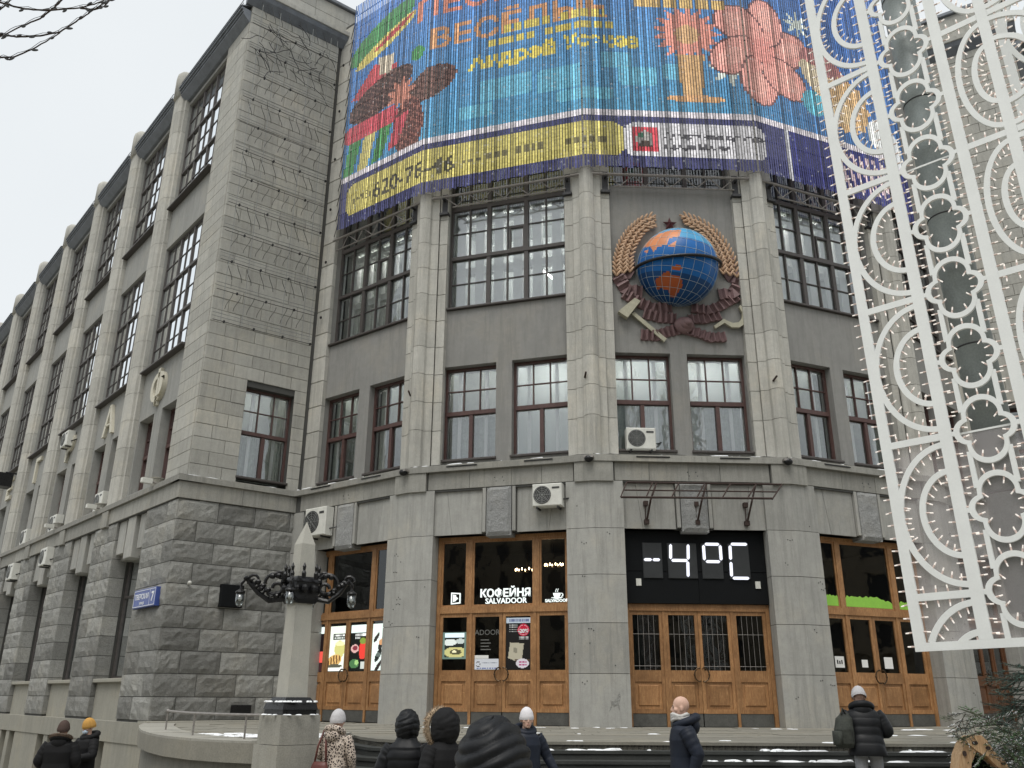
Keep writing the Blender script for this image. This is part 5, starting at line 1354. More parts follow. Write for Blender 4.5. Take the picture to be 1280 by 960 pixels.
ter = MB().prism(EDGE + back + CURVE + [(-3.1, 14.2)], .70, ZT - .02).build('terrace', M['terr'], kind='structure', at=(2, 18, 0))
# uneven paving slabs on the terrace
sl = MB(); y = 14.9
rows = np.arange(14.85, 24.5, .62)
for r_, y in enumerate(rows):
    x = -8.0 + (r_ % 2) * .55
    while x < 15:
        w = rnd.uniform(.9, 1.25); cx = x + w / 2; cy = y + .31
        ins = cy < min(24.6, 22.9 + .16 * (cx - 4.6) ** 2 * .6) and (cx > -3.0 or (cx > -7 and cy > 14.9 + (-3.2 - cx) * .75 + .6)) and not (cx < -1.6 and cx > -3.3 and cy < 17.8)
        if ins:
            z = ZT + rnd.uniform(-.006, .006)
            sl.hexa([(x + .008, y + .008, ZT - .03), (x + w - .008, y + .008, ZT - .03), (x + w - .008, y + .612, ZT - .03), (x + .008, y + .612, ZT - .03), (x + .008, y + .008, z), (x + w - .008, y + .008, z + .002), (x + w - .008, y + .612, z - .001), (x + .008, y + .612, z)])
        x += w
sl.build('paving_slab', M['terr'], ter, kind='stuff')
# steps
SNOW = MB()
def lump(x, y, z, w, dpt, h):
    n = 9; v = [(x, y, z + h)]; 
    for k in range(n):
        a = 2 * math.pi * k / n; r = rnd.uniform(.6, 1.1); v.append((x + w / 2 * r * math.cos(a), y + dpt / 2 * r * math.sin(a), z - .002))
    m0 = len(v)
    for k in range(n):
        a = 2 * math.pi * (k + .5) / n; r = rnd.uniform(.3, .8); v.append((x + w / 2 * r * math.cos(a), y + dpt / 2 * r * math.sin(a), z + h * rnd.uniform(.5, 1.0)))
    f = []
    for k in range(n):
        k2 = (k + 1) % n; f += [(1 + k, 1 + k2, m0 + k), (m0 + k, 1 + k2, m0 + k2), (m0 + k, m0 + k2, 0)]
    SNOW.add(v, f)
RISE = [1.0, .885, .755, .625, .50, .375, .25, .125]
for k, z in enumerate(RISE):
    e = [(x - (.0 if x < -3 else .10 * k if x < -1 else 0), y - .30 * k) for x, y in EDGE]
    ed = [(-3.02, e[0][1])] + e[1:]
    poly = ed + [(15.5, 20), (-3.02, 20)]
    zb = RISE[k + 1] - .02 if k + 1 < len(RISE) else -.3
    # tread slab with a small nosing over a recessed riser
    MB().prism([(x, y - .022) for x, y in ed] + [(15.5, 17.6), (-3.02, 17.6 - .3 * k if 17.6 - .3 * k > e[0][1] else e[0][1] + .1)], z - .045, z).build('step_tread', M['terr' if k == 0 else 'step'], ter)
    MB().prism(poly, zb, z - .047).build('step_riser', M['step'], ter)
    if 0 < k:
        for _ in range(90):
            x = rnd.uniform(-1.9, 11.5); 
            if noise.noise(Vector((x * .5, k * 3.1, 0))) < -.16 + .10 * (k == 1): continue
            lump(x, 14.83 - .3 * k + rnd.uniform(.04, .24), z, rnd.uniform(.08, .5), rnd.uniform(.06, .18), rnd.uniform(.012, .04))
        for _ in range(12): t_ = rnd.uniform(0, 1); lump(-2.75 + 1.0 * t_, 17.2 - 2.1 * t_ - .3 * k + rnd.uniform(.1, .25), z, rnd.uniform(.1, .3), rnd.uniform(.1, .3), .03)
for _ in range(60):
    lump(rnd.uniform(-2, 13), rnd.choice([14.95, 15.2, 18, 21.4, 21.8]) + rnd.uniform(-.1, .3), ZT, rnd.uniform(.08, .5), rnd.uniform(.06, .3), .012)
for _ in range(40):
    t_ = rnd.uniform(0, 1); lump(-5.6 + 2.6 * t_ + rnd.uniform(-.3, .3), 16.4 - 1.2 * t_ + rnd.uniform(-.2, 1.2), ZT, rnd.uniform(.1, .5), rnd.uniform(.1, .4), .015)
# cheek wall and curved parapet with its cap stones
pr = thing('parapet_wall', 'curved pale stone parapet with a low handrail left of the lamp obelisk', 'wall', (-6.0, 16.2, -.4))
def off(c, d):
    out = []
    for i in range(len(c)):
        a = Vector(c[max(i - 1, 0)]); b = Vector(c[min(i + 1, len(c) - 1)]); t = (b - a).normalized(); n = Vector((-t.y, t.x)); out.append((c[i][0] + n.x * d, c[i][1] + n.y * d))
    return out
o_out, o_in = off(CURVE, -.0), off(CURVE, .75)
wo_, wi_ = off(CURVE, .12), off(CURVE, .7)
M['stained'] = stone_mat('stained parapet stone', (.25, .245, .22), .5, .05, 1.0, 60, .3)
MB().prism(wo_ + wi_[::-1], -1.2, .80).build('parapet_body', M['stained'], pr)
for k in range(0, len(CURVE) - 1, 2):
    a, b = k, min(k + 2, len(CURVE) - 1)
    poly = [tuple(Vector(p)) for p in o_out[a:b + 1]] + [tuple(Vector(p)) for p in o_in[a:b + 1][::-1]]
    c = Vector((sum(p[0] for p in poly) / len(poly), sum(p[1] for p in poly) / len(poly)))
    poly = [tuple(c + (Vector(p) - c) * .994) for p in poly]
    MB().prism(poly, .80, ZT + .012 + .004 * (k % 3)).build('cap_stone', M['concrete'], pr)
hr = off(CURVE, .45)[3:9]; H = MB(); H.tube([(x, y, 1.37) for x, y in hr], .022, 8); H.ell((hr[0][0], hr[0][1], 1.37), (.04, .04, .04), 0, 8, 6); H.build('handrail', M['steel'], pr)
for x, y in (hr[0], hr[2], hr[4]): MB().tube([(x, y, ZT), (x, y, 1.37)], .016, 6).build('rail_post', M['steel'], pr)
ck = thing('cheek_wall', 'dark low stone wall beside the steps behind the lamp obelisk', 'wall', (-3.2, 15.6, -.3))
MB().prism([(-3.42, 14.1), (-3.025, 14.1), (-3.025, 17.55), (-3.42, 17.55)], -.6, .985).build('wall_body', M['concrete'], ck); MB().prism([(-3.44, 14.12), (-3.0, 14.12), (-3.0, 17.6), (-3.44, 17.6)], .987, 1.02).build('wall_cap', M['concrete'], ck)
for _ in range(26): lump(rnd.uniform(-3.4, -3.05), rnd.uniform(14.2, 17.5), 1.02, rnd.uniform(.05, .16), rnd.uniform(.1, .35), .014)

# ------------------------------------------------------------------ lamp obelisk
lx, ly = -3.25, 13.62
lamp = thing('street_lamp', 'pale stone obelisk with black iron arms and hanging lanterns on a square pedestal', 'street lamp', (lx, ly, -.3))
def sq(r, a=R(43)): return [(lx + r * math.cos(a + math.pi / 2 * k + math.pi / 4 - math.pi / 4), ly + r * math.sin(a + math.pi / 2 * k)) for k in range(4)]
def frust(mb, z0, z1, r0, r1, a=R(43)):
    A = [(lx + r0 * math.cos(a + math.pi / 2 * k), ly + r0 * math.sin(a + math.pi / 2 * k)) for k in range(4)]; C_ = [(lx + r1 * math.cos(a + math.pi / 2 * k), ly + r1 * math.sin(a + math.pi / 2 * k)) for k in range(4)]
    return mb.hexa([(*p, z0) for p in A] + [(*p, z1) for p in C_])
a0 = R(43 + 45)
mb = MB(); frust(mb, -.6, .992, .50, .50, a0); mb.build('pedestal_base', M['concrete'], lamp)
mb = MB(); frust(mb, 1.0, 1.40, .455, .455, a0); mb.build('pedestal', M['concrete'], lamp)
mb = MB(); frust(mb, 1.403, 1.47, .39, .39, a0); frust(mb, 1.472, 1.56, .41, .38, a0); frust(mb, 1.562, 1.64, .36, .28, a0); mb.build('base_moulding', M['iron'], lamp)
mb = MB(); frust(mb, 1.642, 3.90, .235, .165, a0); frust(mb, 3.90, 4.26, .165, .004, a0); mb.build('obelisk_shaft', M['obelisk'], lamp)
zc = 3.25
ir = MB(); frust(ir, zc - .20, zc + .06, .27, .27, a0); frust(ir, zc + .06, zc + .14, .30, .23, a0); frust(ir, zc - .26, zc - .20, .24, .29, a0)
for k in range(4):
    a = R(43) + math.pi / 2 * k + math.pi / 4; 
    for s in (-1, 1):
        q = Vector((lx + .24 * math.cos(a) + s * .09 * math.sin(a), ly + .24 * math.sin(a) - s * .09 * math.cos(a), zc + .1)); ir.lathe(q, [(.03, 0), (.035, .08), (.02, .12), (.028, .18), (.005, .24)], 8)
    for s in (-.12, 0, .12): ir.ell((lx + .23 * math.cos(a) - s * math.sin(a), ly + .23 * math.sin(a) + s * math.cos(a), zc - .05), (.05, .05, .07), 0, 8, 5)
ir.build('iron_collar', M['iron'], lamp)
M['lglass'] = glass_mat('lantern glass', .06, (.72, .74, .72), .15)
M['lwhite'] = plain_mat('frosted lamp bulb', (.75, .75, .72), .5)
for k, (dx, dy) in enumerate(((-.90, -.10), (.78, .06), (-.05, -.46), (.05, .5))):
    L_ = math.hypot(dx, dy); ex, ey = dx / L_, dy / L_; arm = MB()
    def ap_(r, z): return (lx + ex * r, ly + ey * r, z)
    sc_ = L_ / .85
    arm.tube([ap_(.2, zc - .18), ap_(.2 + .25 * sc_, zc - .22), ap_(.2 + .42 * sc_, zc - .10), ap_(.62 * sc_ + .1, zc + .02), ap_(L_ * .93, zc + .10), ap_(L_, zc + .03), ap_(L_, zc - .02)], [.045, .04, .036, .032, .028, .024, .016], 7)
    if L_ > .6:
        for cr, cz_, rr, th in ((.40, zc + .04, .155, .026), (.36, zc - .03, .075, .03)):
            arm.tube([ap_(cr + rr * math.cos(w), cz_ + rr * math.sin(w)) for w in np.linspace(0, 5.2, 14)], th, 6)
        for r, z in ((.27, zc + .08), (.50, zc - .06), (.58, zc - .0), (.36, zc + .16), (.45, zc + .15), (.66, zc + .06)):
            arm.ell(ap_(r, z), (.05, .05, .045), 0, 7, 5)
        arm.tube([ap_(.25, zc - .2), ap_(.33, zc - .1), ap_(.47, zc - .13), ap_(.56, zc - .02)], .024, 6)
        sp_ = [(.72, zc + .09, .09), (.33, zc + .16, .07)]
        for cr, cz_, r0_ in sp_: arm.tube([ap_(cr + r0_ * (1 - q / 16) * math.cos(q * .62), cz_ + r0_ * (1 - q / 16) * math.sin(q * .62)) for q in range(14)], [.026 - .001 * q for q in range(14)], 6)
        for q in range(16):
            f_ = q / 15; r_ = .24 + (L_ - .30) * f_; zz = zc - .19 + .30 * f_ ** 1.4 + .03 * math.sin(q * 2.1)
            lf = Matrix.Rotation(rnd.uniform(-.8, .8), 3, 'X') @ Matrix.Rotation(rnd.uniform(-1, 1), 3, 'Y'); arm.ell(Vector(ap_(r_, zz)) + Vector((ey * .02 * (-1) ** q, -ex * .02 * (-1) ** q, 0)), (.055 - .02 * f_, .035, .022 + .02 * (q % 3 == 0)), 0, 7, 5, lf)
    a_ = arm.build('lamp_arm', M['iron'], lamp)
    c = ap_(L_, zc - .02); lt = MB(); lt.lathe((c[0], c[1], zc - .10), [(.015, .09), (.02, .05), (.07, .02), (.078, 0), (.07, -.02)][::-1], 12); lt.build('lantern_cap', M['iron'], a_)
    g = MB(); g.lathe((c[0], c[1], zc - .31), [(.02, 0), (.05, .02), (.065, .06), (.066, .185)], 14); g.build('lantern_glass', M['lglass'], a_, True)
    MB().ell((c[0], c[1], zc - .19), (.03, .03, .045), 0, 8, 6).build('lantern_bulb', M['lwhite'], a_, True)
for _ in range(26):
    t_ = rnd.uniform(0, 2 * math.pi); q = rnd.uniform(.3, .37); lump(lx + q * math.cos(t_), ly + q * math.sin(t_), 1.575, .08, .08, .02)
for _ in range(24): t_ = rnd.uniform(0, 2 * math.pi); lump(lx + .38 * math.cos(t_), ly + .38 * math.sin(t_), 1.40, .1, .06, .012)
SNOW.build('snow_patch', M['snow'], kind='stuff', fix=False)

# ------------------------------------------------------------------ white light panels
LO = np.array([4.913, 10.888]); tL = np.array([.7513, -.66]); nL = np.array([-.66, -.7513]); LEAN = R(1.25)
class FrL:
    def __init__(s, o): s.o = np.array(o)
    def P(s, u, d, z):
        h = z - 2.2; uu = u * math.cos(LEAN) - h * math.sin(LEAN); zz = 2.2 + h * math.cos(LEAN) + u * math.sin(LEAN)
        q = s.o + tL * uu + nL * d; return (q[0], q[1], zz)
def arc_pts(cu, cz, ru, rz, a0, a1, n): return [(cu + ru * math.cos(a), cz + rz * math.sin(a)) for a in np.linspace(a0, a1, n)]
def quat(r_in):
    out = []
    for k in range(72):
        a = 2 * math.pi * k / 72; dx, dz = math.cos(a), math.sin(a); best = 0
        for cx, cz_, rr in ((0, .205, .225), (0, -.205, .225), (.185, 0, .165), (-.185, 0, .165)):
            b = dx * cx + dz * cz_; c = cx * cx + cz_ * cz_ - rr * rr; D = b * b - c
            if D > 0: best = max(best, b + math.sqrt(D))
        out.append((dx * (best - r_in), dz * (best - r_in)))
    return out
def light_panel(label, o, ztop, mesh):
    fr = FrL(o); t = thing('light_panel', label, 'light panel', fr.P(0, 0, 2.2), 'white light panels')
    U2, UQ, U5, U6 = .80, 1.255, 1.71, 2.31; Z0 = 2.2; CEL = 1.935; ZJ = [2.83 + CEL * k for k in range(0, 12) if 2.83 + CEL * k < ztop]
    th = .02
    bulbs = []
    def vbar(u, w, z0, z1, name='post', lamps=True, step=.165, bulb_sides=(-1, 1)):
        MB().box(fr, u - w / 2, u + w / 2, -th, th, z0, z1).build(name, M['framewhite'], t)
        if lamps:
            for z in np.arange(z0 + .06, z1, step):
                for s in bulb_sides: bulbs.append((u + s * w / 2, z, s, rnd.uniform(-.12, .12)))
    vbar(.0655, .131, Z0, ztop); vbar(U2, .15, Z0 + .101, ztop); vbar(U5, .14, Z0 + .101, ztop); vbar(U6, .135, Z0 + .101, ztop)
    MB().box(fr, .131, 3.3, -th, th, Z0, Z0 + .10).build('rail', M['framewhite'], t)
    for k, z in enumerate(ZJ):
        for a, b in ((.131, U2 - .076), (U5 + .071, U6 - .069), (U6 + .069, 3.3)):
            MB().box(fr, a, b, -th * .9, th * .9, z - .045, z + .045).build('rail', M['framewhite'], t)
            for u in np.arange(a + .08, b, .14):
                for s in (-1, 1): bulbs.append((u, z + s * .045, rnd.uniform(-.12, .12), s))
        if k % 2 == 1: MB().box(fr, .131, 3.3, -th - .012, -th - .002, z - .012, z + .012).build('seam_rail', M['framewhite'], t)
    zc_ = [2.83 - CEL / 2 + CEL * k for k in range(len(ZJ) + 1)]
    for z in zc_:
        for cu, sg_, R1, R2 in ((U2 - .03, -1, (.70, .90), (.44, .56)), (U6 - .02, -1, (.47, .88), (.27, .5)), (U6 + .03, 1, (.80, .9), (.5, .56))):
            for (ru, rz), sp in ((R1, 13), (R2, 9)):
                A = arc_pts(cu, z, ru, rz, math.pi / 2, math.pi * 1.5 if sg_ < 0 else -math.pi / 2, 37); Bq = arc_pts(cu, z, ru - .075, rz - .075, math.pi / 2, math.pi * 1.5 if sg_ < 0 else -math.pi / 2, 37)
                keep = [i for i in range(37) if A[i][1] > Z0 + .09 and A[i][1] < ztop]
                if len(keep) < 3: continue
                A2, B2 = [A[i] for i in keep], [Bq[i] for i in keep]
                MB().strip(fr, A2, B2, -th * .95, th * .95, closed=False).build('arc', M['framewhite'], t)
                for i in range(2, len(keep) - 2, 3 if sp < 10 else 2):
                    q = B2[i]; dv = Vector((cu - q[0], z - q[1])).normalized(); bulbs.append((q[0], q[1], dv.x, dv.y))
    # quatrefoil column between two thin rails
    qo, qi = quat(-.008), quat(.062); zq = np.arange(2.83 - .965, ztop - .4, .9675)
    for z in zq:
        cl = lambda P_: [(UQ + x, max(z + y, Z0 + .1)) for x, y in P_]
        if z < 2.1: continue
        MB().strip(fr, cl(qo), cl(qi), -th * 1.05, th * 1.05).build('quatrefoil', M['framewhite'], t)
        for k in range(0, 72, 6):
            x, y = qi[(k + 3) % 72]; r = math.hypot(x, y); bulbs.append((UQ + x, z + y, -x / r, -y / r))
        for k in (15, 18, 21): x, y = qo[k]; r = math.hypot(x, y); bulbs.append((UQ + x, z + y, x / r, y / r))
        for a, b in ((U2 + .076, UQ - .335), (UQ + .335, U5 - .071)): MB().box(fr, a, b, -th, th, z - .03, z + .03).build('link', M['framewhite'], t)
    for s in (-1, 1):
        for za, zb in zip(zq[:-1], zq[1:]):
            MB().box(fr, UQ + s * .225 - .03, UQ + s * .225 + .03, -th * .9, th * .9, max(za + .255, Z0 + .1), zb - .255).build('thin_rail', M['framewhite'], t)
            for z in np.arange(max(za + .28, Z0 + .15), zb - .28, .13): bulbs.append((UQ + s * .255, z, s, rnd.uniform(-.1, .1)))
    S_, E_ = MB(), MB()
    for (u, z, du, dz) in bulbs:
        if z < Z0 + .05: continue
        l = math.hypot(du, dz); du, dz = du / l, dz / l; j = rnd.uniform(-.1, .1); j2 = rnd.uniform(-.15, .25)
        a = fr.P(u, .004, z); b = fr.P(u + du * .042, .004 + .012 * j2, z + dz * .042 + j * .02); c = fr.P(u + du * .082, .004 + .03 * j2, z + dz * .082 + j * .04)
        S_.tube([a, b], .0115, 5); E_.tube([b, c], [.0095, .0085], 5)
    S_.build('bulb_socket', M['bulbbase'], t, kind='stuff', fix=False); E_.build('bulb', M['bulb'], t, kind='stuff', fix=False)
    if mesh:
        MB().add([fr.P(.10, -.03, 2.25), fr.P(3.25, -.03, 2.25), fr.P(3.25, -.03, ZJ[1]), fr.P(.10, -.03, ZJ[1])], [(0, 1, 2, 3)]).build('mesh_backing', M['veil'], t, fix=False)
    return t
k = N('milky mesh backing'); tr = k.n('ShaderNodeBsdfTransparent'); df = k.n('ShaderNodeBsdfDiffuse'); df.inputs[0].default_value = (.50, .47, .47, 1)
ms = k.n('ShaderNodeMixShader'); fa = k.ramp(k.noise(1.2, 3), [(.3, (.30,) * 3), (.7, (.44,) * 3)]); k.l(fa, ms.inputs[0]); k.l(tr.outputs[0], ms.inputs[1]); k.l(df.outputs[0], ms.inputs[2]); k.l(ms.outputs[0], k.out.inputs[0]); M['veil'] = k.m
light_panel('white lattice light panel with arcs and quatrefoils standing in front of the right bays', LO, 16.4, True)
light_panel('second white lattice light panel standing behind the first one at the right edge', LO + tL * 2.25 - nL * 1.9, 16.4, False)
ms_ = thing('mast', 'smooth grey mast behind the quatrefoil column of the light panel', 'mast', (*(LO + tL * 1.10 - nL * .42), -.12))
F_ = FrL(LO); MB().tube([F_.P(1.255, -.40, 2.6), F_.P(1.255, -.40, 17)], .235, 28).build('mast_sheath', M['mast'], ms_, True)
MB().tube([F_.P(1.255, -.40, -.2), F_.P(1.255, -.40, 2.6)], .12, 16).build('mast_foot', M['steel'], ms_, True)
for z in np.arange(4.0, 17, 1.95): MB().tube([F_.P(1.255, -.40, z), F_.P(1.255, -.40, z + .02)], .241, 28).build('sheath_seam', M['darksteel'], ms_, True)

# ------------------------------------------------------------------ fir tree, wooden sign with fir garland, bare branches
M['needle'] = plain_mat('blue green fir needles', (0.075, 0.14, 0.115), 0.6, 0, .5, 5)
M['needle2'] = plain_mat('fresh green fir needles', (0.085, 0.17, 0.07), 0.6, 0, .5, 5)
M['bark'] = plain_mat('dark bark', (0.06, 0.045, 0.035), .9, 0, .4, 20, .5)
def spray(name, seed, L_=.34, mat='needle', snow=False):
    r = random.Random(seed); mb = MB()
    def twig(p, d, l, lev):
        q = p + d * l; mb.tube([p, q], [.004, .002], 3, 1, False); n = int(l / .0075)
        side = d.orthogonal().normalized(); s2 = d.cross(side)
        for k in range(n):
            c = p + d * l * (k + .5) / n; a = r.uniform(0, 6.28); o = (side * math.cos(a) + s2 * math.sin(a)); tip = c + (o * .8 + d * .75).normalized() * .026 * r.uniform(.8, 1.2); w = d.cross(o) * .0026
            mb.add([c - w, c + w, tip], [(0, 1, 2)], 2 if snow and o.z > .3 and r.random() < .5 else 0)
        if lev:
            for k in range(3):
                for s in (-1, 1):
                    dd = (d * .8 + Vector((s * .75, 0, r.uniform(-.15, .15)))).normalized(); twig(p + d * l * (.25 + .22 * k), dd, l * (.55 - .1 * k), lev - 1)
    twig(Vector((0, 0, 0)), Vector((0, 1, -.12)).normalized(), L_, 1)
    me = bpy.data.meshes.new(name); me.from_pydata([tuple(v) for v in mb.v], [], mb.f); me.polygons.foreach_set('material_index', mb.m)
    for m in (M[mat], M['bark'], M['snow']): me.materials.append(m)
    return me
SPR = [spray('fir_branch', s) for s in (1, 2, 3)]
TX, TY = 5.12, 8.75
fir = thing('fir_tree', 'bushy blue green fir tree at the lower right edge', 'tree', (TX, TY, -.12))
MB().tube([(TX, TY, -.12), (TX, TY, 1.2), (TX + .02, TY, 2.1)], [.07, .05, .012], 8).build('trunk', M['bark'], fir)
for k in range(420):
    h = rnd.uniform(.3, 1.98); rad = .74 * (1 - h / 2.3) + .04; a = rnd.uniform(0, 2 * math.pi); q = rnd.uniform(.25, 1.0) * rad
    o = bpy.data.objects.new('branch', SPR[k % 3]); COL.objects.link(o); o.parent = fir
    o.location = (q * math.cos(a), q * math.sin(a), h + .12); o.rotation_euler = (rnd.uniform(-.5, .35), rnd.uniform(-.4, .4), a - math.pi / 2 + rnd.uniform(-.5, .5)); s = rnd.uniform(.7, 1.25); o.scale = (s, s, s)
GS = [spray('fir_sprig', 7, .26, 'needle2'), spray('fir_sprig', 8, .26, 'needle2', True), spray('fir_sprig', 9, .24, 'needle', True)]
ga = thing('fir_garland', 'snowy green fir garland lying over the wooden sign at the lower right', 'garland', (3.95, 7.15, 1.3))
for k in range(110):
    t_ = rnd.random(); x = 3.50 + .62 * t_ + rnd.uniform(-.05, .05); z = 1.46 - .12 * t_ + rnd.uniform(-.16 - .16 * t_, .12)
    o = bpy.data.objects.new('sprig', GS[k % 3]); COL.objects.link(o); o.parent = ga; o.location = (x - 3.95 + .06, rnd.uniform(-.12, .2), z - 1.3)
    o.rotation_euler = (rnd.uniform(-.9, .5), rnd.uniform(-.6, .6), rnd.uniform(0, 6.28)); s = rnd.uniform(.5, .95); o.scale = (s, s, s)
ws = thing('wooden_sign', 'pale carved wooden sign with an arched top at the bottom right', 'sign', (3.62, 7.3, -.12))
FW = Fr((3.60, 7.2), (1, 0), (0, -1))
def logpiece(poly, d0, d1, nm='arch_log'): return MB().extr(FW, poly, d0, d1).build(nm, M['wood_lt'], ws)
logpiece([(-.20, .95), (-.185, 1.14), (-.15, 1.26), (-.10, 1.345), (-.02, 1.29), (-.075, 1.20), (-.095, 1.12), (-.10, .95)], -.09, .05)
logpiece([(-.097, 1.348), (-.04, 1.392), (.03, 1.40), (.07, 1.36), (.10, 1.30), (.055, 1.25), (.02, 1.262), (-.015, 1.285)], -.09, .06)
logpiece([(.06, 1.245), (.105, 1.295), (.17, 1.24), (.21, 1.17), (.135, 1.17), (.10, 1.20)], -.09, .045)
logpiece([(-.097, .95), (-.095, 1.13), (.62, 1.15), (.62, .95)], -.07, .055, 'name_board')
logpiece([(-.18, -.12), (-.18, .948), (.62, .948), (.62, -.12)], -.06, .03, 'sign_board')
MB().extr(FW, [(-.08, 1.135), (-.06, 1.2), (0, 1.27), (.06, 1.235), (.12, 1.172), (.14, 1.15)], -.08, -.06).build('dark_backing', M['black'], ws)
lt = MB()
for k in range(6): lt.extr(FW, [(-.02 + .042 * k, 1.03), (-.005 + .042 * k, 1.03), (-.012 + .042 * k, 1.105), (-.030 + .042 * k, 1.10)], .056, .060)
lt.build('carved_letters', M['black'], ws)
kn_ = MB()
for u, z, r1, r2 in ((-.03, 1.345, .024, .014), (.065, 1.31, .02, .014), (-.12, 1.27, .014, .02), (.165, 1.20, .016, .01), (-.13, 1.1, .012, .02)): kn_.extr(FW, [(u + r1 * math.cos(w), z + r2 * math.sin(w)) for w in np.linspace(0, 2 * math.pi, 11)[:-1]], .05, .0635)
kn_.build('wood_knot', M['rust'], ws)

M['bud'] = plain_mat('grey dry bud', (.10, .105, .11), .8, 0, .4, 30)
bt = thing('bare_tree', 'bare dark twigs with dry bracts reaching in at the upper left', 'tree', (-7.2, 6.9, -.3))
MB().tube([(-7.2, 6.9, -.3), (-7.15, 6.9, 2.0), (-7.0, 6.95, 4.5), (-6.6, 7.0, 6.3)], [.16, .13, .10, .06], 9).build('trunk', M['bark'], bt)
TW = [[(-5.228, 6.8, 8.202), (-5.157, 6.8, 8.172), (-4.901, 6.8, 8.092), (-4.657, 6.8, 8.074), (-4.344, 6.8, 8.107), (-4.178, 6.8, 8.169), (-4.07, 6.8, 8.241)],
 [(-4.608, 6.92, 8.354), (-4.682, 6.92, 8.229), (-4.801, 6.92, 8.084), (-5.017, 6.92, 7.951), (-5.212, 6.92, 7.809)],
 [(-5.318, 7.04, 7.987), (-5.21, 7.04, 7.977), (-5.083, 7.04, 7.958), (-4.84, 7.04, 7.97), (-4.646, 7.04, 8.023), (-4.507, 7.04, 8.158), (-4.401, 7.04, 8.262), (-4.295, 7.04, 8.368), (-4.182, 7.04, 8.485)],
 [(-5.35, 7.16, 7.818), (-5.263, 7.16, 7.798), (-5.134, 7.16, 7.809), (-4.936, 7.16, 7.933), (-4.723, 7.16, 8.121)],
 [(-4.65, 7.28, 8.563), (-4.493, 7.28, 8.542), (-4.397, 7.28, 8.586), (-4.33, 7.28, 8.696)], [(-5.647, 7.4, 8.582), (-5.557, 7.4, 8.692), (-5.487, 7.4, 8.815)]]
bd = MB()
for k, tw in enumerate(TW):
    if k in (0, 2, 3, 5): MB().tube([(-6.6, 7.0, 6.3), (-6.2, 7.0 + .05 * k, 7.3), (-5.7, 7.05, 7.9), tw[0]], [.05, .035, .02, .011], 7).build('limb', M['bark'], bt)
    jt = [Vector(p) for p in tw]; fine = []
    for a, b in zip(jt[:-1], jt[1:]):
        for q in range(5): fine.append(a.lerp(b, q / 5) + Vector((rnd.uniform(-.004, .004), 0, rnd.uniform(-.004, .004))))
    fine.append(jt[-1]); n = len(fine)
    MB().tube(fine, [.0105 - .005 * i / n for i in range(n)], 6).build('twig', M['bark'], bt)
    wv = [p + Vector((0, -.02, .012 * math.sin(i * 1.3))) for i, p in enumerate(fine)]
    MB().tube(wv, .0035, 4).build('lamp_cord', M['iron'], bt)
    for i in range(2, n - 1, 4 if k != 5 else 3):
        d = (fine[min(i + 1, n - 1)] - fine[i - 1]).normalized(); s = rnd.choice([-1, 1]); dv = (d * rnd.choice([-1, 1]) + Vector((0, rnd.uniform(-.3, .3), s * .35))).normalized()
        bd.ell(fine[i] + dv * .03 + Vector((0, 0, s * .008)), (.011, .014, rnd.uniform(.022, .036)), 0, 7, 5, dv.to_track_quat('Z', 'Y').to_matrix())
        if rnd.random() < .6: bd.tube([fine[i], fine[i] + Vector((rnd.uniform(-.01, .01), 0, -s * .018))], [.004, .002], 4)
bd.build('bud', M['bud'], bt, kind='stuff')
# ------------------------------------------------------------------ people
M['skin'] = plain_mat('skin', (0.62, 0.40, 0.31), 0.5, 0, .15, 25, .05, .35)
M['lips'] = plain_mat('lips', (0.34, 0.13, 0.11), 0.45)
M['eye'] = plain_mat('dark eye', (0.03, 0.025, 0.02), 0.25)
M['nylon'] = plain_mat('black quilted nylon', (0.009, 0.010, 0.012), 0.5, 0, .35, 7, .3, .28, 60)
M['navy'] = plain_mat('dark navy cloth', (0.012, 0.017, 0.030), 0.6, 0, .35, 7, .3, .3, 90)
M['blackcloth'] = plain_mat('black cloth', (0.010, 0.010, 0.011), 0.75, 0, .35, 7, .3, .25, 90)
M['greypants'] = plain_mat('light grey trousers', (0.30, 0.31, 0.33), 0.75, 0, .25, 6, .3, .25, 60)
M['jeans'] = plain_mat('dark trousers', (0.02, 0.022, 0.03), 0.8, 0, .3, 8, .3)
M['knitgrey'] = plain_mat('pale grey knit', (0.55, 0.54, 0.55), 0.9, 0, .2, 30, .8, .1, 140)
M['knitwhite'] = plain_mat('white knit', (0.72, 0.70, 0.72), 0.9, 0, .15, 30, .8, .1, 140)
M['knitbrown'] = plain_mat('brown knit', (0.085, 0.060, 0.052), 0.9, 0, .2, 30, .8, .1, 140)
M['knityellow'] = plain_mat('mustard knit', (0.55, 0.31, 0.09), 0.9, 0, .2, 30, .8, .1, 140)
M['fur'] = plain_mat('sandy fur', (0.42, 0.32, 0.22), 0.9, 0, .45, 40, .5)
M['furdark'] = plain_mat('brown fur', (0.10, 0.07, 0.05), 0.9, 0, .45, 40, .5)
M['leather'] = plain_mat('red brown leather', (0.12, 0.035, 0.028), 0.42, 0, .35, 9, .3)
M['mask'] = plain_mat('pale blue face mask', (0.55, 0.66, 0.78), 0.8, 0, .1)
M['scarf'] = plain_mat('pale scarf', (0.55, 0.54, 0.52), 0.9, 0, .3, 30, .5)
M['shoe'] = plain_mat('dark shoe', (0.015, 0.014, 0.013), 0.5)
M['camo'] = plain_mat('grey green backpack cloth', (0.045, 0.050, 0.042), 0.8, 0, .7, 14, .4)
k = N('spotted coat cloth'); g = k.n('ShaderNodeTexCoord'); vo = k.n('ShaderNodeTexVoronoi'); vo.inputs['Scale'].default_value = 30; vo.feature = 'DISTANCE_TO_EDGE'; k.l(g.outputs['Object'], vo.inputs['Vector'])
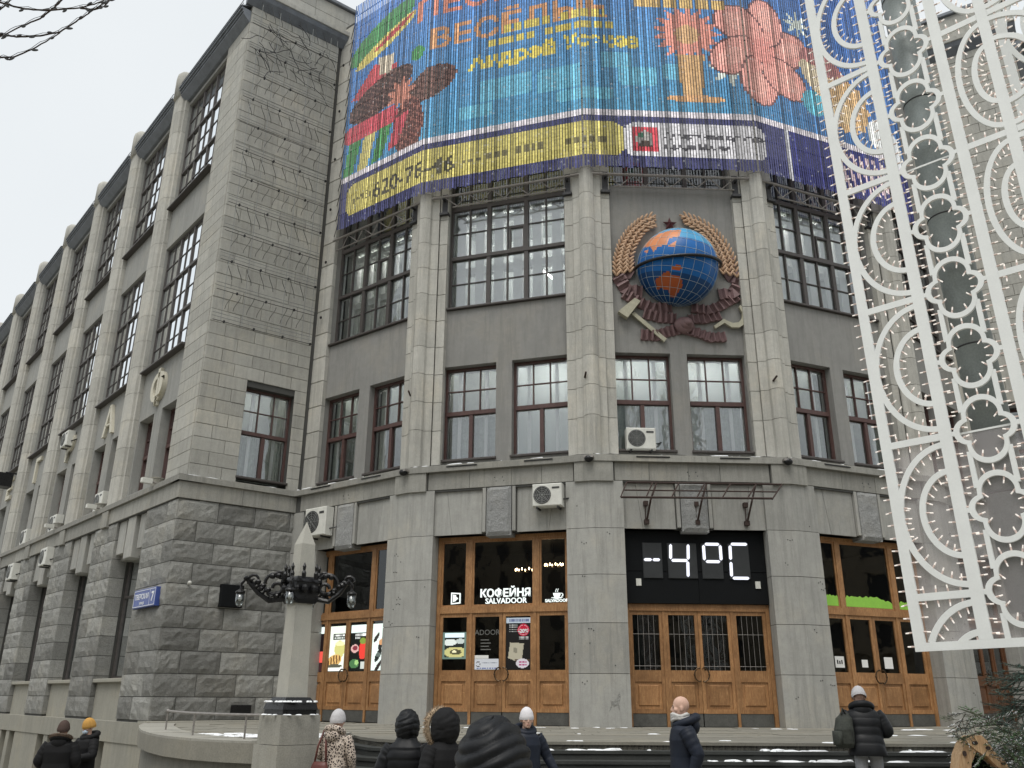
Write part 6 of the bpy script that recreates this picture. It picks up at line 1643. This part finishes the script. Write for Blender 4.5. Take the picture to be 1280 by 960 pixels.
k.bsdf(k.ramp(vo.outputs['Distance'], [(.10, (.62, .53, .45)), (.17, (.035, .022, .022))]), .8); M['spots'] = k.m

def remeshed(mb, name, mats, parent, matfn, vox=.009):
    me = bpy.data.meshes.new('t'); me.from_pydata([tuple(v) for v in mb.v], [], mb.f)
    bm = bmesh.new(); bm.from_mesh(me); bmesh.ops.recalc_face_normals(bm, faces=bm.faces); bm.to_mesh(me); bm.free()
    o = bpy.data.objects.new('t', me); COL.objects.link(o)
    md = o.modifiers.new('r', 'REMESH'); md.mode = 'VOXEL'; md.voxel_size = vox; sm = o.modifiers.new('s', 'SMOOTH'); sm.factor = .5; sm.iterations = 3
    dg = bpy.context.evaluated_depsgraph_get(); m2 = bpy.data.meshes.new_from_object(o.evaluated_get(dg)); bpy.data.objects.remove(o)
    m2.name = name
    m2.materials.clear()
    for m in mats: m2.materials.append(m)
    n = len(m2.polygons); cs = np.zeros(n * 3); m2.polygons.foreach_get('center', cs); cs = cs.reshape(-1, 3)
    m2.polygons.foreach_set('material_index', [matfn(c) for c in cs]); m2.polygons.foreach_set('use_smooth', [True] * n)
    ob = bpy.data.objects.new(name, m2); COL.objects.link(ob); ob.parent = parent; ORG[ob.name] = Vector((0, 0, 0)); return ob

def loft(mb, rings, n=24, mi=0, quilt=None, seed=0, cap=True):
    """rings: (cx, cy, z, rx, ry); quilt = (band height, bulge)"""
    zs = []; 
    for a, b in zip(rings[:-1], rings[1:]):
        m = max(2, int(abs(b[2] - a[2]) / .012))
        for q in range(m):
            t = q / m; s = t * t * (3 - 2 * t) * .4 + t * .6; zs.append(tuple(x + (y - x) * s for x, y in zip(a, b)))
    zs.append(rings[-1]); v, f = [], []
    for (cx, cy, z, rx, ry) in zs:
        for j in range(n):
            w = 2 * math.pi * j / n; k = 1.0
            if quilt: 
                zz = z + .012 * math.sin(w * 2 + seed) + .008 * math.sin(5 * w + seed * 2)
                k += quilt[1] * (abs(math.sin(math.pi * zz / quilt[0])) ** .6 - .55)
            k += .035 * noise.noise(Vector((math.cos(w) * 2 + seed, math.sin(w) * 2, z * 6)))
            c_, s_ = math.cos(w), math.sin(w); e = .85
            v.append((cx + rx * k * math.copysign(abs(c_) ** e, c_), cy + ry * k * math.copysign(abs(s_) ** e, s_), z))
    for i in range(len(zs) - 1):
        for j in range(n):
            j2 = (j + 1) % n; f.append((i * n + j, i * n + j2, (i + 1) * n + j2, (i + 1) * n + j))
    if cap: f += [list(range(n))[::-1], list(range((len(zs) - 1) * n, len(zs) * n))]
    return mb.add(v, f, mi)
def sleeve(mb, pts, rad, quilt=None, mi=0, n=14, seed=0):
    P = [Vector(p) for p in pts]; F, Rr = [], []; L = 0
    for a, b, ra, rb in zip(P[:-1], P[1:], rad[:-1], rad[1:]):
        m = max(3, int((b - a).length / .012))
        for q in range(m):
            t = q / m; F.append(a.lerp(b, t)); r = ra + (rb - ra) * t
            if quilt: r *= 1 + quilt[1] * (abs(math.sin(math.pi * (L + (b - a).length * t) / quilt[0])) ** .6 - .5)
            r *= 1 + .06 * noise.noise(Vector((seed, L * 8 + t * 5, seed * 2))); Rr.append(r)
        L += (b - a).length
    F.append(P[-1]); Rr.append(rad[-1])
    for _ in range(4): F = [F[0]] + [(F[i - 1] + F[i] * 2 + F[i + 1]) / 4 for i in range(1, len(F) - 1)] + [F[-1]]
    mb.tube(F, Rr, n, mi)
def hand(mb, w, d, palmn, s):
    """palm with five bent fingers; w wrist, d direction, palmn palm normal, s thumb side"""
    d = d.normalized(); pn = (palmn - d * palmn.dot(d)).normalized(); sd = d.cross(pn) * s
    rot = Matrix((sd, pn, d)).transposed(); mb.ell(w + d * .05, (.040, .017, .058), 0, 12, 8, rot)
    for k, (o, l) in enumerate(((.030, .070), (.011, .080), (-.010, .074), (-.029, .058))):
        b = w + d * .09 + sd * o; c = .35 + .12 * k
        p1 = b + (d * math.cos(c) + pn * math.sin(c)) * l * .45; p2 = p1 + (d * math.cos(c * 2) + pn * math.sin(c * 2)) * l * .32; p3 = p2 + (d * math.cos(c * 2.8) + pn * math.sin(c * 2.8)) * l * .25
        mb.tube([b - d * .02, b, p1, p2, p3], [.0095, .0095, .0088, .008, .006], 7)
    b = w + d * .03 + sd * .036; p1 = b + (d * .6 + sd * .8).normalized() * .035; p2 = p1 + (d * .85 + sd * .4 + pn * .3).normalized() * .03; p3 = p2 + (d * .9 + pn * .45).normalized() * .022
    mb.tube([b - sd * .01, b, p1, p2, p3], [.012, .012, .0105, .009, .007], 7)

def head(mb, c, rot):
    """c = centre of the skull (eye height); builds skull, jaw, nose, ears, brow, chin"""
    q = lambda x, y, z: c + rot @ Vector((x, y, z))
    E_ = lambda p, r: mb.ell(q(*p), r, 0, 18, 12, rot)
    E_((0, -.015, .025), (.076, .098, .098)); E_((0, .022, -.045), (.060, .070, .080)); E_((0, .070, -.098), (.026, .022, .020)); E_((0, .045, -.085), (.045, .042, .032))
    E_((0, .092, -.025), (.012, .022, .026)); E_((0, .103, -.036), (.014, .013, .011)); E_((0, .078, .004), (.050, .014, .012)); E_((0, .089, -.068), (.022, .010, .007)); E_((0, .086, -.079), (.019, .010, .007))
    for s in (-1, 1): E_((s * .048, .058, -.030), (.022, .025, .022)); E_((s * .078, -.008, -.018), (.010, .020, .032)); E_((s * .032, .078, -.006), (.013, .011, .008))
def person(label, loc, face, h, **k):
    S = h / 1.75; z = lambda v: v * S
    t = thing('person', label, 'person', loc, None, face if face else 1e-4)
    hip = z(.93); lean = k.get('lean', 0.0); sp = k.get('step', .10)
    def bend(p):      # lean the upper body forward about the hips
        p = Vector(p); 
        if p.z > hip: p = Vector((p.x, p.y * 1, p.z)); d = p.z - hip; return Vector((p.x, p.y * math.cos(lean) + d * math.sin(lean), hip + d * math.cos(lean) - p.y * math.sin(lean)))
        return p
    b = MB()
    loft(b, [(0, 0, z(.86), .155 * S, .105 * S), (0, 0, z(.98), .165 * S, .115 * S), (0, .005, z(1.12), .14 * S, .10 * S), (0, .0, z(1.30), .17 * S, .115 * S), (0, -.005, z(1.42), .15 * S, .09 * S), (0, -.01, z(1.47), .07 * S, .06 * S)], 20)
    for s in (-1, 1):
        fy = sp * s * .5
        b.tube([(s * .09 * S, 0, z(.93)), (s * .10 * S, .01 + fy * .5, z(.72)), (s * .10 * S, .02 + fy * .6, z(.50)), (s * .10 * S, -.01 + fy * .8, z(.30)), (s * .10 * S, fy - .02, z(.09))], [.092 * S, .082 * S, .058 * S, .055 * S, .038 * S], 12)
        b.ell((s * .105 * S, fy + .055, z(.045)), (.045 * S, .125 * S, .042 * S), 0, 12, 8)
    hc = Vector((0, .015, z(1.63))); hb = bend(hc) if lean else hc
    rot = Matrix.Rotation(k.get('turn', 0), 3, 'Z') @ Matrix.Rotation(-(lean * .6 + k.get('nod', 0)), 3, 'X')
    vb = [bend(v) for v in b.v]; b.v = vb
    b.tube([bend((0, -.01, z(1.44))), hb + Vector((0, -.02, -.06))], [.058 * S, .052 * S], 12)
    head(b, hb, rot)
    arms = k.get('arms'); hands = []
    for s, (el, wr, hd) in zip((-1, 1), arms):
        sh = bend((s * .175 * S, -.01, z(1.41))); el, wr = Vector(el) * S, Vector(wr) * S
        b.tube([sh, el, wr], [.055 * S, .042 * S, .028 * S], 10)
        hd = Vector(hd).normalized(); hand(b, wr, hd, Vector((-s, .25, 0)), s); hands.append(wr)
    cs = hb
    def mf(c):
        c = Vector(c)
        if (c - cs).length < .19 and c.z > hb.z - .22: return 0
        for w in hands:
            if (c - w).length < .2 and (c - w).length > -.01: return 0 if not k.get('gloves') else 4
        if c.z < z(.10): return 3
        return 2 if c.z < z(.95) else 1
    remeshed(b, 'body', [M['skin'], M['blackcloth'], M[k.get('pants', 'jeans')], M['shoe'], M['blackcloth']], t, mf)
    fc = MB(); q = lambda x, y, zz: hb + rot @ Vector((x, y, zz))
    for s in (-1, 1): fc.ell(q(s * .032, .083, -.006), (.010, .008, .006), 0, 8, 6, rot); fc.tube([q(s * .016, .093, .012), q(s * .034, .090, .017), q(s * .05, .078, .012)], .0035, 5)
    fc.build('eyes', M['eye'], t, at=(0, 0, 0)); 
    lp = MB(); lp.ell(q(0, .0945, -.0725), (.021, .006, .006), 0, 10, 6, rot); lp.build('lips', M['lips'], t, at=(0, 0, 0))
    # coat
    cm, hem, quilt = k['coat'], z(k.get('hem', .72)), k.get('quilt'); wd = k.get('wide', 1.0) * S
    C_ = MB()
    rg = [(0, .0, hem, .215 * wd, .165 * wd), (0, 0, z(.93), .205 * wd, .16 * wd), (0, 0, z(1.10), .195 * wd, .15 * wd), (0, -.005, z(1.28), .215 * wd, .16 * wd), (0, -.01, z(1.39), .195 * wd, .14 * wd), (0, -.012, z(1.455), .12 * wd, .105 * wd), (0, -.01, z(1.50), .098 * wd, .095 * wd)]
    if hem > z(.9): rg = [rg[0]] + rg[2:]
    loft(C_, rg, 30, 0, quilt, 1.3)
    C_.v = [bend(v) if lean else v for v in C_.v]
    for s, (el, wr, hd) in zip((-1, 1), arms):
        sh = bend((s * .165 * S, -.01, z(1.385))); el, wr = Vector(el) * S, Vector(wr) * S
        sleeve(C_, [sh, sh.lerp(el, .3) + Vector((s * .015, 0, 0)), el, el.lerp(wr, .5), wr], [.092 * wd, .088 * wd, .074 * wd, .066 * wd, .052 * wd], quilt, 0, 14, s + 2)
    C_.build('coat', M[cm], t, True, at=(0, 0, 0))
    # something on the head
    hat = k.get('hat')
    if hat:
        H_ = MB(); rr = hat[1] if len(hat) > 1 else 1.0
        v, f = [], []; n = 30; m = 12
        for i in range(m + 1):
            th = (math.pi * .60) * i / m
            for j in range(n):
                w = 2 * math.pi * j / n; kk = 1.10 * rr + (.022 * (math.sin(w * 15) > 0)) + (.06 if i >= m - 2 else 0)
                p = Vector((.080 * kk * math.sin(th) * math.cos(w), .100 * kk * math.sin(th) * math.sin(w), .105 * kk * math.cos(th)))
                v.append(q(p.x, p.y - .016, p.z + .028 - .018 * (math.sin(w) < 0) * (i / m)))
        for i in range(m):
            for j in range(n): j2 = (j + 1) % n; f.append((i * n + j, i * n + j2, (i + 1) * n + j2, (i + 1) * n + j))
        H_.add(v, f); H_.build('knit_hat', M[hat[0]], t, True, at=(0, 0, 0))
    if k.get('hood_up'):
        H_ = MB(); v, f = [], []; n, m = 72, 90; hs = k['hood_up']
        for i in range(m + 1):
            th = math.pi * .93 * i / m
            for j in range(n):
                w = 2 * math.pi * j / n
                x, y, zz = math.sin(th) * math.cos(w), math.sin(th) * math.sin(w), math.cos(th)
                kk = 1 + k.get('hood_amp', .055) * (abs(math.sin(math.pi * (zz * .17 * hs + .02 * math.sin(w * 2) - k.get('hood_tilt', .06) * .15 * x) / k.get('hood_band', .062))) ** .6 - .55) + .03 * noise.noise(Vector((x * 3, y * 3, zz * 3))) + k.get('hood_fold', .04) * noise.noise(Vector((x * 2.2 + 5, zz * 5 - x * 1.5, y * 2)))
                fl = 1.0 + (.18 * max(0, -zz - .3))
                v.append(q(.138 * hs * x * kk * fl, .160 * hs * y * kk - .02, .175 * hs * zz * kk + .0))
        for i in range(m):
            for j in range(n):
                j2 = (j + 1) % n; w = 2 * math.pi * (j + .5) / n; th = math.pi * .93 * (i + .5) / m
                y, zz = math.sin(th) * math.sin(w), math.cos(th)
                if y > .62 and -.55 < zz < .62: continue
                f.append((i * n + j, i * n + j2, (i + 1) * n + j2, (i + 1) * n + j))
        H_.add(v, f); H_.build('hood', M[cm], t, True, at=(0, 0, 0))
    if k.get('fur_rim'):
        Fm = MB(); r_ = random.Random(5); fr_ = k['fur_rim']
        for a in range(900):
            w = r_.uniform(0, 2 * math.pi)
            base_ = Vector(((.150 + .01 * r_.random()) * fr_[1] * math.cos(w), fr_[2] + r_.uniform(-.02, .02), .17 * fr_[1] * math.sin(w))); d = Vector((math.cos(w) * r_.uniform(.3, 1), r_.uniform(-.7, .9), math.sin(w) * r_.uniform(.3, 1) + r_.uniform(-.3, .3))).normalized()
            p0 = q(*base_); p1 = p0 + (rot @ d) * r_.uniform(.035, .065); s_ = (rot @ d).cross(Vector((r_.uniform(-1, 1), r_.uniform(-1, 1), r_.uniform(-1, 1)))).normalized() * .006
            Fm.add([p0 - s_, p0 + s_, p1], [(0, 1, 2)])
        Fm.tube([q(.150 * fr_[1] * math.cos(w), fr_[2], .17 * fr_[1] * math.sin(w)) for w in np.linspace(0, 2 * math.pi, 25)[:-1]], .03, 8, closed=True)
        Fm.build('fur_rim', M[fr_[0]], t, at=(0, 0, 0), fix=False)
    if k.get('hood_down'):
        H_ = MB(); hd_ = k['hood_down']
        c = bend((0, -.03, z(1.46)))
        H_.tube([c + Vector((.125 * S * math.cos(w), .12 * S * math.sin(w) - .02, .02 - .045 * math.sin(w))) for w in np.linspace(0, 2 * math.pi, 25)[:-1]], .048 * S, 10, closed=True)
        H_.ell(c + Vector((0, -.105, -.03)), (.125 * S, .07 * S, .10 * S), 0, 16, 10)
        H_.build('hood', M[cm], t, True, at=(0, 0, 0))
        if hd_ != 1:
            r_ = random.Random(3); Fm = MB()
            for a in range(700):
                w = r_.uniform(0, 2 * math.pi); p0 = c + Vector((.155 * S * math.cos(w), .13 * S * math.sin(w) - .03, .045 - .05 * math.sin(w))); d = Vector((math.cos(w) + r_.uniform(-.5, .5), math.sin(w) + r_.uniform(-.5, .5), r_.uniform(-.4, .8))).normalized()
                s_ = d.cross(Vector((r_.uniform(-1, 1), r_.uniform(-1, 1), 1))).normalized() * .007; Fm.add([p0 - s_, p0 + s_, p0 + d * r_.uniform(.03, .06)], [(0, 1, 2)])
            Fm.tube([c + Vector((.155 * S * math.cos(w), .13 * S * math.sin(w) - .03, .045 - .05 * math.sin(w))) for w in np.linspace(0, 2 * math.pi, 25)[:-1]], .035, 8, closed=True)
            Fm.build('fur_collar', M[hd_], t, at=(0, 0, 0), fix=False)
    return t, q, rot, S, bend
DOWN = [((-.27, .02, 1.12), (-.27, .10, .88), (0, .15, -1)), ((.27, .02, 1.12), (.27, .10, .88), (0, .15, -1))]
POCK = [((-.29, -.05, 1.14), (-.20, .12, .98), (.5, .5, -.4)), ((.29, -.05, 1.14), (.20, .12, .98), (-.5, .5, -.4))]
HOLD = [((-.29, .06, 1.16), (-.12, .26, 1.12), (.7, .5, .1)), ((.29, .06, 1.16), (.12, .26, 1.12), (-.7, .5, .1))]
G = lambda x, y: gz(x, y)
# heading: 0 looks away from the camera (+Y); +90 degrees looks left (-X)
t, q, rot, S, bend = person('bald man in a dark navy coat with pale scarf walking left', (2.05, 11.0, -.12), R(88), 1.80, arms=[((-.25, -.12, 1.14), (-.23, -.05, .90), (0, .1, -1)), ((.25, -.05, 1.14), (.24, .08, .90), (0, .2, -1))], coat='navy', hem=.55, hood_down=1, step=.35)
s_ = MB()
for k_ in range(3): s_.tube([bend((.10 * math.cos(w) * S, .02 + .095 * math.sin(w), 1.50 * S + .022 * k_ + .012 * math.sin(w * 3 + k_))) for w in np.linspace(0, 2 * math.pi, 21)[:-1]], .022, 8, closed=True)
s_.build('scarf', M['scarf'], t, True, at=(0, 0, 0))
hm_ = MB(); hm_.tube([q(.055 * math.sin(w), .088 * math.cos(w) + .0, -.125 + .01 * math.cos(w * 2)) for w in np.linspace(-1.1, 1.1, 9)], .02, 8); hm_.build('face_mask', M['mask'], t, True, at=(0, 0, 0))
t, q, rot, S, bend = person('woman in a spotted coat and pale knit hat with a red leather bag', (-2.46, 13.2, -.16), R(-20), 1.60, arms=[((-.30, .03, 1.13), (-.20, .20, 1.05), (.6, .6, .2)), ((.27, .02, 1.12), (.24, .12, .92), (0, .15, -1))], coat='spots', hem=.35, hat=('knitgrey', 1.14), wide=.98, hood_down=1)
bg_ = MB(); v = []
loft(bg_, [(-.12, -.20, .56, .13, .05), (-.12, -.21, .62, .175, .09), (-.12, -.21, .76, .165, .085), (-.12, -.20, .92, .12, .05), (-.12, -.19, .96, .10, .03)], 22, 0, None, 4)
bg_.tube([(-.21, -.19, .95), (-.20, -.15, 1.15), (-.16, -.08, 1.36), (-.12, .02, 1.35)], .014, 6); bg_.tube([(-.03, -.19, .95), (-.06, -.17, 1.15), (-.10, -.13, 1.33)], .014, 6)
bgo = bg_.build('shoulder_bag', M['leather'], None, True, at=(0, 0, 0)); bgo.rotation_euler = (0, 0, R(-20)); bgo.location = (-2.46, 13.2, -.16); tag(bgo, 'red brown leather bag hanging from the shoulder of the woman in the spotted coat', 'bag')
t, q, rot, S, bend = person('person in a black jacket and grey hat leaning forward on the steps', (4.92, 12.82, .05), R(-14), 1.80, arms=HOLD, coat='nylon', hem=.86, hat=('knitgrey', 1.1), lean=.30, nod=.35, pants='greypants', hood_down=1, quilt=(.11, .05), wide=1.14)
bp_ = MB(); loft(bp_, [(-.30, -.12, .98, .11, .09), (-.30, -.13, 1.04, .135, .12), (-.29, -.12, 1.22, .13, .12), (-.27, -.08, 1.36, .11, .09), (-.26, -.06, 1.41, .06, .05)], 20, 0, None, 2); bp_.box(Fr((-.42, -.2), (.6, -.8), (-.8, -.6)), -.02, .14, .0, .05, 1.02, 1.2, 0, .02)
bp_.tube([(-.22, -.05, 1.40), (-.16, .10, 1.42), (-.12, .2, 1.30), (-.16, .16, 1.1)], .018, 6); bp_.tube([(-.30, -.12, 1.41), (-.28, -.10, 1.49), (-.24, -.07, 1.41)], .012, 6)
bo = bp_.build('backpack', M['camo'], None, True, at=(0, 0, 0)); bo.rotation_euler = (0, 0, R(-14)); bo.location = (4.92, 12.82, .05); tag(bo, 'grey green backpack hanging on the left shoulder of the leaning person', 'backpack')
t, q, rot, S, bend = person('smiling woman in a white hat and dark coat walking towards the camera', (.22, 12.35, -.12), R(200), 1.62, arms=[((-.32, .0, 1.12), (-.42, .12, .90), (-.4, .2, -.8)), ((.27, .02, 1.12), (.24, .14, .92), (0, .2, -1))], coat='navy', hem=.55, hat=('knitwhite', 1.05), hood_down=1, gloves=True, turn=R(-8), step=.3)
person('woman seen from behind in a black quilted coat with the hood up', (-1.15, 10.4, -.16), R(-5), 1.62, arms=POCK, coat='nylon', hem=.5, hood_up=1.0, quilt=(.105, .06), wide=1.18)
t, q, rot, S, bend = person('person in a black hooded coat with a sandy fur rim', (-.70, 10.0, -.14), R(35), 1.60, arms=POCK, coat='blackcloth', hem=.5, hood_up=1.12, fur_rim=('fur', 1.04, .10), hood_band=.30, wide=1.1)
person('person close to the camera in a black quilted hood', (-.08, 4.6, -.12), R(0), 1.55, arms=POCK, coat='nylon', hem=.6, hood_up=1.34, quilt=(.10, .07), wide=1.32, hood_band=.060, hood_tilt=.30, hood_fold=.02, hood_amp=.10)
t, q, rot, S, bend = person('person in a mustard knit hat and face mask beside the street front', (-7.72, 17.0, G(-7.72, 17.0)), R(150), 1.80, arms=HOLD, coat='blackcloth', hem=.6, hat=('knityellow', 1.1), nod=.3, hood_down=1)
hm_ = MB(); hm_.ell(q(0, .072, -.065), (.058, .042, .045), 0, 14, 8, rot); hm_.build('face_mask', M['mask'], t, True, at=(0, 0, 0))
person('person in a brown hat and black parka with a fur collar seen from behind', (-7.80, 16.2, G(-7.8, 16.2)), R(10), 1.78, arms=POCK, coat='blackcloth', hem=.55, hat=('knitbrown', 1.1), hood_down='furdark', wide=1.25)
